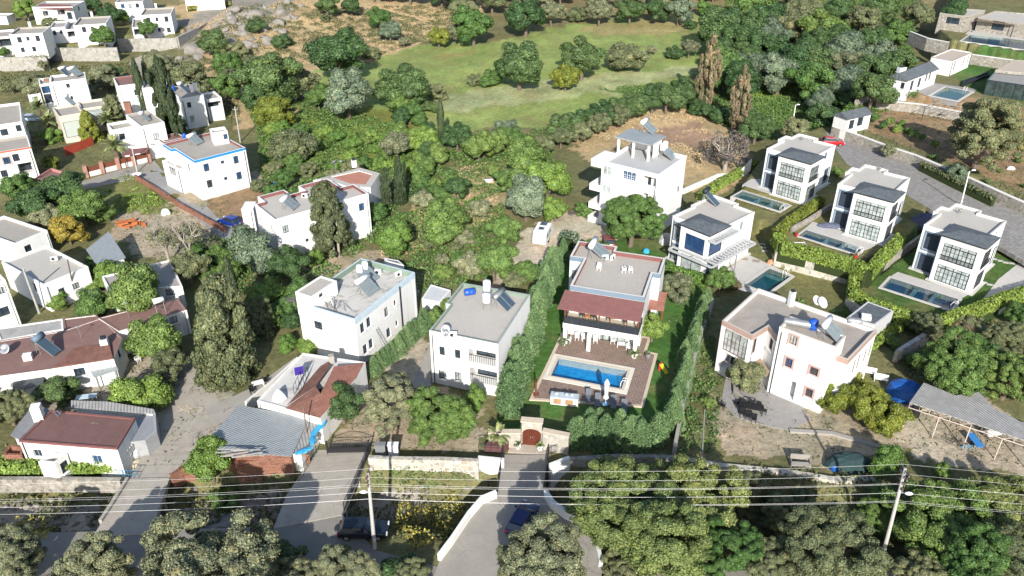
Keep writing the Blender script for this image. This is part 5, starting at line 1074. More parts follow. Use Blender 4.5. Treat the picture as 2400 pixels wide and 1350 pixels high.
def antenna(px,py,z,h,label,name='antenna'):
    x,y=Gz(px,py,z); m=MB().tube((x,y,z),(x+.05,y,z+h),.025); 
    for k in range(5): m.tube((x-.35+.05*k,y-.1*k+.2,z+h*.93),(x+.35-.05*k,y-.1*k+.2,z+h*.93),.012)
    m.tube((x,y-.3,z+h*.93),(x,y+.3,z+h*.93),.015); top(name,m,GREYM,label,'antenna')
# roofs
solar(150,168,7.2,'paired white solar tanks on the roof of the tall house above the beige one',s=1.1,n=2); solar(172,170,7.2,'grey solar collectors on the back corner of the same roof as the paired white tanks',s=1.2,pan=PANELG)
solar(158,238,5.4,'dark solar collector lying on the beige house roof',s=1.3,pan=PANELG,n=1); solar(335,275,6.2,'grey solar heater on the stepped white house with the brick chimney',s=1.1,n=1,pan=PANELG)
solar(425,208,6.2,'dark solar panel on the twin-chimney house roof',s=1.3,n=1); barrel('water_tank',404,208,6.2,.5,1.2,'blue ball-like tank on the twin-chimney house roof',BARREL)
solar(452,328,6.8,'pale solar heater with a bright blue barrel on the blue-edged roof',s=1.1,pan=PANELG,n=2); barrel('water_tank',432,320,6.8,.35,.9,'bright blue barrel at the back corner of the blue-edged roof',BARREL)
solar(672,478,6.5,'white-tanked solar heater with two grey panels on the maroon-parapet roof',face=-.25,pan=PANELG,s=1.15); acunit(714,459,6.5,'cooling unit at the inner corner of the maroon-parapet roof')
solar(853,645,5.95,'pair of solar collectors nearer the back of the green-parapet roof',face=-.55,pan=PANELG,s=1.2,vert=True); solar(853,672,5.95,'pair of solar collectors at the middle of the green-parapet roof',face=-.55,pan=PANELG,s=1.2,vert=False)
acunit(886,638,5.95,'large cooling unit near the back parapet of the messy patched roof'); acunit(934,643,5.95,'small cooling unit in the back right corner of the messy patched roof',.8)
barrel('water_tank',1101,684,6.7,.42,1.3,'blue barrel lying in the back left corner of the plain flat roof',BARREL,True,.3)
st=P3(1142,718,6.7); rt=empty('tank_stand',st,'steel stand under the two white tanks on the plain flat roof','stand'); m=MB()
for a in (-.45,.45):
    for b in (-.9,.9): m.tube((a,b,0),(a,b,1.5),.035)
m.box((0,0,1.5),(1.1,2.,.05)); m.tube((-.45,-.9,.3),(.45,-.9,1.3),.02); m.build('frame',GREYM,rt,world=False)
barrel('water_tank',1141,672,8.2,.45,1.35,'taller white tank at the back of the stand on the plain flat roof',WPL); barrel('water_tank',1140,700,8.2,.45,1.1,'shorter white tank at the front of the stand on the plain flat roof',WPL)
solar(1172,706,6.7,'blue solar collectors right of the white tanks on the plain flat roof',face=-.5,s=1.15,tank=GREYM)
acunit(1062,785,6.7,'cooling unit behind the front edge of the plain flat roof'); dish(1044,772,6.7,'grey satellite dish in the front left corner of the plain flat roof',.55,-1.4,.7); dish(1046,784,6.7,'second smaller dish at the front left corner of the plain flat roof',.35,-1.7,.5)
solar(1392,590,6.45,'large grey collectors with a white tank on the gravel roof',face=-.35,pan=PANELG,s=1.4,n=2,tank=WPL); acunit(1418,604,6.45,'left cooling unit beside the large grey collectors',.1); acunit(1436,604,6.45,'right cooling unit beside the large grey collectors',1.)
solar(1557,360,10.,'pale solar heater on the three storey roof right of the pavilion',face=-.5,pan=PANELG,s=1.3,vert=True); solar(1512,300,12.9,'solar heater standing behind the roof pavilion',face=-.5,pan=PANELG,s=1.3)
solar(375,722,3.4,'long white water tank lying at the right end of the maroon cottage row',face=2.2,n=1,s=1.3); solar(100,815,3.3,'big dark tilted solar panel with a blue-grey tank on the maroon cottage row',face=-.3,n=1,s=1.45,tank=BLUEFR)
dish(12,818,3.3,'pale satellite dish at the left end of the maroon cottage row',.6,-1.6,.6)
barrel('water_tank',1870,757,8.3,.42,2.9,'long grey cylindrical tank on the front block of the brown-trimmed house',GREYM,True,-.33); barrel('water_tank',2003,752,6.6,.36,1.5,'short grey tank by the back parapet of the brown-trimmed roof',GREYM,True,-.3)
barrel('water_tank',1906,762,8.3,.5,1.1,'round blue barrel between the grey tank and collectors on the brown-trimmed house',BARREL); solar(1938,775,8.3,'pale collectors with a round tank at the right of the front block',face=-.6,pan=PANELG,s=1.2)
dish(1912,705,6.6,'left of two white dishes behind the brown-trimmed house\'s back parapet',.6,-.9,.7,WPL); dish(1926,710,6.6,'right of two white dishes behind the brown-trimmed house\'s back parapet',.7,-.9,.6,WPL)
solar(1655,468,6.5,'dark tilted solar panel on the roof of the pergola villa',face=-.6,s=1.5,n=1,tank=DARKM)
dish(785,382,5.,'tilted pale dish on a mast on the faded terracotta roof',.7,2.6,1.4); antenna(802,405,5.,2.2,'thin mast antenna on the faded terracotta roof')
antenna(515,320,6.8,1.2,'short white roof vent pipe on the blue-edged roof','vent_pipe'); dish(2248,496,7.5,'small dark dish on the nearest black-windowed villa\'s roof',.35,.4,.4); dish(2060,396,8.7,'small dark dish on the middle black-windowed villa\'s roof',.35,.4,.4); dish(1878,325,8.7,'small dark dish on the farthest black-windowed villa\'s roof',.35,.4,.4)
antenna(302,745,3.4,2.2,'slanting antenna mast on the right arm of the maroon cottage row'); antenna(190,792,3.3,1.6,'short antenna pole in the middle of the maroon cottage row'); dish(133,970,3.3,'small cone-shaped roof cowl on the painted red roof',.3,0,.4)
acunit(127,607,3.8,'cooling unit standing on the broad pale roof near its right corner',.3)
# clutter on the messy roof
mb=MB(); r_=random.Random(4)
for k in range(16):
    x,y=Gz(785+r_.uniform(-22,45),722+r_.uniform(-10,10),5.95); a=r_.uniform(0,3.1); l=r_.uniform(.6,1.6); e=r_.uniform(.1,1.1)
    mb.tube((x,y,6.0),(x+math.cos(a)*l*math.cos(e),y+math.sin(a)*l*math.cos(e),6.0+l*math.sin(e)),.04)
top('scrap_heap',mb,GREYM,'heap of metal frames and pipes at the front corner of the messy patched roof','scrap')
# ---- furniture
def chair(x,y,z,rz,label,mat=WPL,name='garden_chair',group=None,arms=True):
    rt=empty(name,(x,y,z),label,'chair',group,rz); MB().box((0,0,.44),(.5,.5,.05)).build('seat',mat,rt,world=False); MB().box((0,.25,.72),(.5,.05,.55),0,.15).build('backrest',mat,rt,world=False)
    for a in (-.21,.21):
        for b in (-.21,.21): MB().box((a,b,.21),(.05,.05,.42),taper=1.15).build('leg',mat,rt,world=False)
    if arms:
        for a in (-.26,.26): MB().box((a,.0,.66),(.06,.48,.04)).box((a,-.2,.55),(.05,.05,.22)).build('armrest',mat,rt,world=False)
    return rt
def table(x,y,z,rz,label,mat,w=1.4,d=.85,h=.74,name='table'):
    rt=empty(name,(x,y,z),label,'table',None,rz); MB().box((0,0,h),(w,d,.05)).build('table_top',mat,rt,world=False)
    for a in (-1,1):
        for b in (-1,1): MB().box((a*(w/2-.08),b*(d/2-.08),h/2),(.06,.06,h-.02)).build('leg',mat,rt,world=False)
    return rt
def at(f,px,py,z,*a,**k): x,y=Gz(px,py,z+.4); return f(x,y,z,*a,**k)
dz=.10
at(chair,1333,797,dz,-1.9,'white plastic armchair beside the left potted palm on the deck'); at(chair,1334,772,dz,.3,'white plastic chair against the left porch column'); at(chair,1352,790,dz,0,'white chair nearest the left front of the first white table'); at(chair,1368,792,dz,.2,'white chair nearest the right front of the first white table')
at(table,1362,780,dz,-.15,'first white-clothed table under the verandah',WPL); at(table,1394,785,dz,-.15,'second white-clothed table, right of the middle porch column',WPL); at(chair,1395,797,dz,.1,'white chair in front of the second white-clothed table'); at(chair,1398,780,dz,3.,'white chair behind the second white-clothed table')
at(chair,1436,798,dz,-1.7,'white plastic armchair left of the glass-topped coffee table'); at(table,1458,806,dz,-.15,'low coffee table with a dark top before the white sofa',WPL,1.2,.7,.45); at(chair,1474,815,dz,.6,'white chair in front of the coffee table by the right potted palm')
x,y=Gz(1463,790,.6); rt=empty('sofa',(x,y,dz),'white garden sofa against the villa wall under the verandah','sofa',None,-.15); MB().box((0,0,.25),(1.9,.75,.35)).build('seat',WPL,rt,world=False); MB().box((0,.36,.6),(1.9,.12,.6)).build('backrest',WPL,rt,world=False); MB().box((-.95,0,.45),(.1,.75,.5)).box((.95,0,.45),(.1,.75,.5)).build('armrest',WPL,rt,world=False)
x,y=Gz(1344,770,.6); rt=empty('kettle_barbecue',(x,y,dz),'round black kettle barbecue by the left table','barbecue'); MB().lathe((0,0,.6),[(.05,0),(.26,.12),(.3,.25),(.24,.42),(.06,.5)],14).build('bowl',BLACK,rt,True,world=False)
for k in range(3): MB().tube((.2*math.cos(k*2.1),.2*math.sin(k*2.1),0),(.1*math.cos(k*2.1),.1*math.sin(k*2.1),.65),.02).build('leg',BLACK,rt,world=False)
WICK=plain('dark_wicker',(.07,.06,.05),.2,5.,.8)
vf=3.32
at(chair,1364,737,vf,-2.,'dark wicker armchair at the left of the verandah balcony',WICK); at(chair,1391,741,vf,.9,'dark wicker armchair right of the small orange table on the balcony',WICK); at(table,1377,742,vf,0,'small orange side table on the balcony',plain('orange_wood',(.5,.2,.05),.1,3.),.6,.5,.5)
at(table,1448,749,vf,-.15,'long wooden dining table on the balcony',plain('reddish_wood',(.25,.09,.04),.15,3.,.5),1.9,.9)
for i,(a,b,t,l) in enumerate([(1426,744,-1.7,'dark chair at the left end of the wooden balcony table'),(1466,753,1.4,'dark chair at the right end of the wooden balcony table'),(1442,738,3.,'dark chair behind the wooden balcony table, left one'),(1456,740,3.,'dark chair behind the wooden balcony table, right one')]): at(chair,a,b,vf,t,l,WICK)
at(chair,1404,627,6.45,-.3,'white plastic armchair alone on the gravel roof'); at(chair,1462,632,6.45,-1.6,'left of two facing white chairs on the gravel roof'); at(chair,1478,632,6.45,1.6,'right of two facing white chairs on the gravel roof')
# bar counter, loungers, parasol
x,y=Gz(1323,938,.5); rt=empty('bar_counter',(x,y,dz),'white masonry bar counter with wooden doors at the deck\'s near edge','counter',None,-.17); MB().box((0,0,.5),(3.0,.9,1.)).build('body',WHITE,rt,world=False); MB().box((0,0,1.03),(3.1,1.,.07)).build('worktop',plain('pale_blue_marble',(.45,.52,.56),.2,2.,.4),rt,world=False)
for a in (-.75,.55): MB().box((a,-.46,.5),(.85,.05,.7)).build('door',plain('tan_wood',(.40,.24,.13),.2,3.),rt,world=False)
for a in (-.9,.2,.8): 
    o=MB().lathe((a,.1,1.07),[(.02,0),(.22,.02),(.26,.12),(.2,.2),(.05,.24)],12).build('folded_cushion',plain('striped_cushion',(.45,.47,.5),.3,8.),None,True,loc=(0,0,0)); o.location=rt.location; o.rotation_euler=(0,0,-.17); tag(o,['crumpled grey cushion at the left end of the bar counter','crumpled cushion in the middle of the bar counter','crumpled cushion at the right end of the bar counter'][[-.9,.2,.8].index(a)],'cushion')
GREYF=plain('grey_sling_fabric',(.14,.15,.17),.1,4.,.8)
for a,b,l in ((1379,930,'sun lounger nearest the bar counter'),(1401,940,'sun lounger just left of the closed white parasol'),(1438,945,'sun lounger just right of the closed white parasol'),(1463,955,'sun lounger farthest right on the deck')):
    x,y=Gz(a,b,.4); rt=empty('sun_lounger',(x,y,dz),l,'sun lounger',None,-.12); MB().box((0,-.35,.33),(.65,1.25,.06)).build('bed',GREYF,rt,world=False); MB().box((0,.6,.52),(.65,.8,.06),0,.55).build('backrest',GREYF,rt,world=False)
    for u in (-.27,.27):
        for v in (-.85,.25): MB().box((u,v,.16),(.05,.05,.32)).build('leg',WPL,rt,world=False)
x,y=Gz(1419,947,.1); rt=empty('parasol',(x,y,dz),'closed white parasol with its base between the sun loungers','parasol'); MB().tube((0,0,.1),(0,0,3.35),.03).build('pole',WHITEM,rt,world=False)
MB().lathe((0,0,.75),[(.05,0),(.30,.08),(.33,.25),(.18,.55),(.24,1.1),(.30,1.6),(.30,1.95),(.36,2.0),(.22,2.3),(.05,2.62)],10).build('canopy',plain('white_canvas',(.76,.76,.74),.05,2.),rt,True,world=False); MB().lathe((0,0,0),[(.45,0),(.45,.1),(.1,.16)],16).build('base',plain('blue_base',(.15,.3,.45),.1,2.),rt,True,world=False)
x,y=Gz(1256,925,.1); rt=empty('outdoor_shower',(x,y,dz),'dark red outdoor shower post at the deck\'s left corner','shower'); MB().box((0,0,1.1),(.2,.2,2.2)).build('post',BROWNW,rt,world=False); MB().box((0,-.25,2.2),(.1,.6,.1)).build('shower_arm',BLACK,rt,world=False); MB().box((0,0,.05),(.6,.6,.1)).build('foot_plate',BROWNW,rt,world=False)
def potplant(px,py,label,r=.45,pot=WPL,fr=.9,z=.1):
    x,y=Gz(px,py,z+.3); rt=empty('potted_palm',(x,y,z),label,'potted plant'); MB().lathe((0,0,0),[(r*.5,0),(r*.8,.15),(r,.4),(r*.9,.6),(r*.95,.62),(r*.7,.62)],14).build('pot',pot,rt,True,world=False); POTS.append((rt,fr)); return rt
POTS=[]
potplant(1322,804,'round white pot with a palm at the deck\'s back left corner'); potplant(1487,834,'round white pot with a palm at the right side of the deck'); potplant(1519,835,'grey tub with a small plant at the deck\'s right corner',.35,GREYM,.35)
potplant(1214,1046,'white pot with a broad-leaved plant left of the arched gate',.35,WPL,.55,.1); potplant(1266,1050,'white pot with a broad-leaved plant right of the arched gate',.35,WPL,.55,.1)
potplant(2005,602,'red pot with a spiky plant at the near corner of the middle villa\'s pool',.3,REDP,.4,2.2); potplant(1867,550,'small red pot at the far corner of the middle villa\'s pool',.25,REDP,.25,2.2)
def toy(px,py,label,cols):
    x,y=Gz(px,py,.3); rt=empty('plastic_slide',(x,y,0),label,'toy',None,.6); MB().box((0,0,.5),(.5,1.3,.08),0,.6).build('chute',cols[0],rt,world=False); MB().box((0,.6,.5),(.5,.1,1.)).build('ladder',cols[1],rt,world=False)
toy(1556,868,'red and yellow plastic slide on the lawn right of the deck',(plain('toy_yellow',(.6,.5,.04),.1,2.),plain('toy_red',(.5,.04,.03),.1,2.)))
# black dining set on the round patio
at(table,1760,958,.05,-.3,'long black dining table on the round stone patio',BLACK,2.6,1.1)
for i,(a,b,t) in enumerate([(1728,945,-1.2),(1740,968,.1),(1753,975,.0),(1768,982,.0),(1792,962,1.4),(1745,943,3.),(1762,944,3.),(1780,948,2.8)]):
    at(chair,a,b,.05,t-.3,'black metal chair drawn up to the black dining table','x' and BLACK,'metal_chair','chairs round the black dining table',False)
at(chair,1694,950,0,1.,'dark armchair standing apart at the left of the round patio',BLACK)
for a,b,l in ((1350+688,872,'white garden seat nearest the brown-trimmed house\'s right wall'),(2065,888,'curved white garden bench beside the conifer clump')):
    x,y=Gz(a,b,.4); rt=empty('garden_bench',(x,y,0),l,'bench',None,-.4); MB().box((0,0,.42),(1.5,.5,.06)).build('seat',WPL,rt,world=False); MB().box((0,.25,.7),(1.5,.05,.45)).build('backrest',WPL,rt,world=False)
    for u in (-.65,.65): MB().box((u,0,.2),(.06,.45,.4)).build('leg',WPL,rt,world=False)
x,y=Gz(1875,1083,.4); rt=empty('swing_bench',(x,y,0),'grey two-part slatted bench in the weedy plot above the stream','bench',None,-.1); MB().box((0,-.35,.45),(1.9,.6,.08)).build('seat',CONC,rt,world=False); MB().box((0,.35,.8),(1.9,.1,.7),0,.2).build('backrest',CONC,rt,world=False)
for u in (-.9,.9): MB().box((u,0,.35),(.08,.9,.7)).build('side_frame',GREYM,rt,world=False)
for a,b,t,l in ((1064//1,0,0,''),):
    pass
at(chair,290,848,0,.5,'white plastic chair nearest the striped metal porch'); at(chair,322,842,0,-.6,'white plastic chair beside the round deep green tree')
at(table,605,902,.05,.5,'white-topped table with a red cup on the alley terrace',WPL,1.3,.8); at(chair,590,915,.05,.5,'dark metal chair at the near side of the alley table',BLACK); at(chair,622,892,.05,2.4,'dark metal chair at the far side of the alley table',BLACK)
# clothes rack with a purple blanket
a=P3(690,925,3.5); b=P3(712,880,3.5); mb=MB(); A=Vector(a);B=Vector(b)
for t in np.linspace(0,1,5): p=A+(B-A)*t; mb.tube(p,p+Vector((0,0,1.1)),.025); mb.tube(p+Vector((.5,.1,0)),p+Vector((.5,.1,1.1)),.025)
for z_ in (.05,1.1): 
    for o_ in (Vector((0,0,z_)),Vector((.5,.1,z_))): mb.tube(A+o_,B+o_,.025)
top('metal_rack',mb,BLACK,'black metal bench frame on the peeling white roof terrace','rack')
x,y=Gz(702,878,4.2); MBm=MB(); MBm.box((x,y,4.7),(.9,.12,1.3),.4,.35); top('blanket',MBm,plain('purple_cloth',(.06,.03,.30),.2,3.,.9),'purple blanket hanging on the black metal frame','blanket')
x,y=Gz(654,930,3.6); top('cloth_cover',MB().lathe((x,y,3.4),[(.8,0),(.6,.5),(.25,1.0),(.05,1.2)],7),plain('white_sheet',(.66,.67,.68),.1,2.),'peaked white sheet covering something at the terrace\'s near edge','cover',smooth=False)
# tarpaulins
def lump(name,px,py,sx,sy,h,label,mat,cat,seed=1,z=0.,rz=0.,base=.6,jag=.1):
    x,y=Gz(px,py,z+h*.4); q=np.random.default_rng(seed); m=MB(); n=14; pr=[(1.,0),(.98,.35*h),(.85,.72*h),(.5,.95*h),(.12,h)]
    k0=0
    for r0,zz in pr:
        for i in range(n): t=2*PI*i/n; rr=r0*(1+q.uniform(-jag,jag)); m.v.append((sx*rr*math.cos(t),sy*rr*math.sin(t),zz+q.uniform(-.4,.4)*h*jag))
    for a in range(len(pr)-1):
        for i in range(n): j=(i+1)%n; m.f.append((a*n+i,a*n+j,(a+1)*n+j,(a+1)*n+i)); m.m.append(0)
    m.f.append(tuple((len(pr)-1)*n+i for i in range(n))); m.m.append(0)
    o=m.build(name,mat,None,False,loc=(0,0,0)); o.location=(x,y,z); o.rotation_euler=(0,0,rz); return tag(o,label,cat)
TARP=plain('blue_tarpaulin',(.015,.10,.38),.25,1.5,.45,.4); TARPL=plain('light_blue_tarpaulin',(.05,.36,.62),.2,2.,.45,.4)
lump('tarpaulin',2122,915,1.9,1.6,1.9,'big dark blue tarpaulin over a heap beside the corrugated canopy',TARP,'tarpaulin',3)
lump('tarpaulin',748,1000,.35,1.5,.15,'upper bright blue tarpaulin draped on the plank lean-to edge',TARPL,'tarpaulin',5,2.45,-.3,jag=.35); lump('tarpaulin',712,1056,.8,.35,.15,'lower bright blue tarpaulin at the near corner of the plank lean-to',TARPL,'tarpaulin',7,2.45,.5,jag=.35); lump('tarpaulin',733,1032,.28,.7,.15,'middle scrap of bright blue tarpaulin on the plank lean-to',TARPL,'tarpaulin',8,2.45,.1,jag=.35)
lump('covered_boat',1990,1082,2.3,1.2,1.3,'oval boat-like heap under a dark green cover in the weedy plot',plain('green_net_cover',(.03,.06,.06),.3,4.,.8,.4),'cover',9); lump('blue_sheet',1958,1096,.5,.35,.7,'small blue sheet at the left end of the dark green cover',TARP,'cover',10)
lump('covered_vehicle',2160,518,1.3,3.2,1.7,'purple-grey fabric cover shaped over a vehicle left of the nearest black-windowed villa',plain('purple_grey_cover',(.07,.075,.12),.15,1.,.8),'cover',12,1.,-.9)
lump('folded_parasol',1949,528,2.0,.7,.6,'folded blue-grey parasol lying on the middle villa\'s patio',plain('dusty_blue_canvas',(.10,.11,.16),.3,3.),'parasol',13,2.25,-.1)
lump('covered_heap',1562,560,1.3,1.3,1.3,'pale sheet-covered heap against the left wall of the pergola villa',plain('pale_sheet',(.5,.5,.49),.1,1.),'cover',14); lump('sack',388,497,.75,.6,.9,'white bulk sack at the back of the sandy yard',WPL,'sack',16)
lump('sack',2370,394,.7,.5,.5,'white bulk sack on the soil beneath the very large orchard oak',WPL,'sack',17,3.4); lump('cushion_pile',1812,614,.9,.5,.6,'orange and white cushions piled at the head of the teal pool',plain('orange_cushion',(.5,.25,.15),.5,4.),'cushion',18); lump('blue_bag',1515,588,.5,.4,.6,'light blue bag on a grey heap behind the gravel-roofed villa',TARPL,'bag',19)
lump('tarpaulin',650,432,.7,1.6,.4,'bright blue plastic sheet by the vegetable rows behind the maroon-parapet house',TARP,'tarpaulin',20,0,.7)
# bathtub in the clearing
x,y=Gz(1147,424,.3); rt=empty('bathtub',(x,y,0),'old white bathtub standing in the dry clearing','bathtub',None,.3); m=MB().lathe((0,0,0),[(.55,0),(.8,.3),(.9,.65),(.98,.66),(.98,.62)],16,1.,.5); m.lathe((0,0,.05),[(.5,0),(.75,.3),(.88,.63)],16,1,.5); m.build('tub',WPL,rt,True,world=False)
# yard bits
barrel('barrel',2145,966,0,.5,1.3,'dark grey ribbed barrel under the left end of the corrugated canopy',BLACK,cat='barrel'); barrel('barrel',318,1062,.0,.4,1.0,'pale plastic barrel at the right end of the painted red roof cottage',plain('grey_white_plastic',(.5,.54,.56),.1,2.),cat='barrel'); barrel('barrel',308,1048,.3,.35,.9,'blue barrel behind the pale plastic barrel at the cottage',BARREL,cat='barrel'); barrel('barrel',362,996,.0,.35,.9,'white tub on a red block at the grey lean-to\'s corner',WPL,cat='barrel')
x,y=Gz(2285,1035,.4); rt=empty('hand_cart',(x,y,0),'bright blue flat cart among the bicycles in the yard','cart',None,.15); MB().box((0,0,.6),(.8,1.9,.08),0,.1).build('bed',BARREL if 0 else plain('blue_paint',(.04,.2,.5),.1,2.),rt,world=False)
for s in (-.45,.45): MB().tube((s,-.2,.3),(s+.06,-.2,.3),.3,None,16).build('wheel',RUB,rt,world=False)
x,y=Gz(2325,1022,.4); rt=empty('tank_trolley',(x,y,0),'white tank on a wheeled frame in the bicycle yard','trolley',None,.2); MB().tube((-.7,0,.9),(.7,0,.9),.42,None,16).build('tank',WPL,rt,True,world=False)
for s in (-.5,.5): MB().tube((s,-.4,.25),(s,.4,.25),.04).tube((s,0,.1),(s,0,.6),.04).build('frame',DARKM,rt,world=False)
def bike(px,py,rz,label,col):
    x,y=Gz(px,py,.4); rt=empty('bicycle',(x,y,0),label,'bicycle',None,rz)
    for s in (-.52,.52):
        m=MB(); k=18
        for i in range(k): a=2*PI*i/k;b=2*PI*(i+1)/k; m.tube((s+.33*math.cos(a),0,.34+.33*math.sin(a)),(s+.33*math.cos(b),0,.34+.33*math.sin(b)),.022,None,5,False)
        for i in range(4): a=PI*i/4; m.tube((s-.32*math.cos(a),0,.34-.32*math.sin(a)),(s+.32*math.cos(a),0,.34+.32*math.sin(a)),.006,None,4,False)
        m.build('wheel',RUB,rt,world=False)
    MB().path([(-.52,0,.34),(0,0,.32),(-.15,0,.8),(-.52,0,.34)],.022).path([(0,0,.32),(.4,0,.85),(-.15,0,.78)],.022).path([(.52,0,.34),(.38,0,1.)],.02).build('frame',col,rt,world=False)
    MB().box((-.17,0,.88),(.25,.12,.06)).build('saddle',BLACK,rt,world=False); MB().tube((.38,-.28,1.02),(.38,.28,1.02),.015).build('handlebar',BLACK,rt,world=False)
bike(2240,1035,-.3,'dark bicycle at the left of the group in the yard',BLACK); bike(2266,1050,-.4,'bright blue bicycle at the near side of the group in the yard',plain('cyan_paint',(.05,.35,.6),.1,2.)); bike(2312,1040,.9,'dark bicycle beside the white tank trolley',BLACK)
# ---- cars
def car(px,py,rz,label,col,dirt=.05,L_=4.3,W_=1.75,hatch=True,name='car',z=0.,open_=False):
    x,y=Gz(px,py,z+.7); rt=empty(name,(x,y,z),label,'car',None,rz); paint=plain('car_paint_%02d%02d'%(int(col[0]*99),int(col[2]*99)),col,.04,1.,.25,fine=False,spec=.6)
    s=L_/4.3; w=W_/2; prof=[(-2.12,.35),(-2.15,.62),(-2.05,.86),(-1.9,.92),(-.1+.0,.95),(1.0,.93),(1.75,.84),(2.08,.68),(2.14,.42),(2.05,.3)]; cab=[(-2.0,.90),(-1.65,1.36),(-1.2,1.44),(-.1,1.46),(.3,1.38),(1.05,.93)]
    def loft(pr,ws,close=True):
        m=MB(); n=len(pr); cols=[-1,-.93,0,.93,1]
        for j,c in enumerate(cols):
            for i,(a,b) in enumerate(pr): m.v.append((a*s*(1 if abs(c)<1 else .985),c*ws(i),b-(.03 if abs(c)==1 else 0)))
        for j in range(4):
            for i in range(n-1): m.f.append((j*n+i,j*n+i+1,(j+1)*n+i+1,(j+1)*n+i)[::-1]); m.m.append(0)
        m.f.append(tuple(range(n))); m.m.append(0); m.f.append(tuple(reversed(range(4*n,5*n)))); m.m.append(0)
        return m
    loft(prof,lambda i:w*(.93 if i in(0,9,8) else 1)).build('body',paint,rt,True,world=False,bevel=.04)
    loft(cab,lambda i:w*(.94,.78,.74,.74,.78,.93)[i]).build('windows',glass('car_glass',(.02,.03,.045),.05),rt,False,world=False)
    rf=MB(); rf.poly([(-1.62*s,-w*.76,1.375),(.28*s,-w*.76,1.40),(.28*s,w*.76,1.40),(-1.62*s,w*.76,1.375)]); rf.box((-.68*s,0,1.46),(1.75*s,w*1.44,.05)); rf.build('roof',paint,rt,world=False,bevel=.02)
    for sx in (-1.35,1.32):
        for sy in (-1,1):
            o=MB().tube((sx*s,sy*(w-.2),.32),(sx*s,sy*(w+.015),.32),.32,None,20).build('wheel',RUB,rt,world=False); MB().tube((sx*s,sy*(w+.0),.32),(sx*s,sy*(w+.025),.32),.19,None,14).build('rim',GREYM,o)if 0 else MB().tube((sx*s,sy*(w+.0),.32),(sx*s,sy*(w+.025),.32),.19,None,14).build('rim',GREYM,o,world=False)
    for sy in (-1,1):
        MB().box((2.06*s,sy*w*.72,.68),(.12,.36,.16)).build('headlight',WPL,rt,world=False); MB().box((-2.1*s,sy*w*.78,.72),(.1,.28,.2)).build('tail_light',REDP,rt,world=False); MB().box((.75*s,sy*(w+.1),1.0),(.16,.2,.13)).build('side_mirror',paint,rt,world=False)
    return rt
car(852,1238,0,'dark saloon car parked in the tree shade by the concrete power pole',(.012,.018,.03),L_=4.5); car(1225,1213,1.15,'dark blue hatchback parked on the shaded driveway by the white parapets',(.008,.02,.10),L_=4.2)
car(538,517,2.6,'deep blue car parked at the end of the grey lane by the vegetable rows',(.008,.03,.22),L_=4.1); car(1952,331,-.15,'bright red car parked at the top of the paver street',(.42,.012,.02),L_=4.2,z=2.2); car(1428,562,1.5,'dark red car half hidden behind the large bright green tree',(.20,.01,.02),L_=3.9)
car(76,276,.1,'small white and blue car among the palms at the left',(.4,.5,.6),L_=3.8)
# ---- caravan
x,y=Gz(1272,548,1.2); rt=empty('caravan',(x,y,0),'white caravan with three roof windows parked on the dirt yard','caravan',None,1.30)
m=MB(); pr=[(-2.3,.5),(-2.35,1.2),(-2.2,2.2),(-1.9,2.5),(1.2,2.55),(1.7,2.35),(2.25,1.5),(2.35,.9),(2.2,.5)]
for c in (-1.05,1.05):
    for a,b in pr: m.v.append((a,c,b))
n=len(pr)
for i in range(n): j=(i+1)%n; m.f.append((i,j,n+j,n+i)); m.m.append(0)
m.f.append(tuple(reversed(range(n)))); m.m.append(0); m.f.append(tuple(range(n,2*n))); m.m.append(0)
m.build('body',WPL,rt,world=False,bevel=.12)
CG=glass('caravan_glass',(.06,.08,.10),.1)
for c in ((1.99,0,1.95,.05,1.3,.55),): MB().box((c[0],c[1],c[2]),(.06,1.2,.6),0).build('front_window',CG,rt,world=False)
MB().box((.7,0,2.57),(1.,1.0,.05)).build('roof_window',CG,rt,world=False); MB().box((-.9,0,2.56),(.8,.8,.06)).build('roof_window',CG,rt,world=False)
for a in (-1.3,.4): MB().box((a,-1.06,1.65),(.9,.05,.55)).build('side_window',CG,rt,world=False)
MB().box((-.45,-1.06,1.35),(.6,.04,1.6)).build('door',plain('pale_grey_panel',(.5,.5,.5),.05,1.),rt,world=False)
for c in (-1.,1.): MB().tube((-.2,c*.85,.33),(-.2,c*1.06,.33),.33,None,18).build('wheel',RUB,rt,world=False)
MB().tube((2.2,-.5,.5),(3.3,0,.5),.04).tube((2.2,.5,.5),(3.3,0,.5),.04).tube((3.2,0,.5),(3.2,0,.0),.05).build('drawbar',GREYM,rt,world=False); MB().box((2.55,0,.75),(.5,1.1,.4)).build('gas_box',WPL,rt,world=False)
# ---- gates and railings
def railing(name,label,pts,h,sp=.14,mat=DARKM,tr=.02,cat='railing',cross=False):
    """pts: world points of the foot; each run with posts and bars"""
    m=MB()
    for a,b in zip(pts,pts[1:]):
        a=Vector(a);b=Vector(b);l=(b-a).length; n=max(2,int(l/sp)); up=Vector((0,0,h))
        m.tube(a+up,b+up,tr*1.4); m.tube(a+up*.12,b+up*.12,tr)
        for i in range(n+1): p=a+(b-a)*i/n; m.tube(p,p+up,tr*(.8 if i%8 else 1.6),None,5)
    return top(name,m,mat,label,cat)
railing('railing','black railing on the right side of the wide driveway bridge',[P3(866,1062,.1),P3(806,1200,.1)],1.1); railing('railing','thin black railing on the left side of the wide driveway bridge',[P3(742,1062,.1),P3(700,1130,.1)],1.,.9)
railing('railing','black railing on the left side of the short entrance bridge',[P3(1182,1052,.1),P3(1178,1070,.1),P3(1166,1164,.1)],1.15); railing('railing','black railing on the right side of the short entrance bridge',[P3(1286,1062,.1),P3(1274,1164,.1)],1.15)
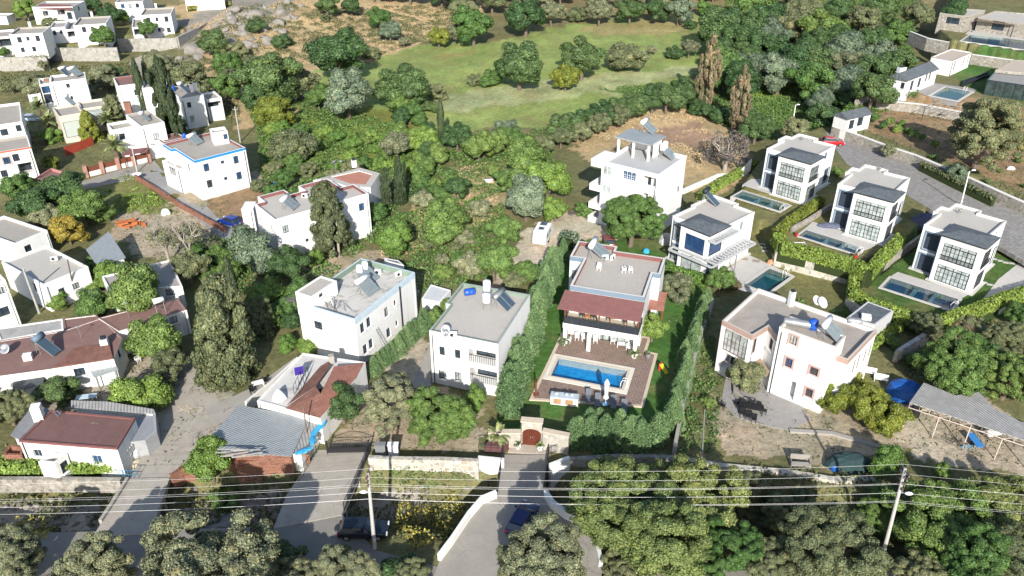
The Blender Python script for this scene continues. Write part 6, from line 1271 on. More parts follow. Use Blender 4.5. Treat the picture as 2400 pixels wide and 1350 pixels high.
railing('railing','black railing round the corner terrace right of the arched gate',[P3(1287,1066,.1),P3(1329,1052,.1),P3(1328,1040,.1)],1.0); railing('railing','black railing on the white wall below the planted palm',[P3(1122,1056,1.2),P3(1180,1060,1.2)],.8,.5)
a=Vector(P3(768,1062,.12)); b=Vector(P3(866,1060,.12)); rt=empty('sliding_gate',a,'wide black sliding gate with an arched top rail at the driveway bridge','gate'); m=MB(); d=b-a; n=26
m.tube(a+Vector((0,0,.1)),b+Vector((0,0,.1)),.04); m.tube(a+Vector((0,0,1.2)),b+Vector((0,0,1.2)),.03)
for i in range(n+1):
    t=i/n; p=a+d*t; hh=1.25+.45*math.sin(PI*t); m.tube(p+Vector((0,0,.1)),p+Vector((0,0,hh)),.016,None,5)
    if i: q=a+d*(i-1)/n; m.tube(q+Vector((0,0,1.25+.45*math.sin(PI*(i-1)/n))),p+Vector((0,0,hh)),.03)
m.build('bars',DARKM,rt); mm=(a+b)/2; MB().box((mm.x,mm.y,.5),(d.length,.05,.7),math.atan2(d.y,d.x)).build('lower_panel',BLACK,rt)
for p in (a,b): MB().box((p.x,p.y,.8),(.14,.14,1.8)).build('post',DARKM,rt)
for pxx,l,mt in ((892,'grey letter box beside the sliding gate',GREYM),(922,'white gas cabinet on the wall beside the sliding gate',WPL)):
    x,y=Gz(pxx,1052,.9); top('cabinet',MB().box((x,y,.75),(1.,.5,1.5)).box((x,y,1.54),(1.1,.6,.08)),mt,l,'cabinet')
# arched wooden gate in its stone front
gx0=Vector(P3(1222,1046,.1)); gx1=Vector(P3(1269,1050,.1)); d=(gx1-gx0).normalized(); an=math.atan2(d.y,d.x); W_=(gx1-gx0).length; nb=Vector((-d.y,d.x,0)); GST=stone('squared_gate_stone',[(.46,.43,.37),(.36,.34,.30),(.54,.50,.44),(.42,.37,.30)],2.6,(.34,.32,.29),.05,.3)
rt=empty('gateway',(gx0+gx1)/2,'arched brown wooden gate set in a pale stone front','gate'); ow=1.9; us=(W_-ow)/2; hg=3.2; th=.6
def GP(u,z,q): p=gx0+d*u+nb*q; return (p.x,p.y,z)
m=MB(); k=10; arc=[(W_/2-ow/2*math.cos(PI*i/k),1.75+.62*math.sin(PI*i/k)) for i in range(k+1)]
for q,fl in ((0,False),(th,True)):
    FF=[[(0,0),(us,0),(us,hg),(0,hg)],[(W_-us,0),(W_,0),(W_,hg),(W_-us,hg)]]+[[arc[i],arc[i+1],(arc[i+1][0],hg),(arc[i][0],hg)] for i in range(k)]
    for f in FF: pts=[GP(u,z+.1,q) for u,z in f]; m.poly(pts[::-1] if fl else pts)
m.poly([GP(0,hg+.1,0),GP(W_,hg+.1,0),GP(W_,hg+.1,th),GP(0,hg+.1,th)]); m.poly([GP(0,.1,th),GP(0,.1,0),GP(0,hg+.1,0),GP(0,hg+.1,th)]); m.poly([GP(W_,.1,0),GP(W_,.1,th),GP(W_,hg+.1,th),GP(W_,hg+.1,0)])
for i in range(k): m.poly([GP(arc[i][0],arc[i][1]+.1,0),GP(arc[i][0],arc[i][1]+.1,th),GP(arc[i+1][0],arc[i+1][1]+.1,th),GP(arc[i+1][0],arc[i+1][1]+.1,0)])
m.build('stone_front',GST,rt)
for s in (0,1):
    m=MB(); pts=[(us,0)]+arc+[(W_-us,0)]; hf=[(W_/2,0)]+([(us,0)]+arc[:k//2+1] if s==0 else [(W_-us,0)]+arc[::-1][:k//2+1]); pp=[GP(u,z+.1,.28) for u,z in hf]; m.poly(pp[::-1] if s==0 else pp); o=m.build('gate_leaf',ribbed('gate_planks',(.17,.045,.025),(.08,.02,.012),2.5,0,.15,.5),rt); p=GP(W_/2+(.12 if s else -.12),1.2,.24); MB().box(p,(.05,.06,.25),an).build('handle',GREYM,o)
m=MB().box(GP(W_/2,hg+.16,th/2),(W_+.2,th+.2,.12),an).build('coping',EDGE,rt)
def stw(pa,pb,h,label,mat=GST,th_=.5):
    a=P3(*pa,.05);b=P3(*pb,.05); r=empty('gate_wall',((a[0]+b[0])/2,(a[1]+b[1])/2,.0),label,'wall'); awall(MB(),[a,b],h,th_).build('wall_body',mat,r); ang=math.atan2(b[1]-a[1],b[0]-a[0]); MB().box(((a[0]+b[0])/2,(a[1]+b[1])/2,h+.11),(math.dist(a[:2],b[:2])+.1,th_+.15,.1),ang).build('coping',EDGE,r)
stw((1272,1050),(1332,1062),2.3,'squared pale stone wall right of the arched gate'); stw((1146,1046),(1220,1046),1.9,'squared stone wall behind the planter left of the arched gate')
# planter soil
slab('planter',[(1135,1062),(1180,1062),(1196,1048),(1150,1045)],0,.95,plain('dark_red_gravel',(.13,.06,.06),.2,4.))
# ---- poles and wires
CP=plain('pole_concrete',(.42,.41,.39),.1,2.,.85,.1)
def leanpole(foot,topp,h,label,r0=.17,r1=.11,arms=(),lamp=None,mat=CP,name='utility_pole',ins=True,cat='pole',z=0.):
    fx,fy=Gz(*foot,z); tx,ty=Gz(*topp,z+h); rt=empty(name,(fx,fy,z),label,cat); a=Vector((fx,fy,z-.5)); b=Vector((tx,ty,z+h)); MB().tube(a,b,r0,r1,10).build('pole',mat,rt)
    for f,l,ang in arms:
        p=a+(b-a)*f; dd=Vector((math.cos(ang),math.sin(ang),0)); MB().box(tuple(p),(l,.1,.12),ang).build('crossarm',GREYM,rt)
        if ins:
            for s in (-.45,0,.45): q=p+dd*l*s; MB().lathe(tuple(q+Vector((0,0,.06))),[(.05,0),(.09,.05),(.05,.12),(.08,.16),(.03,.24)],8).build('insulator',plain('brown_porcelain',(.12,.05,.04),.1,2.,.3),rt,True)
    if lamp:
        f,ang,l=lamp; p=a+(b-a)*f; dd=Vector((math.cos(ang),math.sin(ang),.25)); q=p+dd*l; MB().tube(p,q,.04).build('lamp_arm',GREYM,rt); MB().lathe(tuple(q),[(.05,-.08),(.22,-.05),(.24,.02),(.12,.12),(.02,.14)],10,1.5,.8).build('lamp_head',WPL,rt,True)
    return a,b
P1a,P1b=leanpole((878,1285),(862,1108),9.2,'concrete power pole standing before the dark saloon car',.19,.12,((.99,1.6,1.57),(.93,1.3,1.57),(.87,.9,1.57)),(.76,PI,.5))
P2a,P2b=leanpole((2070,1300),(2122,1097),10.1,'tall leaning concrete power pole between the stream-side trees at the right',.19,.12,((.985,1.7,1.57),(.93,1.4,1.57),(.86,1.,1.57),(.80,.8,1.57)),(.75,-.5,.7))
WIREM=plain('aluminium_cable',(.62,.62,.62),.03,1.,.45,metal=.3,fine=False)
yl=[1093,1110,1127,1139,1150,1161,1172]
for i in range(7):
    f=.99-.035*i; A=P1a+(P1b-P1a)*(.99-.055*i); B=P2a+(P2b-P2a)*(.99-.062*i); o=Vector((0,(.45,0,-.45,.3,-.1,-.35,.15)[i],.1)); A=A+o; B=B+o
    Lf=A+Vector((-60,-1.5,.2-.0*i)); Rt=B+Vector((60,-2.2,-2.6)); m=MB()
    for s,e,sag in ((Lf,A,1.1),(A,B,.55),(B,Rt,.8)):
        prev=s; n=14
        for k in range(1,n+1): t=k/n; p=s+(e-s)*t-Vector((0,0,4*sag*t*(1-t))); m.tube(prev,p,.0075 if i not in(4,) else .011,None,4,False); prev=p
    names=['highest','second','third','fourth, middle','thicker fifth','sixth','lowest']
    top('power_cable',m,WIREM,names[i]+' of the seven cables strung between the two concrete power poles','cable')
leanpole((322,404),(304,325),6.4,'pale lamp pole at the brick-pillared fence with a white dish at its foot',.14,.09,(),(.97,.3,.8),name='street_lamp',cat='street lamp'); leanpole((563,333),(550,250),7.5,'pale wooden pole with a side arm by the dirt yard behind the blue-edged house',.14,.1,((.93,1.2,0.),),ins=False)
leanpole((1853,320),(1865,246),6.5,'white lamp pole behind the farthest black-windowed villa',.13,.08,(),(.99,.2,.5),WHITEM,'street_lamp',cat='street lamp',z=2.2); leanpole((2252,482),(2272,402),6.5,'white lamp pole on the paver street above the nearest black-windowed villa',.13,.08,(),(.99,.3,.8),WHITEM,'street_lamp',cat='street lamp',z=2.2)
leanpole((92,733),(54,630),7.5,'leaning concrete pole at the left edge beside the broad pale-roofed house',.17,.12,(),None); leanpole((175,695),(158,608),6.8,'thin wooden pole against the broad pale-roofed house',.1,.08,(),None,BARK)
leanpole((724,1062),(711,952),5.6,'dark wooden pole standing at the plank lean-to with blue tarpaulin',.08,.06,(),None,BARK); leanpole((1646,1080),(1652,960),6.5,'thin grey pole in the garden left of the round patio',.07,.05,(),None,GREYM)
x,y=Gz(320,414,.5); top('satellite_dish',MB().lathe((x,y,.6),[(.1,0),(.5,.1),(.9,.35),(.94,.36),(.5,.15),(.1,.05)],20).tube((x,y,0),(x,y,.65),.06),WPL,'large white dish at the corner of the grey lane below the blue-trimmed house','satellite dish',smooth=True)
# brick-pillared fence
a=Vector((*Gz(205,415,0),0)); b=Vector((*Gz(352,378,0),0)); rt=empty('pillared_fence',a,'brown plank fence with pink brick pillars along the grey lane','fence'); n=4; PBR=ribbed('pink_brick',(.40,.20,.15),(.32,.22,.18),1.,0,.15,.9,brick=(.4,.18,.02),bump=.3,vert=True)
for i in range(n+1): p=a+(b-a)*i/n; MB().box((p.x,p.y,1.1),(.7,.7,2.2),.25).build('pillar',PBR,rt)
for i in range(n):
    p=a+(b-a)*(i+.5)/n; l=(b-a).length/n-.7; an=math.atan2(b.y-a.y,b.x-a.x); MB().box((p.x,p.y,.45),(l,.3,.9),an).build('low_wall',WCAP,rt); MB().box((p.x,p.y,1.35),(l,.08,.9),an).build('plank_panel',BROWNW,rt)
x,y=Gz(335,372,2.5); awn=empty('carport',(x,y,0),'maroon carport roof behind the brick-pillared fence','carport'); q=ccw([Gz(u,v,2.6) for u,v in [(285,365),(345,355),(350,345),(300,350)]]); awning(awn,'roof',q,[2.6]*4,MAROON)
for p in offset(q,.2): MB().box((p[0],p[1],1.3),(.12,.12,2.5)).build('post',BROWNW,awn)
mb=MB()
for (u,v,w2,v2) in ((155,365,190,352),(190,352,220,340)): A=P3(u,v,0);B=P3(w2,v2,0); awall(mb,[A,B],1.7,.15)
top('red_screen',mb,plain('bright_red_paint',(.33,.055,.03),.15,1.),'bright red screen wall round the little yard beside the pink garage','wall')
# white trellis arch
mb=MB(); c0=P3(1862,618,0); 
for sx in (-1.25,1.25):
    for sy in (-.5,.5): mb.tube((c0[0]+sx,c0[1]+sy,0),(c0[0]+sx*.85,c0[1]+sy,3.2),.045)
    for k in range(10): mb.tube((c0[0]+sx*(1-.015*k),c0[1]-.5,.3*k+.2),(c0[0]+sx*(1-.015*k),c0[1]+.5,.3*k+.2),.03)
for k in range(6): mb.tube((c0[0]-1.06+.42*k,c0[1]-.5,3.2),(c0[0]-1.06+.42*k,c0[1]+.5,3.2),.03)
mb.tube((c0[0]-1.1,c0[1]-.5,3.2),(c0[0]+1.1,c0[1]-.5,3.2),.04); mb.tube((c0[0]-1.1,c0[1]+.5,3.2),(c0[0]+1.1,c0[1]+.5,3.2),.04)
top('trellis_arch',mb,WHITEM,'white trellis arch against the pale grey stone wall','trellis')
# orchard fence posts, pergola frame above, clothes frame
for i,(u,v) in enumerate([(2022,318),(2052,330),(2098,350),(2130,362),(2168,378),(2205,390),(2240,408),(2302,432),(2340,448),(2385,468)]):
    x,y=Gz(u,v,3.4); m=MB().tube((x,y,3.3),(x,y,4.9),.05); top('fence_post',m,DARKM,'dark thin post of the wire fence along the orchard side of the street wall','fence post','posts of the orchard fence')
A=ccw([Gz(u,v,6.) for u,v in [(2168,252),(2262,272),(2268,252),(2190,240)]]); rt=empty('garden_pergola',(*A[0],3.4),'open dark garden pergola below the pool house\'s stone wall','pergola'); m=MB()
for i in range(4): m.tube((*A[i],5.9),(*A[(i+1)%4],5.9),.06)
for t in np.linspace(.1,.9,6): p=Vector(A[0])+(Vector(A[1])-Vector(A[0]))*t; q=Vector(A[3])+(Vector(A[2])-Vector(A[3]))*t; m.tube((*p,5.92),(*q,5.92),.04)
m.build('beams',GREYM,rt)
for p in A: MB().tube((*p,3.4),(*p,5.9),.06).build('post',DARKM,rt)
at(table,2215,272,3.4,-.2,'dark dining table under the open garden pergola',BLACK,2.6,1.)
# leaning boards and planks
mb=MB(); r_=random.Random(3)
for k in range(9):
    x,y=Gz(545+r_.uniform(-20,60),1072+r_.uniform(-6,10),2.5); mb.box((x,y,2.85+.06*k),(r_.uniform(1.5,3.2),.15,.05),r_.uniform(-.3,.3))
top('plank_pile',mb,plain('grey_wood',(.38,.36,.33),.2,3.),'loose pale planks along the near edge of the grey sheet shed roof','planks')
mb=MB()
for k in range(5): x,y=Gz(283+k*6,1080-k*5,1.); mb.box((x,y,1.1),(.35,2.4,.05),-.5+.05*k,.6)
top('board_stack',mb,plain('weathered_board',(.35,.35,.35),.2,3.),'weathered boards leaning at the right corner of the painted red roof cottage','boards')
x,y=Gz(300,1110,.6); mb=MB(); 
for k in range(5): mb.tube((x-.9+.45*k,y,0),(x-.9+.45*k,y,1.),.03)
mb.tube((x-.9,y,1.),(x+.9,y,1.),.03); mb.tube((x-.9,y,.5),(x+.9,y,.5),.03); top('small_gate',mb,plain('blue_gate_paint',(.03,.16,.28),.1,1.),'small blue metal gate at the near end of the slab bridge','gate')
x,y=Gz(202,930,.8); rt=empty('table',(x,y,0),'pale blue board on legs in the shade between the two cottages','table',None,.2); MB().box((0,0,.85),(2.1,.8,.06)).build('table_top',PALEBLUE,rt,world=False); MB().box((-.8,0,.4),(.06,.6,.8)).box((.8,0,.4),(.06,.6,.8)).build('leg',GREYM,rt,world=False)
# vine trellis frame and small shed by the parapet house; white store under the tree
house('shed','small pale-roofed shed between the parapet house and the plain flat-roofed middle house',[(1165,750),(1290,775),(1370,690),(1230,650)],1.5,0,F_,roof=plain('pale_sheet_roof',(.52,.54,.54),.08,1.),par=.05,snap=False,cat='shed')
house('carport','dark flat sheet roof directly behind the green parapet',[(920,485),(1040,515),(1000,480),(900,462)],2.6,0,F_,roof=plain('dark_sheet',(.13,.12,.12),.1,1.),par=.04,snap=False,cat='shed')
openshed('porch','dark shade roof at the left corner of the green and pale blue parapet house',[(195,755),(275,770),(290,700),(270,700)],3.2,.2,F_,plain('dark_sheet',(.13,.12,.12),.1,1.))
rt,_p=house('block_house','tiny white storage box by the dirt path above the hedge at the bottom left house row',[(1000,1135),(1080,1135),(1080,1090),(1000,1090)],.8,0,(480,800,4.09),snap=False,cat='box') if False else (None,None)
x,y=Gz(1395,505,.3); mb=MB(); mb.box((x-3.2,y+1,.35),(2.2,.9,.1),.2); mb.box((x-3.2,y+1,.15),(1.8,.2,.3),.2); top('wooden_pallet',mb,plain('dark_wood',(.12,.10,.09),.2,3.),'low dark wooden platform beyond the caravan at the edge of the dirt yard','pallet')
for u,v in ((1745,607),(1772,612)):
    x,y=Gz(u,v,.05); top('pool_grating',MB().box((x,y,.075),(1.,.8,.03),-.3),plain('brown_grating',(.30,.25,.21),.2,6.),'brown square grating set in the teal pool\'s patio','grating','gratings in the teal pool\'s patio')
# stepping stones
for u,v,z_,l in ((2307,662,1,'a'),(2320,667,1,''),(2334,670,1,''),(2316,603,1,''),(2330,607,1,''),(2345,611,1,''),(2357,615,1,''),(2372,617,1,''),(2088,545,1,''),(2095,548,1,''),(2104,540,1,''),(1788,572,0,''),(1790,580,0,''),(1792,588,0,'')):
    x,y=Gz(u,v,z_+.03); nearC=u>2200; top('stepping_stone',MB().box((x,y,z_+.02),(.75,.45,.08),-.3),PAT,'pale stepping stone in the lawn '+('right of the nearest black-windowed villa' if nearC else ('left of the nearest black-windowed villa' if u>2000 else 'behind the pergola villa')),'stepping stone','stepping stones '+('right' if nearC else 'left' if u>2000 else 'pergola'))

mb=MB(); r_=random.Random(8)
for k in range(11): x,y=Gz(308+r_.uniform(-26,34),524+r_.uniform(-7,7),.3); mb.box((x,y,r_.uniform(.15,.7)),(r_.uniform(.5,1.6),r_.uniform(.4,1.),r_.uniform(.08,.4)),r_.uniform(0,3),r_.uniform(-.2,.2))
top('orange_stack',mb,plain('orange_plastic',(.48,.15,.05),.25,3.),'pile of orange sheets and crates in the sandy yard','stack')
# ================================================================ trees and other planting
LM={k:leafmat('leaf_'+k,*a) for k,a in {
 'oak':((0.055,0.106,0.037),.4,.5,.05),'green':((0.089,0.162,0.043),.35,.5,.05),'bright':((0.118,0.207,0.045),.3,.5,.04),'olive':((0.172,0.196,0.113),.35,.55,.03),
 'olived':((0.137,0.164,0.082),.35,.55,.04),'gold':((0.260,0.220,0.040),.3,.5,.03),'yellow':((0.155,0.190,0.032),.35,.5,.03),'conifer':((0.108,0.134,0.066),.4,.6,.03),
 'cypress':((0.047,0.072,0.034),.4,.6,.03),'feather':((0.140,0.241,0.106),.35,.5,.03),'grey':((0.160,0.143,0.132),.35,.7,.02),'rust':((0.165,0.145,0.085),.35,.6,.03),
 'walnut':((0.124,0.175,0.058),.4,.5,.05),'blue':((0.118,0.167,0.108),.35,.5,.03),'palm':((0.140,0.180,0.075),.3,.5,.03),'hedge':((0.125,0.200,0.040),.35,.5,.03),'dryg':((0.380,0.310,0.190),.2,.8,.0),'flower':((0.240,0.240,0.050),.3,.6,.03),'scrub':((0.120,0.135,0.060),.4,.6,.05)}.items()}
def unit(v): return v/np.maximum(np.linalg.norm(v,axis=-1,keepdims=True),1e-9)
def leafquads(c,nrm,size,el=1.6,jit=.6,up=0.,r=rng):
    n=len(c); nr=unit(nrm+r.normal(size=(n,3))*jit); t=r.normal(size=(n,3)); t[:,2]+=up; t=unit(t-nr*(t*nr).sum(1,keepdims=True)); b=np.cross(nr,t)
    s=size*(.6+.8*r.random((n,1))); a=t*s*el/2; w=b*s/2
    return np.stack([c-a,c+w-a*.1+nr*s*.12,c+a,c-w-a*.1+nr*s*.12],1)
def qmesh(name,Q,mat,core=None):
    V=Q.reshape(-1,3).astype(np.float32); nf=len(Q); F=np.arange(nf*4,dtype=np.int32); st=np.arange(0,nf*4,4,dtype=np.int32)
    if core is not None:
        cv,cf=core; F=np.concatenate([F,(cf+len(V)).ravel().astype(np.int32)]); st=np.concatenate([st,nf*4+np.arange(0,cf.size,3,dtype=np.int32)]); V=np.concatenate([V,cv.astype(np.float32)])
    me=bpy.data.meshes.new(name); me.vertices.add(len(V)); me.vertices.foreach_set('co',V.ravel()); me.loops.add(len(F)); me.loops.foreach_set('vertex_index',F)
    me.polygons.add(len(st)); me.polygons.foreach_set('loop_start',st); me.update(); me.validate(); me.materials.append(mat); return me
def ico():
    t=(1+5**.5)/2; v=unit(np.array([(-1,t,0),(1,t,0),(-1,-t,0),(1,-t,0),(0,-1,t),(0,1,t),(0,-1,-t),(0,1,-t),(t,0,-1),(t,0,1),(-t,0,-1),(-t,0,1)],float))
    f=np.array([(0,11,5),(0,5,1),(0,1,7),(0,7,10),(0,10,11),(1,5,9),(5,11,4),(11,10,2),(10,7,6),(7,1,8),(3,9,4),(3,4,2),(3,2,6),(3,6,8),(3,8,9),(4,9,5),(2,4,11),(6,2,10),(8,6,7),(9,8,1)])
    return v,f
ICV,ICF=ico()
def blobs(cs,rs,k=.74):
    V=[];F=[]
    for c,q in zip(cs,rs): F.append(ICF+12*len(V)); V.append(c+ICV*q*k)
    return np.concatenate(V),np.concatenate(F)
def crown(K,rc,nleaf,size,seed,shape='round',el=1.6,jit=.6,up=0.,sparse=False):
    r=np.random.default_rng(seed); d=unit(r.normal(size=(K*3,3)))
    if shape=='round':
        d=d[d[:,2]>-.62][:K]; rad=(.50+.46*r.random((len(d),1))**.6)-rc*.35; c=d*rad; lump=1+.2*np.sin(d[:,:1]*3.3+seed)+.16*np.sin(d[:,1:2]*4.1+seed*2)+.1*np.sin(d[:,2:]*5+seed); c=c*lump
    elif shape=='cone':
        h=r.random(K)**.85; a=r.random(K)*2*PI; rr=(1-h)**.75*(.55+.4*r.random(K))+.04; c=np.stack([rr*np.cos(a),rr*np.sin(a),h*2-1],1)
    elif shape=='ragged':
        tops=r.random((5,2))*1.0-.5; h=r.random(K); a=r.random(K)*2*PI; k=r.integers(0,5,K); w=np.clip(1.15-h,0,1)**.7*.62; c=np.stack([tops[k,0]*h*.9+w*np.cos(a)*(.6+.4*r.random(K)),tops[k,1]*h*.9+w*np.sin(a)*(.6+.4*r.random(K)),h*2-1-(np.abs(tops[k]).sum(1))*.35*h],1)
    elif shape=='pencil':
        h=r.random(K); a=r.random(K)*2*PI; w=np.sin(np.clip(h*.93+.07,0,1)*PI)**.5*.75; c=np.stack([w*np.cos(a)*.6,w*np.sin(a)*.6,h*2-1],1)
    elif shape=='tall':
        h=r.random(K); a=r.random(K)*2*PI; w=np.sin(np.clip(h,0,1)*PI)**.6*.7+.1; c=np.stack([w*np.cos(a)*r.random(K)**.4,w*np.sin(a)*r.random(K)**.4,h*2-1],1)
    rs=rc*(.75+.5*r.random(len(c))); zs=1. 
    n=int(nleaf/len(c)); Q=[]; C=[];Nn=[]
    for i,(cc,q) in enumerate(zip(c,rs)):
        dd=unit(r.normal(size=(n,3))); p=cc+dd*q*(.78+.3*r.random((n,1)))*np.array([1,1,.8 if shape=='round' else 1.])
        keep=np.ones(n,bool)
        near=np.argsort(((c-cc)**2).sum(1))[1:9]
        for j in near: keep&=((p-c[j])**2).sum(1)>(rs[j]*.66)**2
        C.append(p[keep]); Nn.append(dd[keep]+unit(p[keep])*.5)
    C=np.concatenate(C); Nn=np.concatenate(Nn)
    Q=leafquads(C,Nn,size,el,jit,up,r)
    return Q,(None if sparse else blobs(c,rs))
def feather(seed,n=5200):
    """conical conifer with sprays that lift at their tips"""
    r=np.random.default_rng(seed); Q=[]
    for k in range(210):
        h=(k+r.random())/210; a=k*2.399+r.random()*.5; w=(1-h)**.65*.95+.05; o=np.array([0,0,h*2-1.05]); tip=np.array([w*math.cos(a),w*math.sin(a),h*2-1+.22+.1*r.random()])
        m=int(95*(1-h*.5)); t=r.random((m,1))**.7; p=o+(tip-o)*t+r.normal(size=(m,3))*.075*(1.15-t*.6)
        di=unit(tip-o); nr=np.cross(di,[0,0,1.]); nu=np.cross(nr,di); nn=unit(nu+r.normal(size=(m,3))*.6); tt=unit(di+r.normal(size=(m,3))*.45); tt=unit(tt-nn*(tt*nn).sum(1,keepdims=True)); b=np.cross(nn,tt); s=.05*(.6+.8*r.random((m,1)))
        Q.append(np.stack([p-tt*s,p+b*s*.38,p+tt*s*1.2,p-b*s*.38],1))
    hs=np.linspace(-.9,.85,16); cs=np.stack([hs*0,hs*0,hs],1); rs=np.clip((1-(hs+1)/2)**.65*.62,.06,1)
    return np.concatenate(Q),blobs(cs,rs,1.)
PROTO={}
def proto(key,mats,**k):
    PROTO[key]=[]
    for s in range(k.pop('vars',2)):
        Q,core=crown(seed=s*17+len(PROTO)*5+3,**k); PROTO[key].append((Q,core))
proto('mid',0,K=46,rc=.30,nleaf=20000,size=.056); proto('fine',0,K=60,rc=.25,nleaf=22000,size=.042,el=2.,jit=.8)
proto('near',0,K=170,rc=.15,nleaf=85000,size=.025,el=1.7,jit=.8,vars=2); proto('ragged',0,K=190,rc=.12,nleaf=40000,size=.032,shape='ragged',el=2.2,up=1.)
proto('pencil',0,K=60,rc=.36,nleaf=12000,size=.08,shape='pencil',el=2.4,up=2.5,jit=.4,vars=1); proto('cone',0,K=80,rc=.2,nleaf=18000,size=.048,shape='cone',el=2.,up=1.)
proto('tall',0,K=70,rc=.13,nleaf=6500,size=.05,shape='tall',el=2.4,up=-.5,sparse=True); proto('airy',0,K=40,rc=.20,nleaf=3400,size=.045,el=2.6,jit=1.2,sparse=True)
PROTO['feather']=[feather(3),feather(9)]
CM={}
def crownmesh(shape,var,mk):
    k=(shape,var%len(PROTO[shape]),mk)
    if k not in CM:
        Q,core=PROTO[shape][k[1]]; CM[k]=qmesh('crown_'+mk,Q,LM[mk],core)
    return CM[k]
def limb(mb,p,d,l,r,depth,rr):
    q=p+d*l; mb.tube(p,q,r,r*.62,6,False)
    if depth:
        for _ in range(3 if depth>1 else 2):
            e=(d+Vector((rr.uniform(-.8,.8),rr.uniform(-.8,.8),rr.uniform(-.15,.5)))).normalized(); limb(mb,q,e,l*rr.uniform(.6,.85),r*.58,depth-1,rr)
TM={}
def trunkmesh(kind):
    if kind in TM: return TM[kind]
    rr=random.Random(5); mb=MB()
    if kind=='straight': mb.tube((0,0,-.15),(0,0,.5),.075,.055,8); mb.tube((0,0,.5),(.0,0,1.3),.055,.02,7)
    elif kind=='multi':
        for k in range(5): a=k*1.3; mb.tube((.14*math.cos(a),.14*math.sin(a),-.15),(.22*math.cos(a),.22*math.sin(a),1.1),.05,.03,7)
    else:
        mb.tube((0,0,-.15),(.03,.02,.45),.10,.075,8,False)
        for k in range(5):
            a=k*1.256+.3; limb(mb,Vector((.03,.02,.42)),Vector((math.cos(a)*.55,math.sin(a)*.55,.75)).normalized(),.42,.05,1 if kind=='spread' else 3,rr)
    o=mb.build('trunk',BARKP if kind in('bare','multi') else BARK); me=o.data; bpy.data.objects.remove(o); TM[kind]=me; return me
KIND={ # name, crown mesh, leaf, height/width, clear trunk (radii), trunk
 'o':('oak_tree','mid','oak',.82,.25,'spread'),'g':('leafy_tree','mid','green',.88,.25,'spread'),'l':('leafy_tree','mid','bright',.9,.25,'spread'),
 'v':('olive_tree','fine','olive',.85,.3,'spread'),'d':('olive_tree','fine','olived',.85,.25,'spread'),'y':('conifer_bush','cone','yellow',1.15,.0,'straight'),
 'Y':('conifer_bush','fine','yellow',.95,.0,'straight'),'G':('conifer_bush','fine','gold',1.,.05,'straight'),
 'c':('conifer_tree','ragged','conifer',1.15,.25,'straight'),'C':('conifer_tree','ragged','conifer',1.15,.35,'multi'),'p':('cypress_tree','pencil','cypress',4.2,.05,'straight'),'P':('cypress_tree','ragged','cypress',2.4,.1,'straight'),
 'f':('conifer_tree','feather','feather',1.75,.0,'straight'),'F':('conifer_bush','feather','feather',1.3,.0,'straight'),'x':('bare_tree','airy','grey',.85,.15,'bare'),'X':('thin_tree','airy','olive',.75,1.1,'bare'),
 't':('casuarina_tree','tall','rust',2.3,.5,'straight'),'b':('shrub','mid','green',.75,-.1,None),'B':('shrub','fine','olived',.75,-.1,None),'h':('shrub','mid','bright',.75,-.1,None),'k':('shrub','fine','rust',.7,-.1,None),
 'n':('olive_tree','near','olive',.8,.3,'spread'),'w':('walnut_tree','near','walnut',.8,.25,'spread'),'W':('leafy_tree','near','green',.85,.25,'spread'),'D':('leafy_tree','near','olived',.8,.25,'spread'),'u':('leafy_tree','mid','blue',.9,.25,'spread'),'U':('shrub','mid','oak',.7,-.1,None),
}
TR=random.Random(11); PLANTED=[]
def plant(kind,x,y,r,label,group=None,lean=0.,asp=None,g=None):
    nm,sh,mk,a0,tc,tk=KIND[kind]; a=asp or a0; g=H(x,y) if g is None else g; hc=r*a*.95+r*max(tc,-.3); a*=TR.uniform(.94,1.06)
    root=empty(nm,(x,y,g),label,{'shrub':'shrub','conifer_bush':'shrub'}.get(nm,'tree'),group,TR.uniform(0,6.28))
    me=crownmesh(sh,TR.randrange(4),mk); c=bpy.data.objects.new('crown' if nm not in('shrub','conifer_bush') else 'foliage',me); SC.collection.objects.link(c); c.parent=root; c.location=(0,0,hc); c.scale=(r,r,r*a); c.rotation_euler=(0,0,TR.uniform(0,6.28))
    if tk:
        t=bpy.data.objects.new('trunk',trunkmesh(tk)); SC.collection.objects.link(t); t.parent=root
        t.scale=(r,r,hc) if tk!='bare' else (r*1.1,r*1.1,max(hc,r*.8)*1.1)
    PLANTED.append((x,y,r)); return root
def tree(kind,px,py,rp,label,group=None,asp=None):
    nm,sh,mk,a0,tc,tk=KIND[kind]; a=asp or a0; z=0.; hc=3.; g=0.
    for _ in range(5):
        x,y=Gz(px,py,g+hc); g=H(x,y); r=rp/scl(px,py,g+hc); hc=r*a*.95+r*max(tc,-.3)
    return plant(kind,x,y,r,label,group,asp=asp,g=g)
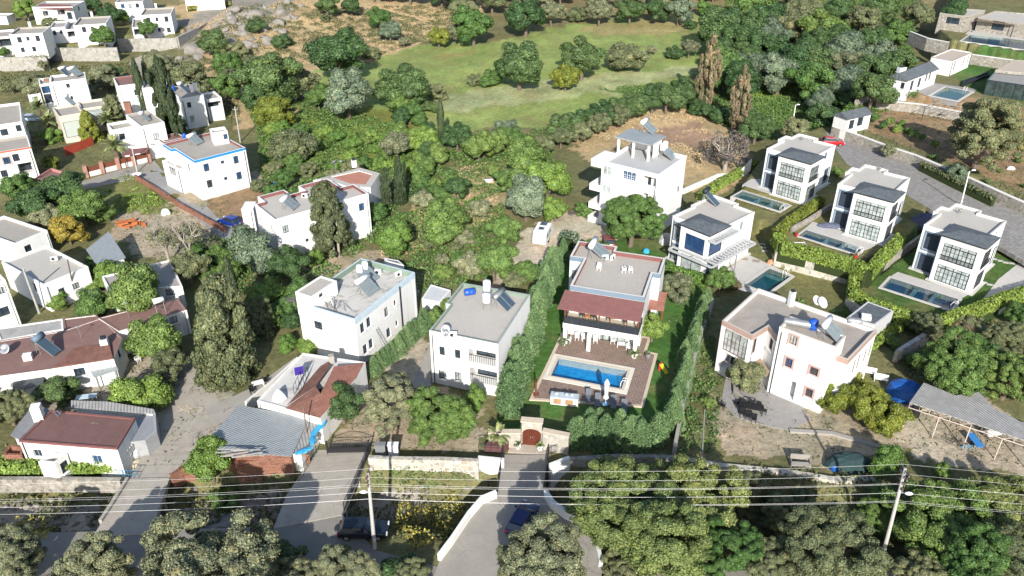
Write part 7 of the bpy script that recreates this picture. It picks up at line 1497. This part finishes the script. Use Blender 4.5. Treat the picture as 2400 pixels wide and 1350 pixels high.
T='''o 785 128 66|largest dark round tree standing at the upper left edge of the meadow
o 622 185 72|big dark tree on the slope left of the largest dark round meadow tree
d 700 195 42|brownish olive tree touching the right side of the big slope tree
u 812 218 56|blue-green round tree below the largest dark round meadow tree
g 745 228 30|light green low tree tucked left of the blue-green round tree
o 943 206 57|round bright-edged oak in the middle of the lower meadow edge
B 1022 216 26|dry brownish bush at the right foot of the round lower meadow oak
B 868 125 22|small dark bush just right of the largest dark round meadow tree
g 890 42 26|mid green tree on the dry grass above the pale-trunked little trees
u 914 72 24|blue-green umbrella-shaped little tree with a visible trunk on the dry slope
v 946 98 13|tiny pale olive with a bare trunk at the top of the meadow
U 662 98 25|lone dark green bush on the dry grass between rocks
o 500 100 36|dark tree on the rocky slope beside the climbing stone wall
B 548 122 30|rounded olive-brown bush between the rocky slope and the dry grass
o 765 15 26|dark tree at the top edge over the dry grass, left one of two
o 822 10 26|dark tree at the top edge over the dry grass, right one of two
U 600 66 26|dark shrub among the grey boulders of the rocky slope
B 763 50 12|small round bush casting a shadow on the dry grass
g 1110 58 46|wide round tree at the upper edge of the meadow
v 1066 78 24|pale olive leaning beside the wide round tree at the meadow's upper edge
Y 1028 88 27|yellow-green rounded bush at the meadow's upper left corner
d 1085 22 32|dull olive tree at the top edge above the wide round meadow tree
o 1232 38 46|dark blue-green tree at the top edge above the two meadow oaks
v 1292 28 30|grey olive with twin trunks at the meadow's top edge
B 1355 35 28|brown-green clipped-looking tree at the meadow's top edge
v 1405 28 30|silvery tree right of the brown-green one along the meadow's top edge
o 1478 24 32|very dark tree at the top edge above the tan patch of meadow
o 1538 22 32|dark tree at the meadow's top edge, left neighbour of the lime green one
u 1592 24 32|bluish tree at the meadow's top edge touching the lime green one
l 1652 18 18|small lime green tree at the top edge of the meadow
o 1682 72 60|dense black-green round tree at the meadow's top right corner
U 1620 58 16|single small dark bush on the tan end of the meadow
o 1218 152 58|dark wide oak in mid meadow, leftmost of the meadow clump
o 1364 138 50|tall dark oak in the middle of the meadow clump
B 1462 138 50|wide olive-yellow tree right of the tall dark meadow oak
Y 1326 184 34|yellow-green open bush in front of the tall dark meadow oak
b 1150 185 26|green bush at the left end of the meadow clump
B 1112 188 20|small dull bush at the far left of the meadow clump
v 1526 116 13|slim pale olive standing alone right of the meadow clump
U 1582 126 22|small dark oak bush in the right part of the meadow
v 1616 112 22|pale silvery bush beside the black-green corner tree
B 690 345 58|big brownish green dome tree above the maroon-parapet house's shrubs
v 930 338 36|grey-leaved tree standing out from the bright green shrubbery
Y 642 264 42|yellow-green round tree at the left end of the shrubbery
p 1034 300 12|tall narrow cypress with a twin tip below the meadow
l 990 330 34|bright green tree left of the tall twin-tipped cypress
g 960 262 26|leafy tree at the lower left corner of the meadow
U 1006 250 22|dark bushy tree by the meadow's lower left corner
o 1070 320 34|dark tree right of the tall twin-tipped cypress
g 1122 345 38|leafy tree below the lower edge of the meadow
u 1188 308 30|blue-grey young pine below the meadow
g 1232 372 56|broad leafy tree left of the path to the three storey house
l 1282 425 52|broad sunlit tree left of the three storey house
g 1190 420 32|leafy tree at the edge of the dry clearing
o 1068 440 30|dense round tree in the dry clearing
g 1158 402 20|little round tree above the white bathtub in the clearing
b 1020 428 18|small bush at the top of the dry clearing
v 990 468 26|young olive with a white-painted trunk in the clearing
u 1234 462 56|big blue-grey tree above the caravan
l 1302 490 30|light green tree between the caravan and the three storey house
C 775 508 72|big ragged conifer with many trunks in front of the stepped maroon parapet house
P 903 440 20|grey-green ragged cypress behind the right end of the maroon-parapet house
P 935 425 24|tall dark cypress behind the bright round-headed tree
l 928 556 47|bright round-headed tree right of the big ragged conifer
g 880 500 26|leafy tree against the right wall of the maroon-parapet house
g 1040 520 58|wide low fruit tree in the garden above the green and pale blue parapet house
v 1128 488 26|grey olive at the right side of the wide low fruit tree
v 1088 558 24|small olive between garden beds
d 1006 566 24|dull olive at the lower left of the wide low fruit tree
g 1178 536 40|green tree right of the garden olives
v 1105 622 38|silvery tree behind the plain flat-roofed middle house
g 1158 612 48|leafy tree behind the middle house, beside the silvery one
b 1240 636 32|garden bush by the dirt path to the caravan yard
g 1018 738 20|narrow dark tree between the parapet house lane and the plain flat-roofed middle house
b 1040 715 18|shrub behind the left wall of the plain flat-roofed middle house
B 1205 660 28|grey-green bush next to the dirt path above the middle house
u 592 588 60|bluish round tree left of the small trunked tree near the ragged conifer
o 672 622 48|dense dark green tree in front of the maroon-parapet house
l 738 606 20|small round-headed tree with a bare stem behind the parapet house's roof corner
l 618 690 42|bright yellow-green tree left of the green and pale blue parapet house
c 508 768 112|very large ragged dull conifer above the bottom left courtyard
p 547 690 18|narrow dark cypress beside the very large ragged conifer
c 610 742 44|dark conifer between the narrow cypress and the parapet house
g 362 796 58|round deep green tree by the white plastic chairs
d 398 856 42|dull olive at the foot of the round deep green tree
g 318 682 72|very broad round ash tree over the weathered concrete roof
g 215 716 44|green tree left of the broad round ash
l 262 640 34|leafy shrubby tree behind the corrugated shed roof
h 326 926 60|low dome-shaped citrus tree in the bottom left courtyard
G 156 540 38|golden yellow conifer behind the grey flat-roofed house
o 75 482 52|dark tree at the left of the clump above the golden conifer
o 138 448 54|tallest dark tree of the clump above the golden conifer
g 190 486 46|green tree at the right of the clump above the golden conifer
v 112 508 36|grey olive in the clump directly above the golden conifer
b 236 500 32|green bush at the edge of the weedy lot
X 382 552 40|thin bare-stemmed tree over the sandy yard, left one of the pair
X 434 552 42|thin bare-stemmed tree over the sandy yard, right one of the pair
d 440 626 44|scruffy tree below the pair of thin bare-stemmed trees
b 500 606 34|green shrub between the thin trees and the bluish round tree
D 18 955 52|dark grey-green tree cut by the left edge above the painted red roof cottage
U 130 915 48|dark shrub in the shade of the maroon cottage row
l 484 1062 54|bright green tree leaning over the end of the sheet shed above the stream
b 520 1132 36|shrub on the stream bank under the bright leaning tree
o 800 950 52|dark brown-green tree at the gable of the tile-roofed low house
n 925 938 76|big silvery olive above the black sliding gate
W 1032 982 74|dense green tree behind the patchwork stone wall
l 1112 935 34|vine-like bright tree left of the clipped feathery row
W 1482 515 66|large bright green tree between the three storey house and the maroon-verandah villa
b 1372 490 24|small bush at the left foot of the three storey house
l 1530 770 33|small round citrus tree at the right side of the verandah
v 1588 672 38|pale leafy tree right of the gravel-roofed villa
g 1690 655 30|green garden tree below the pergola villa
k 1716 668 24|reddish bush beside the teal pool's corner
d 1745 878 46|open olive growing from the round stone bench
Y 1962 930 46|yellow-green rounded conifer beside the brown-trimmed house, first from the left
Y 2030 945 52|yellow-green rounded conifer in the middle of the brown-trimmed house's hedge clump
Y 2082 980 52|yellow-green rounded conifer at the lower right of the brown-trimmed house's clump
Y 2000 900 34|small yellow-green conifer at the back of the clump by the white garden seats
l 2078 1082 40|bright green tree beside the covered boat
W 2240 862 84|wide leafy tree above the rusty corrugated canopy
W 2368 880 66|leafy tree at the right edge above the canopy's far end
D 2352 790 44|dull green tree on the slope below the long sunlit wall
k 2262 776 36|russet and yellow shrub on the slope below the long sunlit wall
g 2395 738 32|green tree at the right edge directly below the long sunlit wall
b 2150 842 26|garden bush behind the white garden seats
b 2090 800 20|shrub against the grey shingled shed
x 1705 352 54|large leafless grey-purple tree right of the three storey house
t 1662 172 34|tall rusty brown casuarina nearest the meadow
t 1736 232 32|second rusty brown casuarina, standing nearer the dirt patch
o 1772 302 36|dark tree between the casuarinas and the farthest villa's pole
o 1930 272 38|olive-brown round tree beside the little gabled shed
d 1865 300 30|dull tree by the pale lamp pole above the farthest villa
o 2222 82 40|spreading oak with grey limbs below the flat stone villa
D 2312 308 90|very large dark oak in the fenced orchard at the right
u 2244 404 25|small round street tree between the paver street and the orchard wall
d 2150 36 38|grey-green tree left of the flat stone villa at the top right
g 2105 78 34|green tree at the wood's right corner below the flat stone villa
v 2082 352 17|thin grey sapling at the wall beside the paver street
g 1964 402 14|shrub between the farthest and middle black-windowed villas
P 392 245 46|tall pale ragged conifer beside the twin-chimney white house
p 328 212 13|narrow dark cypress in front of the hidden white house, left of two
p 348 205 11|narrow dark cypress in front of the hidden white house, right of two
y 207 298 29|golden green cone-shaped bush beside the beige house's arched door
c 262 258 34|blue-green bushy conifer behind the palms of the brick chimney house
v 240 176 30|grey-green tree between the two rows of white houses, largest there
o 262 172 22|dark bushy tree on the slope below the second rubble wall
B 170 182 20|dull bush on the slope under the lowest rubble wall
v 76 200 34|pale olive on the slope at the far left below the rubble wall
b 120 208 22|green bush behind the small white outbuilding
v 366 150 36|grey olive under the rocky outcrop
d 448 182 42|large olive above the twin-chimney house
g 530 200 34|green tree right of the twin-chimney house
o 612 228 40|dark green tree above the dirt yard
l 410 290 22|bright bush at the foot of the pale ragged conifer
h 505 262 16|bright vine bush climbing the twin-chimney house
h 118 318 26|bright green shrub left of the beige house, beside the red-striped house
Y 118 382 20|yellow-leaved bush near the pink garage
g 44 436 34|green tree in front of the red-striped white house
g 352 92 22|small tree on the rubble wall beside the shuttered house
v 92 122 12|pale bush before the three-window white house
g 240 85 24|leafy vine tree against the white house with the pool covers
o 258 36 28|dark tree between two tall white houses of the top row
l 288 40 16|bright tree beside the tall white house at the top edge
Y 134 38 12|yellow-green rounded bush in front of the awning house
l 60 22 24|yellow-green tree in the top left corner
o 215 12 20|dark tree at the top edge right of the awning house
b 8 122 14|bushes at the left edge before the three-window white house
B 332 105 16|dull bush below the shuttered white house
h 720 812 26|flowering green shrub on the pergola of the parapet house's garden
h 672 806 24|green shrub with red flowers beside the parapet house's garden path
n 30 1315 72|pale-leaved tree filling the bottom left corner
n 200 1342 92|pale-leaved tree beside the bottom left corner tree, by the bridge foot
n 492 1350 150|largest pale-leaved tree along the bottom edge, right of the slab bridge
n 812 1345 70|pale-leaved tree under the dark parked car at the bottom edge
n 690 1362 56|smaller pale-leaved tree between two bottom edge trees left of the dark car
D 955 1358 50|darker low tree at the bottom edge left of the driveway
n 1266 1345 118|pale-leaved tree standing in the shaded driveway beside the blue car
w 1450 1185 112|broad walnut over the stream nearest the entrance bridge
w 1625 1175 112|broad walnut over the stream, right neighbour of the one by the entrance bridge
w 1545 1262 120|broad walnut over the stream in front of its two walnut neighbours
D 1480 1345 60|dark low tree beneath the huge walnut
D 1945 1285 104|broad tree over the stream between the walnut and the right power pole
W 2200 1240 112|broad tree right of the leaning power pole
w 2345 1215 95|green tree at the right edge below the yard
W 2080 1170 58|tree directly behind the top of the right power pole
D 2390 1320 80|dark tree in the bottom right corner
W 2285 1322 84|green tree at the bottom edge right of the leaning power pole
D 1855 1222 62|dull tree over the stream just behind the broad stream tree
W 1720 1285 66|dark green tree at the right foot of the stream walnuts
D 2160 1345 52|low dark tree at the bottom edge right of the power pole's foot
W 1640 1335 56|low green tree at the bottom edge beneath the walnuts
D 1800 1320 62|low tree at the bottom edge between the walnut and the broad stream tree
l 2205 1105 22|young bright tree standing in the shadow of the yard
b 1660 940 18|bush along the narrow concrete wall beside the round patio
g 1410 585 22|shrub beside the red and white car
'''
for ln in T.strip().split('\n'):
    a,lb=ln.split('|'); k,px,py,rp=a.split(); tree(k,float(px),float(py),float(rp),lb)
def row(kind,pts,n,rp,label,group,asp=None,jit=4):
    P=[Vector(p) for p in pts]; ls=[(b-a).length for a,b in zip(P,P[1:])]; tot=sum(ls)
    for i in range(n):
        s=tot*(i+.5)/n; k=0
        while s>ls[k] and k<len(ls)-1: s-=ls[k]; k+=1
        p=P[k]+(P[k+1]-P[k])*(s/ls[k]); q=rp if not isinstance(rp,tuple) else rp[0]+(rp[1]-rp[0])*(i/(n-1))
        tree(kind,p.x+TR.uniform(-jit,jit),p.y+TR.uniform(-jit,jit),q*TR.uniform(.9,1.12),label,group,asp)
row('f',[(1180,935),(1215,850),(1235,780),(1262,700),(1292,630),(1322,585)],26,(32,20),'feathery conifer in the row left of the maroon-verandah villa','conifers in the left garden row',1.55,jit=13)
row('f',[(1352,1008),(1440,1008),(1540,1022)],20,30,'feathery conifer in the screen in front of the sun loungers','conifers screening the pool deck',1.25,jit=15)
row('f',[(1575,990),(1588,920),(1610,840),(1632,770),(1662,690)],22,(27,17),'feathery conifer in the row between the villa lawn and the narrow concrete wall','conifers in the right garden row',1.5,jit=9)
row('F',[(868,862),(930,815),(1000,748)],12,19,'small conifer of the hedge between the parapet house and the lane','conifer hedge beside the parapet house')
row('g',[(1095,352),(1150,330),(1210,318)],4,30,'leafy tree of the thicket between the twin-tipped cypress and the meadow','thicket below the meadow')
row('o',[(1290,312),(1360,280),(1440,262),(1520,236),(1620,212)],9,34,'dark tree of the hedgerow between the lower meadow and the dirt patch','hedgerow trees')
row('d',[(1250,345),(1330,318),(1400,290),(1470,262)],5,28,'dull green tree on the near side of the hedgerow','near side of the hedgerow')
row('U',[(1620,245),(1660,262),(1720,275),(1760,262)],5,26,'dark undergrowth tree at the feet of the casuarinas','trees under the casuarinas')
def inpx(poly,n,mind,seed):
    r=random.Random(seed); xs=[p[0] for p in poly]; ys=[p[1] for p in poly]; out=[]; tries=0
    while len(out)<n and tries<n*60:
        tries+=1; x=r.uniform(min(xs),max(xs)); y=r.uniform(min(ys),max(ys))
        if inpoly(np.array([x]),np.array([y]),poly)[0] and all((x-a)**2+((y-b)*1.5)**2>mind**2 for a,b in out): out.append((x,y))
    return out
def wood(poly,n,mind,kinds,rr,label,group,seed=None):
    seed=seed or n+int(abs(poly[0][0]))
    r=random.Random(seed)
    for x,y in sorted(inpx(poly,n,mind,seed)): tree(r.choice(kinds),x,y,r.uniform(*rr),label,group)
wood([(1700,20),(1860,-10),(2080,10),(2125,110),(2100,190),(1980,250),(1930,170),(1880,200),(1720,200),(1690,140)],34,36,'ooodguv',(36,54),'tree of the dense wood between the meadow and the upper right villas','dense wood at the upper right')
wood([(840,-30),(1700,-60),(1700,-8),(1200,8),(900,-5)],26,36,'oodv',(26,38),'tree along the top edge of the photo behind the meadow','trees behind the meadow')
wood([(1880,195),(2030,190),(2040,230),(1965,262),(1900,262)],7,26,'dou',(24,32),'tree between the pool house wall and the pale lamp pole','trees left of the pool house')
wood([(610,300),(760,290),(960,320),(980,400),(900,390),(700,400),(620,350)],30,24,'hbh',(15,24),'low bright green shrub of the tangled orchard above the maroon-parapet house','tangled orchard shrubs')
wood([(600,390),(690,370),(840,380),(880,400),(700,430),(640,460),(600,430)],10,26,'bBg',(18,28),'shrub in the thicket behind the blue-trimmed house and the maroon parapet','thicket behind the maroon parapet')
wood([(880,250),(960,235),(1060,330),(1000,400),(900,300)],10,28,'gbo',(20,28),'tree in the belt left of the twin-tipped cypress','belt left of the cypress')
wood([(520,150),(600,140),(590,240),(540,250)],4,26,'gdB',(22,30),'small tree on the slope left of the big slope tree','small slope trees')
wood([(960,400),(1060,380),(1050,470),(960,480)],5,24,'gob',(18,28),'small tree at the left of the dry clearing','small trees by the clearing')
wood([(440,560),(560,590),(540,640),(430,650)],5,30,'bBg',(20,30),'shrub below the sandy yard with thin trees','shrubs below the sandy yard')
wood([(2140,760),(2400,745),(2420,900),(2320,880),(2150,800)],10,34,'BgkD',(24,38),'scrubby tree on the slope between the sunlit stone wall and the canopy','scrub on the right slope')
wood([(1620,1090),(1780,1110),(1900,1130),(2000,1150),(1900,1190),(1700,1170)],8,36,'BdU',(24,34),'scrub tree in the stream bed behind the walnut','scrub in the stream bed')
wood([(620,640),(700,680),(680,760),(590,800)],5,28,'gU',(26,36),'tree in the shade left of the parapet house','shade trees by the parapet house')
wood([(470,1310),(1000,1330),(1000,1348),(470,1348)],4,70,'DU',(40,50),'dark low shrub along the bottom edge','dark shrubs along the bottom edge')
wood([(1040,560),(1180,570),(1200,640),(1100,680),(1020,620)],8,26,'bvB',(16,24),'small garden tree among the beds behind the middle house','garden trees among the beds')
wood([(0,190),(120,190),(190,182),(300,170),(430,150),(440,200),(330,185),(240,215),(0,215)],12,24,'BvUd',(14,22),'shrub on the slope below the top left rubble walls','shrubs below the rubble walls')
wood([(160,260),(250,240),(240,330),(160,330)],4,20,'bhv',(12,18),'garden shrub around the beige house','shrubs around the beige house')
wood([(20,40),(120,60),(80,80),(300,30),(230,60)],6,20,'bgB',(12,18),'garden shrub among the top left houses','shrubs in the top left gardens')
wood([(100,690),(250,600),(300,600),(160,740)],6,30,'bgh',(20,28),'hedge shrub behind the maroon cottage row','hedge shrubs behind the cottage row')
wood([(2080,400),(2400,330),(2410,450),(2300,440),(2150,380)],9,30,'b',(6,9),'little sapling in the fenced orchard','orchard saplings')
wood([(2030,262),(2120,290),(2220,330),(2200,345),(2060,300)],9,20,'hg',(8,13),'young fruit tree in the row near the gabled shed','young fruit trees near the gabled shed')
# palms
def palm_mesh(seed,n=34,L_=1.,droop=.9,w=.085):
    r=random.Random(seed); q=[]
    for k in range(n):
        a=k*2.399; el=math.radians(r.uniform(-15,75)); l=L_*r.uniform(.8,1.05); p=Vector((0,0,0)); d=Vector((math.cos(a)*math.cos(el),math.sin(a)*math.cos(el),math.sin(el))); side=Vector((-math.sin(a),math.cos(a),0))
        for s in range(7):
            p2=p+d*l/7; d=(d+Vector((0,0,-droop*.16))).normalized(); ww=w*2.2*math.sin((s+.8)/7.6*PI)
            for sg in (-1,1): q.append([p,p2,p2+side*sg*ww+d*.07-Vector((0,0,.03)),p+side*sg*ww*.6+d*.02-Vector((0,0,.03))])
            p=p2
    return np.array([[tuple(v) for v in f] for f in q])
PM=[qmesh('fronds',palm_mesh(s),LM['palm']) for s in (1,2)]
def palm(px,py,r,label,h=None,asp=1.):
    """px,py: the middle of the fronds"""
    z=0;h0=h or 3.
    x,y=Gz(px,py,h0); g=H(x,y); x,y=Gz(px,py,g+h0); rt=empty('palm_tree' if h0>1.2 else 'palm_plant',(x,y,g),label,'palm'); rr=r/scl(px,py,g+h0)
    c=bpy.data.objects.new('fronds',PM[TR.randrange(2)]); SC.collection.objects.link(c); c.parent=rt; c.location=(0,0,h0); c.scale=(rr*1.15,)*3; c.rotation_euler=(0,0,TR.uniform(0,6))
    mb=MB(); zz=-.3; k=0
    while zz<h0: mb.lathe((x,y,g+zz),[(rr*.16,0),(rr*.2,.14),(rr*.15,.2)],10); zz+=.2
    mb.build('trunk',BARK,rt); return rt
palm(268,342,28,'broad palm in front of the white stepped house, over the brick-pillared fence'); palm(345,312,22,'palm beside the tall brick chimney',3.4); palm(110,286,26,'palm at the left side of the beige house')
palm(250,282,24,'palm between the golden cone bush and the stepped house'); palm(88,250,22,'palm above the porch roof at the left'); palm(272,352,16,'small palm at the foot of the broad palm',1.8)
palm(1168,1020,28,'fan palm in the planter left of the arched wooden gate',1.6)
# hedges
def hedge(px,w,h,label,z=None,mk='hedge',name='hedge',dens=150,size=.22):
    P=subdiv(px,.8,z); C=[];Nn=[];r=np.random.default_rng(len(px)*7+int(px[0][0]))
    for a,b in zip(P,P[1:]):
        a=np.array(a);b=np.array(b);l=np.linalg.norm(b-a)
        if l<1e-3: continue
        n=int(dens*l*(w+2*h)/3); t=r.random(n); d=(b-a)/l; nn=np.array([-d[1],d[0],0]); nn/=np.linalg.norm(nn)
        an=r.random(n)*PI; cx_=np.cos(an); sx_=np.sin(an); s=np.maximum(np.abs(cx_),np.abs(sx_)); u=cx_/s*.5*w; v=sx_/s*h; bump=.88+.22*vnoise(a[0]+t*l*3,an*3,5)
        p=a+(b-a)*t[:,None]+nn*(u*bump)[:,None]; p[:,2]+=np.maximum(v*bump,0.03*h+r.random(n)*h*(np.abs(u)>.49*w)*0)
        p[:,2]+=np.where(sx_<.02,r.random(n)*h,0); C.append(p); Nn.append(nn*cx_[:,None]+np.array([0,0,1])*sx_[:,None])
        n2=n//2; side=np.where(r.random(n2)<.5,-1,1); p=a+(b-a)*r.random(n2)[:,None]+nn*(side*w*.5)[:,None]*.95; p[:,2]+=r.random(n2)*h*.95; C.append(p); Nn.append(nn*side[:,None])
    Q=leafquads(np.concatenate(C),np.concatenate(Nn),size,1.4,.8,.3,r); me=qmesh('foliage',Q,LM[mk])
    x,y,zz=P[0]; me.transform(Matrix.Translation((-x,-y,-zz))); rt=empty(name,(x,y,zz),label,'hedge'); o=bpy.data.objects.new('foliage',me); SC.collection.objects.link(o); o.parent=rt
    mb=awall(MB(),P,h*.8,w*.8); mb.build('branches',plain('hedge_core',(.03,.045,.012),.3,6.,.9),rt); return rt
hedge([(1818,570),(1832,592),(1900,608),(1990,632),(2030,655)],1.5,1.7,'thick hedge along the pool side of the middle black-windowed villa above the pale grey wall',2.2)
hedge([(2030,655),(2070,610),(2108,572)],1.3,1.5,'hedge climbing from the corner between the middle and nearest black-windowed villas',2.2)
hedge([(1998,665),(1996,700),(2030,722),(2100,748),(2185,772),(2270,745),(2350,712),(2440,688)],1.3,1.5,'long thick hedge round the lawn of the nearest black-windowed villa',1.)
hedge([(1815,560),(1850,530),(1922,480)],1.2,1.4,'yellow-tipped hedge between the farthest and middle black-windowed villas',2.2,'yellow')
hedge([(1640,470),(1700,430),(1772,392)],1.2,1.3,'bright hedge strip from the pergola villa up to the farthest black-windowed villa',0,'hedge')
hedge([(1700,500),(1770,530),(1815,560),(1830,600)],1.2,1.4,'hedge below the long green pool, behind the pergola villa',.2)
hedge([(1560,640),(1600,650),(1660,668)],1.4,1.2,'leafy border between the gravel-roofed villa and the pergola villa',0,'bright')
hedge([(0,1100),(100,1098),(285,1094)],1.7,1.1,'vine hedge in front of the painted red roof cottage',0,'bright','vine_hedge')
hedge([(1325,585),(1340,568)],2.4,2.,'tall clipped shrub at the back left corner of the gravel-roofed villa',0,'blue','clipped_shrub',90)
hedge([(2000,850),(2060,800),(2120,760)],1.2,.9,'shrub border between the brown-trimmed house and the long sunlit wall',0,'hedge')
hedge([(440,22),(490,16),(540,10)],1.,.9,'yellow and red flower bed in front of the top edge white house',4.,'flower','flower_bed',80,.3)
hedge([(2160,385),(2240,425),(2330,468)],.8,.5,'straggly weeds along the orchard side of the street wall',3.4,'olived','weeds',60,.25)
# ground cover: nobody could count it
def cover(name,label,polys,dens,size,hmax,mk,seed=1,el=2.6,thr=.42,sc=2.2,z=None,kind='stuff'):
    r=np.random.default_rng(seed); C=[]
    for px in polys:
        P=[G(a,b)[:2] for a,b in px]; xs=[p[0] for p in P]; ys=[p[1] for p in P]; A=(max(xs)-min(xs))*(max(ys)-min(ys)); n=int(A*dens)
        x=r.uniform(min(xs),max(xs),n); y=r.uniform(min(ys),max(ys),n); m=inpoly(x,y,P); x=x[m];y=y[m]; f=fbm(x/sc,y/sc,seed,4); m=f>thr; x=x[m];y=y[m];f=f[m]
        zz=hgt(x,y)+r.random(len(x))*hmax*np.clip((f-thr)*5,.15,1); C.append(np.stack([x,y,zz],1))
    C=np.concatenate(C); nn=np.tile(np.array([[0,-.3,1.]]),(len(C),1)); Q=leafquads(C,nn,size,el,1.1,.8,r); me=qmesh(name,Q,LM[mk]); o=bpy.data.objects.new(name,me); SC.collection.objects.link(o); tag(o,label,'plants',None,kind); return o
cover('undergrowth','mixed green undergrowth and weeds between the trees',[[(560,230),(760,230),(1000,330),(1100,330),(1300,300),(1300,420),(1100,480),(950,440),(620,480),(600,300)],[(880,430),(1180,480),(1200,640),(1000,700),(860,560)],[(1400,210),(1760,180),(1950,300),(1780,330),(1560,240)],[(1700,0),(2150,0),(2150,240),(1950,300),(1700,200)],[(560,560),(880,560),(700,720),(560,850),(480,700),(420,560)]],20,.22,.8,'green',3,1.8,.36,3.)
cover('weeds','small dry weeds and litter over the bare soil and lane edges',[[(0,860),(480,820),(560,960),(420,1110),(0,1100)],[(560,590),(900,580),(1010,640),(1000,760),(560,760)],[(780,1050),(880,900),(1130,900),(1120,1060)],[(240,470),(540,470),(560,600),(300,620)],[(1660,880),(2150,880),(2130,1090),(1640,1070)],[(2100,940),(2420,1000),(2420,1110),(2100,1050)],[(1950,285),(2080,343),(2400,470),(2420,300),(2050,225)],[(0,140),(440,130),(560,300),(300,420),(0,430)],[(1560,560),(1700,640),(1640,1060),(1580,1040)]],7,.13,.12,'scrub',15,2.6,.47,1.6)
cover('scrub','dull olive scrub on the slopes and banks',[[(0,170),(440,130),(560,160),(560,300),(440,220),(300,170),(0,220)],[(440,100),(600,10),(1100,10),(1100,60),(860,140),(560,160)],[(2080,860),(2200,780),(2400,720),(2400,930),(2150,900)],[(1600,1080),(2100,1130),(2400,1100),(2400,1340),(1400,1340),(1420,1160)],[(0,1135),(290,1135),(250,1230),(0,1250)],[(390,1130),(720,1110),(640,1230),(380,1250)],[(800,1120),(1160,1120),(1110,1170),(1040,1290),(880,1300),(800,1220)]],16,.22,.8,'scrub',5,1.8,.45,2.2)
cover('dry_grass','dry straw-coloured grass on the clearings and rocky slope',[[(440,60),(700,0),(1150,10),(1000,95),(860,145),(700,150),(560,150)],[(1050,400),(1190,370),(1150,520),(960,600),(880,600)],[(480,130),(620,120),(600,250),(480,230)],[(1330,300),(1560,240),(1740,300),(1640,400)]],18,.13,.3,'dryg',7,3.,.48,3.)
cover('bank_grass','green grass and ivy on the stream bank under the patchwork wall',[[(868,1105),(1120,1108),(1150,1135),(1000,1150),(870,1150)],[(1640,800),(1700,790),(1680,1060),(1590,1070)],[(0,1085),(290,1090),(290,1110),(0,1115)],[(1860,700),(2000,740),(1980,780),(1900,760)]],28,.17,.6,'green',8,1.8,.38,1.2)
cover('yellow_weeds','tall yellow-flowered weeds on the bank left of the driveway',[[(940,1185),(1060,1160),(1095,1190),(1040,1270),(960,1290),(920,1240)],[(40,1230),(110,1225),(120,1260),(50,1275)]],50,.12,1.3,'flower',9,2.2,.44,1.5)
cover('meadow_grass','rough grass of the weedy lots',[[(1760,180),(1935,180),(1920,290),(1760,270)],[(200,430),(310,410),(420,500),(260,500)]],14,.2,.22,'hedge',12,3.,.44,4.)
# boulders on the rocky slope and in the stream bed
ROCK=plain('grey_rock',(.25,.23,.20),.2,1.2,.95,.5,stain=(1.5,.58,.5,(.18,.165,.14)))
def boulder(x,y,r,label,group,seed):
    q=np.random.default_rng(seed); me=bpy.data.meshes.new('boulder'); import bmesh
    bm=bmesh.new(); bmesh.ops.create_icosphere(bm,subdivisions=3,radius=1.)
    cuts=[(unit(q.normal(size=3)),q.uniform(.55,.8)) for _ in range(9)]
    for v in bm.verts:
        p=np.array(v.co)
        for n,dd in cuts:
            s=p@n
            if s>dd: p=p-n*(s-dd)*.9
        v.co=Vector(p*r*np.array([1.2,1.,.75]))
    bm.to_mesh(me); bm.free(); me.materials.append(ROCK); o=bpy.data.objects.new('boulder',me); SC.collection.objects.link(o); o.location=(x,y,H(x,y)+r*.2); o.rotation_euler=(q.uniform(-.3,.3),q.uniform(-.3,.3),q.uniform(0,6)); tag(o,label,'boulder',group)
def rocks(poly,n,mind,rr,label,group,seed):
    r=random.Random(seed)
    for i,(a,b) in enumerate(inpx(poly,n,mind,seed)):
        x,y,z_=G(a,b); boulder(x,y,r.uniform(*rr),label,group,seed*100+i)
rocks([(560,20),(700,0),(720,40),(640,100),(520,130),(430,150),(470,70)],38,12,(.7,2.4),'grey boulder on the rocky slope above the white houses','boulders of the rocky slope',21)
rocks([(270,150),(420,130),(440,160),(330,180)],10,14,(1.,2.6),'pale boulder of the outcrop below the rubble wall','boulders below the rubble wall',22)
rocks([(0,1170),(260,1160),(230,1230),(0,1230)],26,14,(.15,.4),'pale stone in the stream bed left of the slab bridge','stones left of the slab bridge',23)
rocks([(400,1150),(690,1130),(640,1210),(380,1230)],26,14,(.15,.42),'pale stone in the stream bed between the two concrete bridges','stones between the bridges',24)
rocks([(860,1140),(1140,1140),(1080,1165),(860,1165)],14,14,(.15,.35),'pale stone in the stream bed under the patchwork wall','stones below the patchwork wall',25)
rocks([(1680,1290),(1900,1290),(1900,1330),(1680,1330)],6,30,(.3,.7),'rounded boulder beside the road under the walnut','boulders beside the bottom road',26)
for rt_,fr_ in POTS:
    c=bpy.data.objects.new('fronds',PM[TR.randrange(2)]); SC.collection.objects.link(c); c.parent=rt_; c.location=(0,0,.62); c.scale=(fr_,)*3
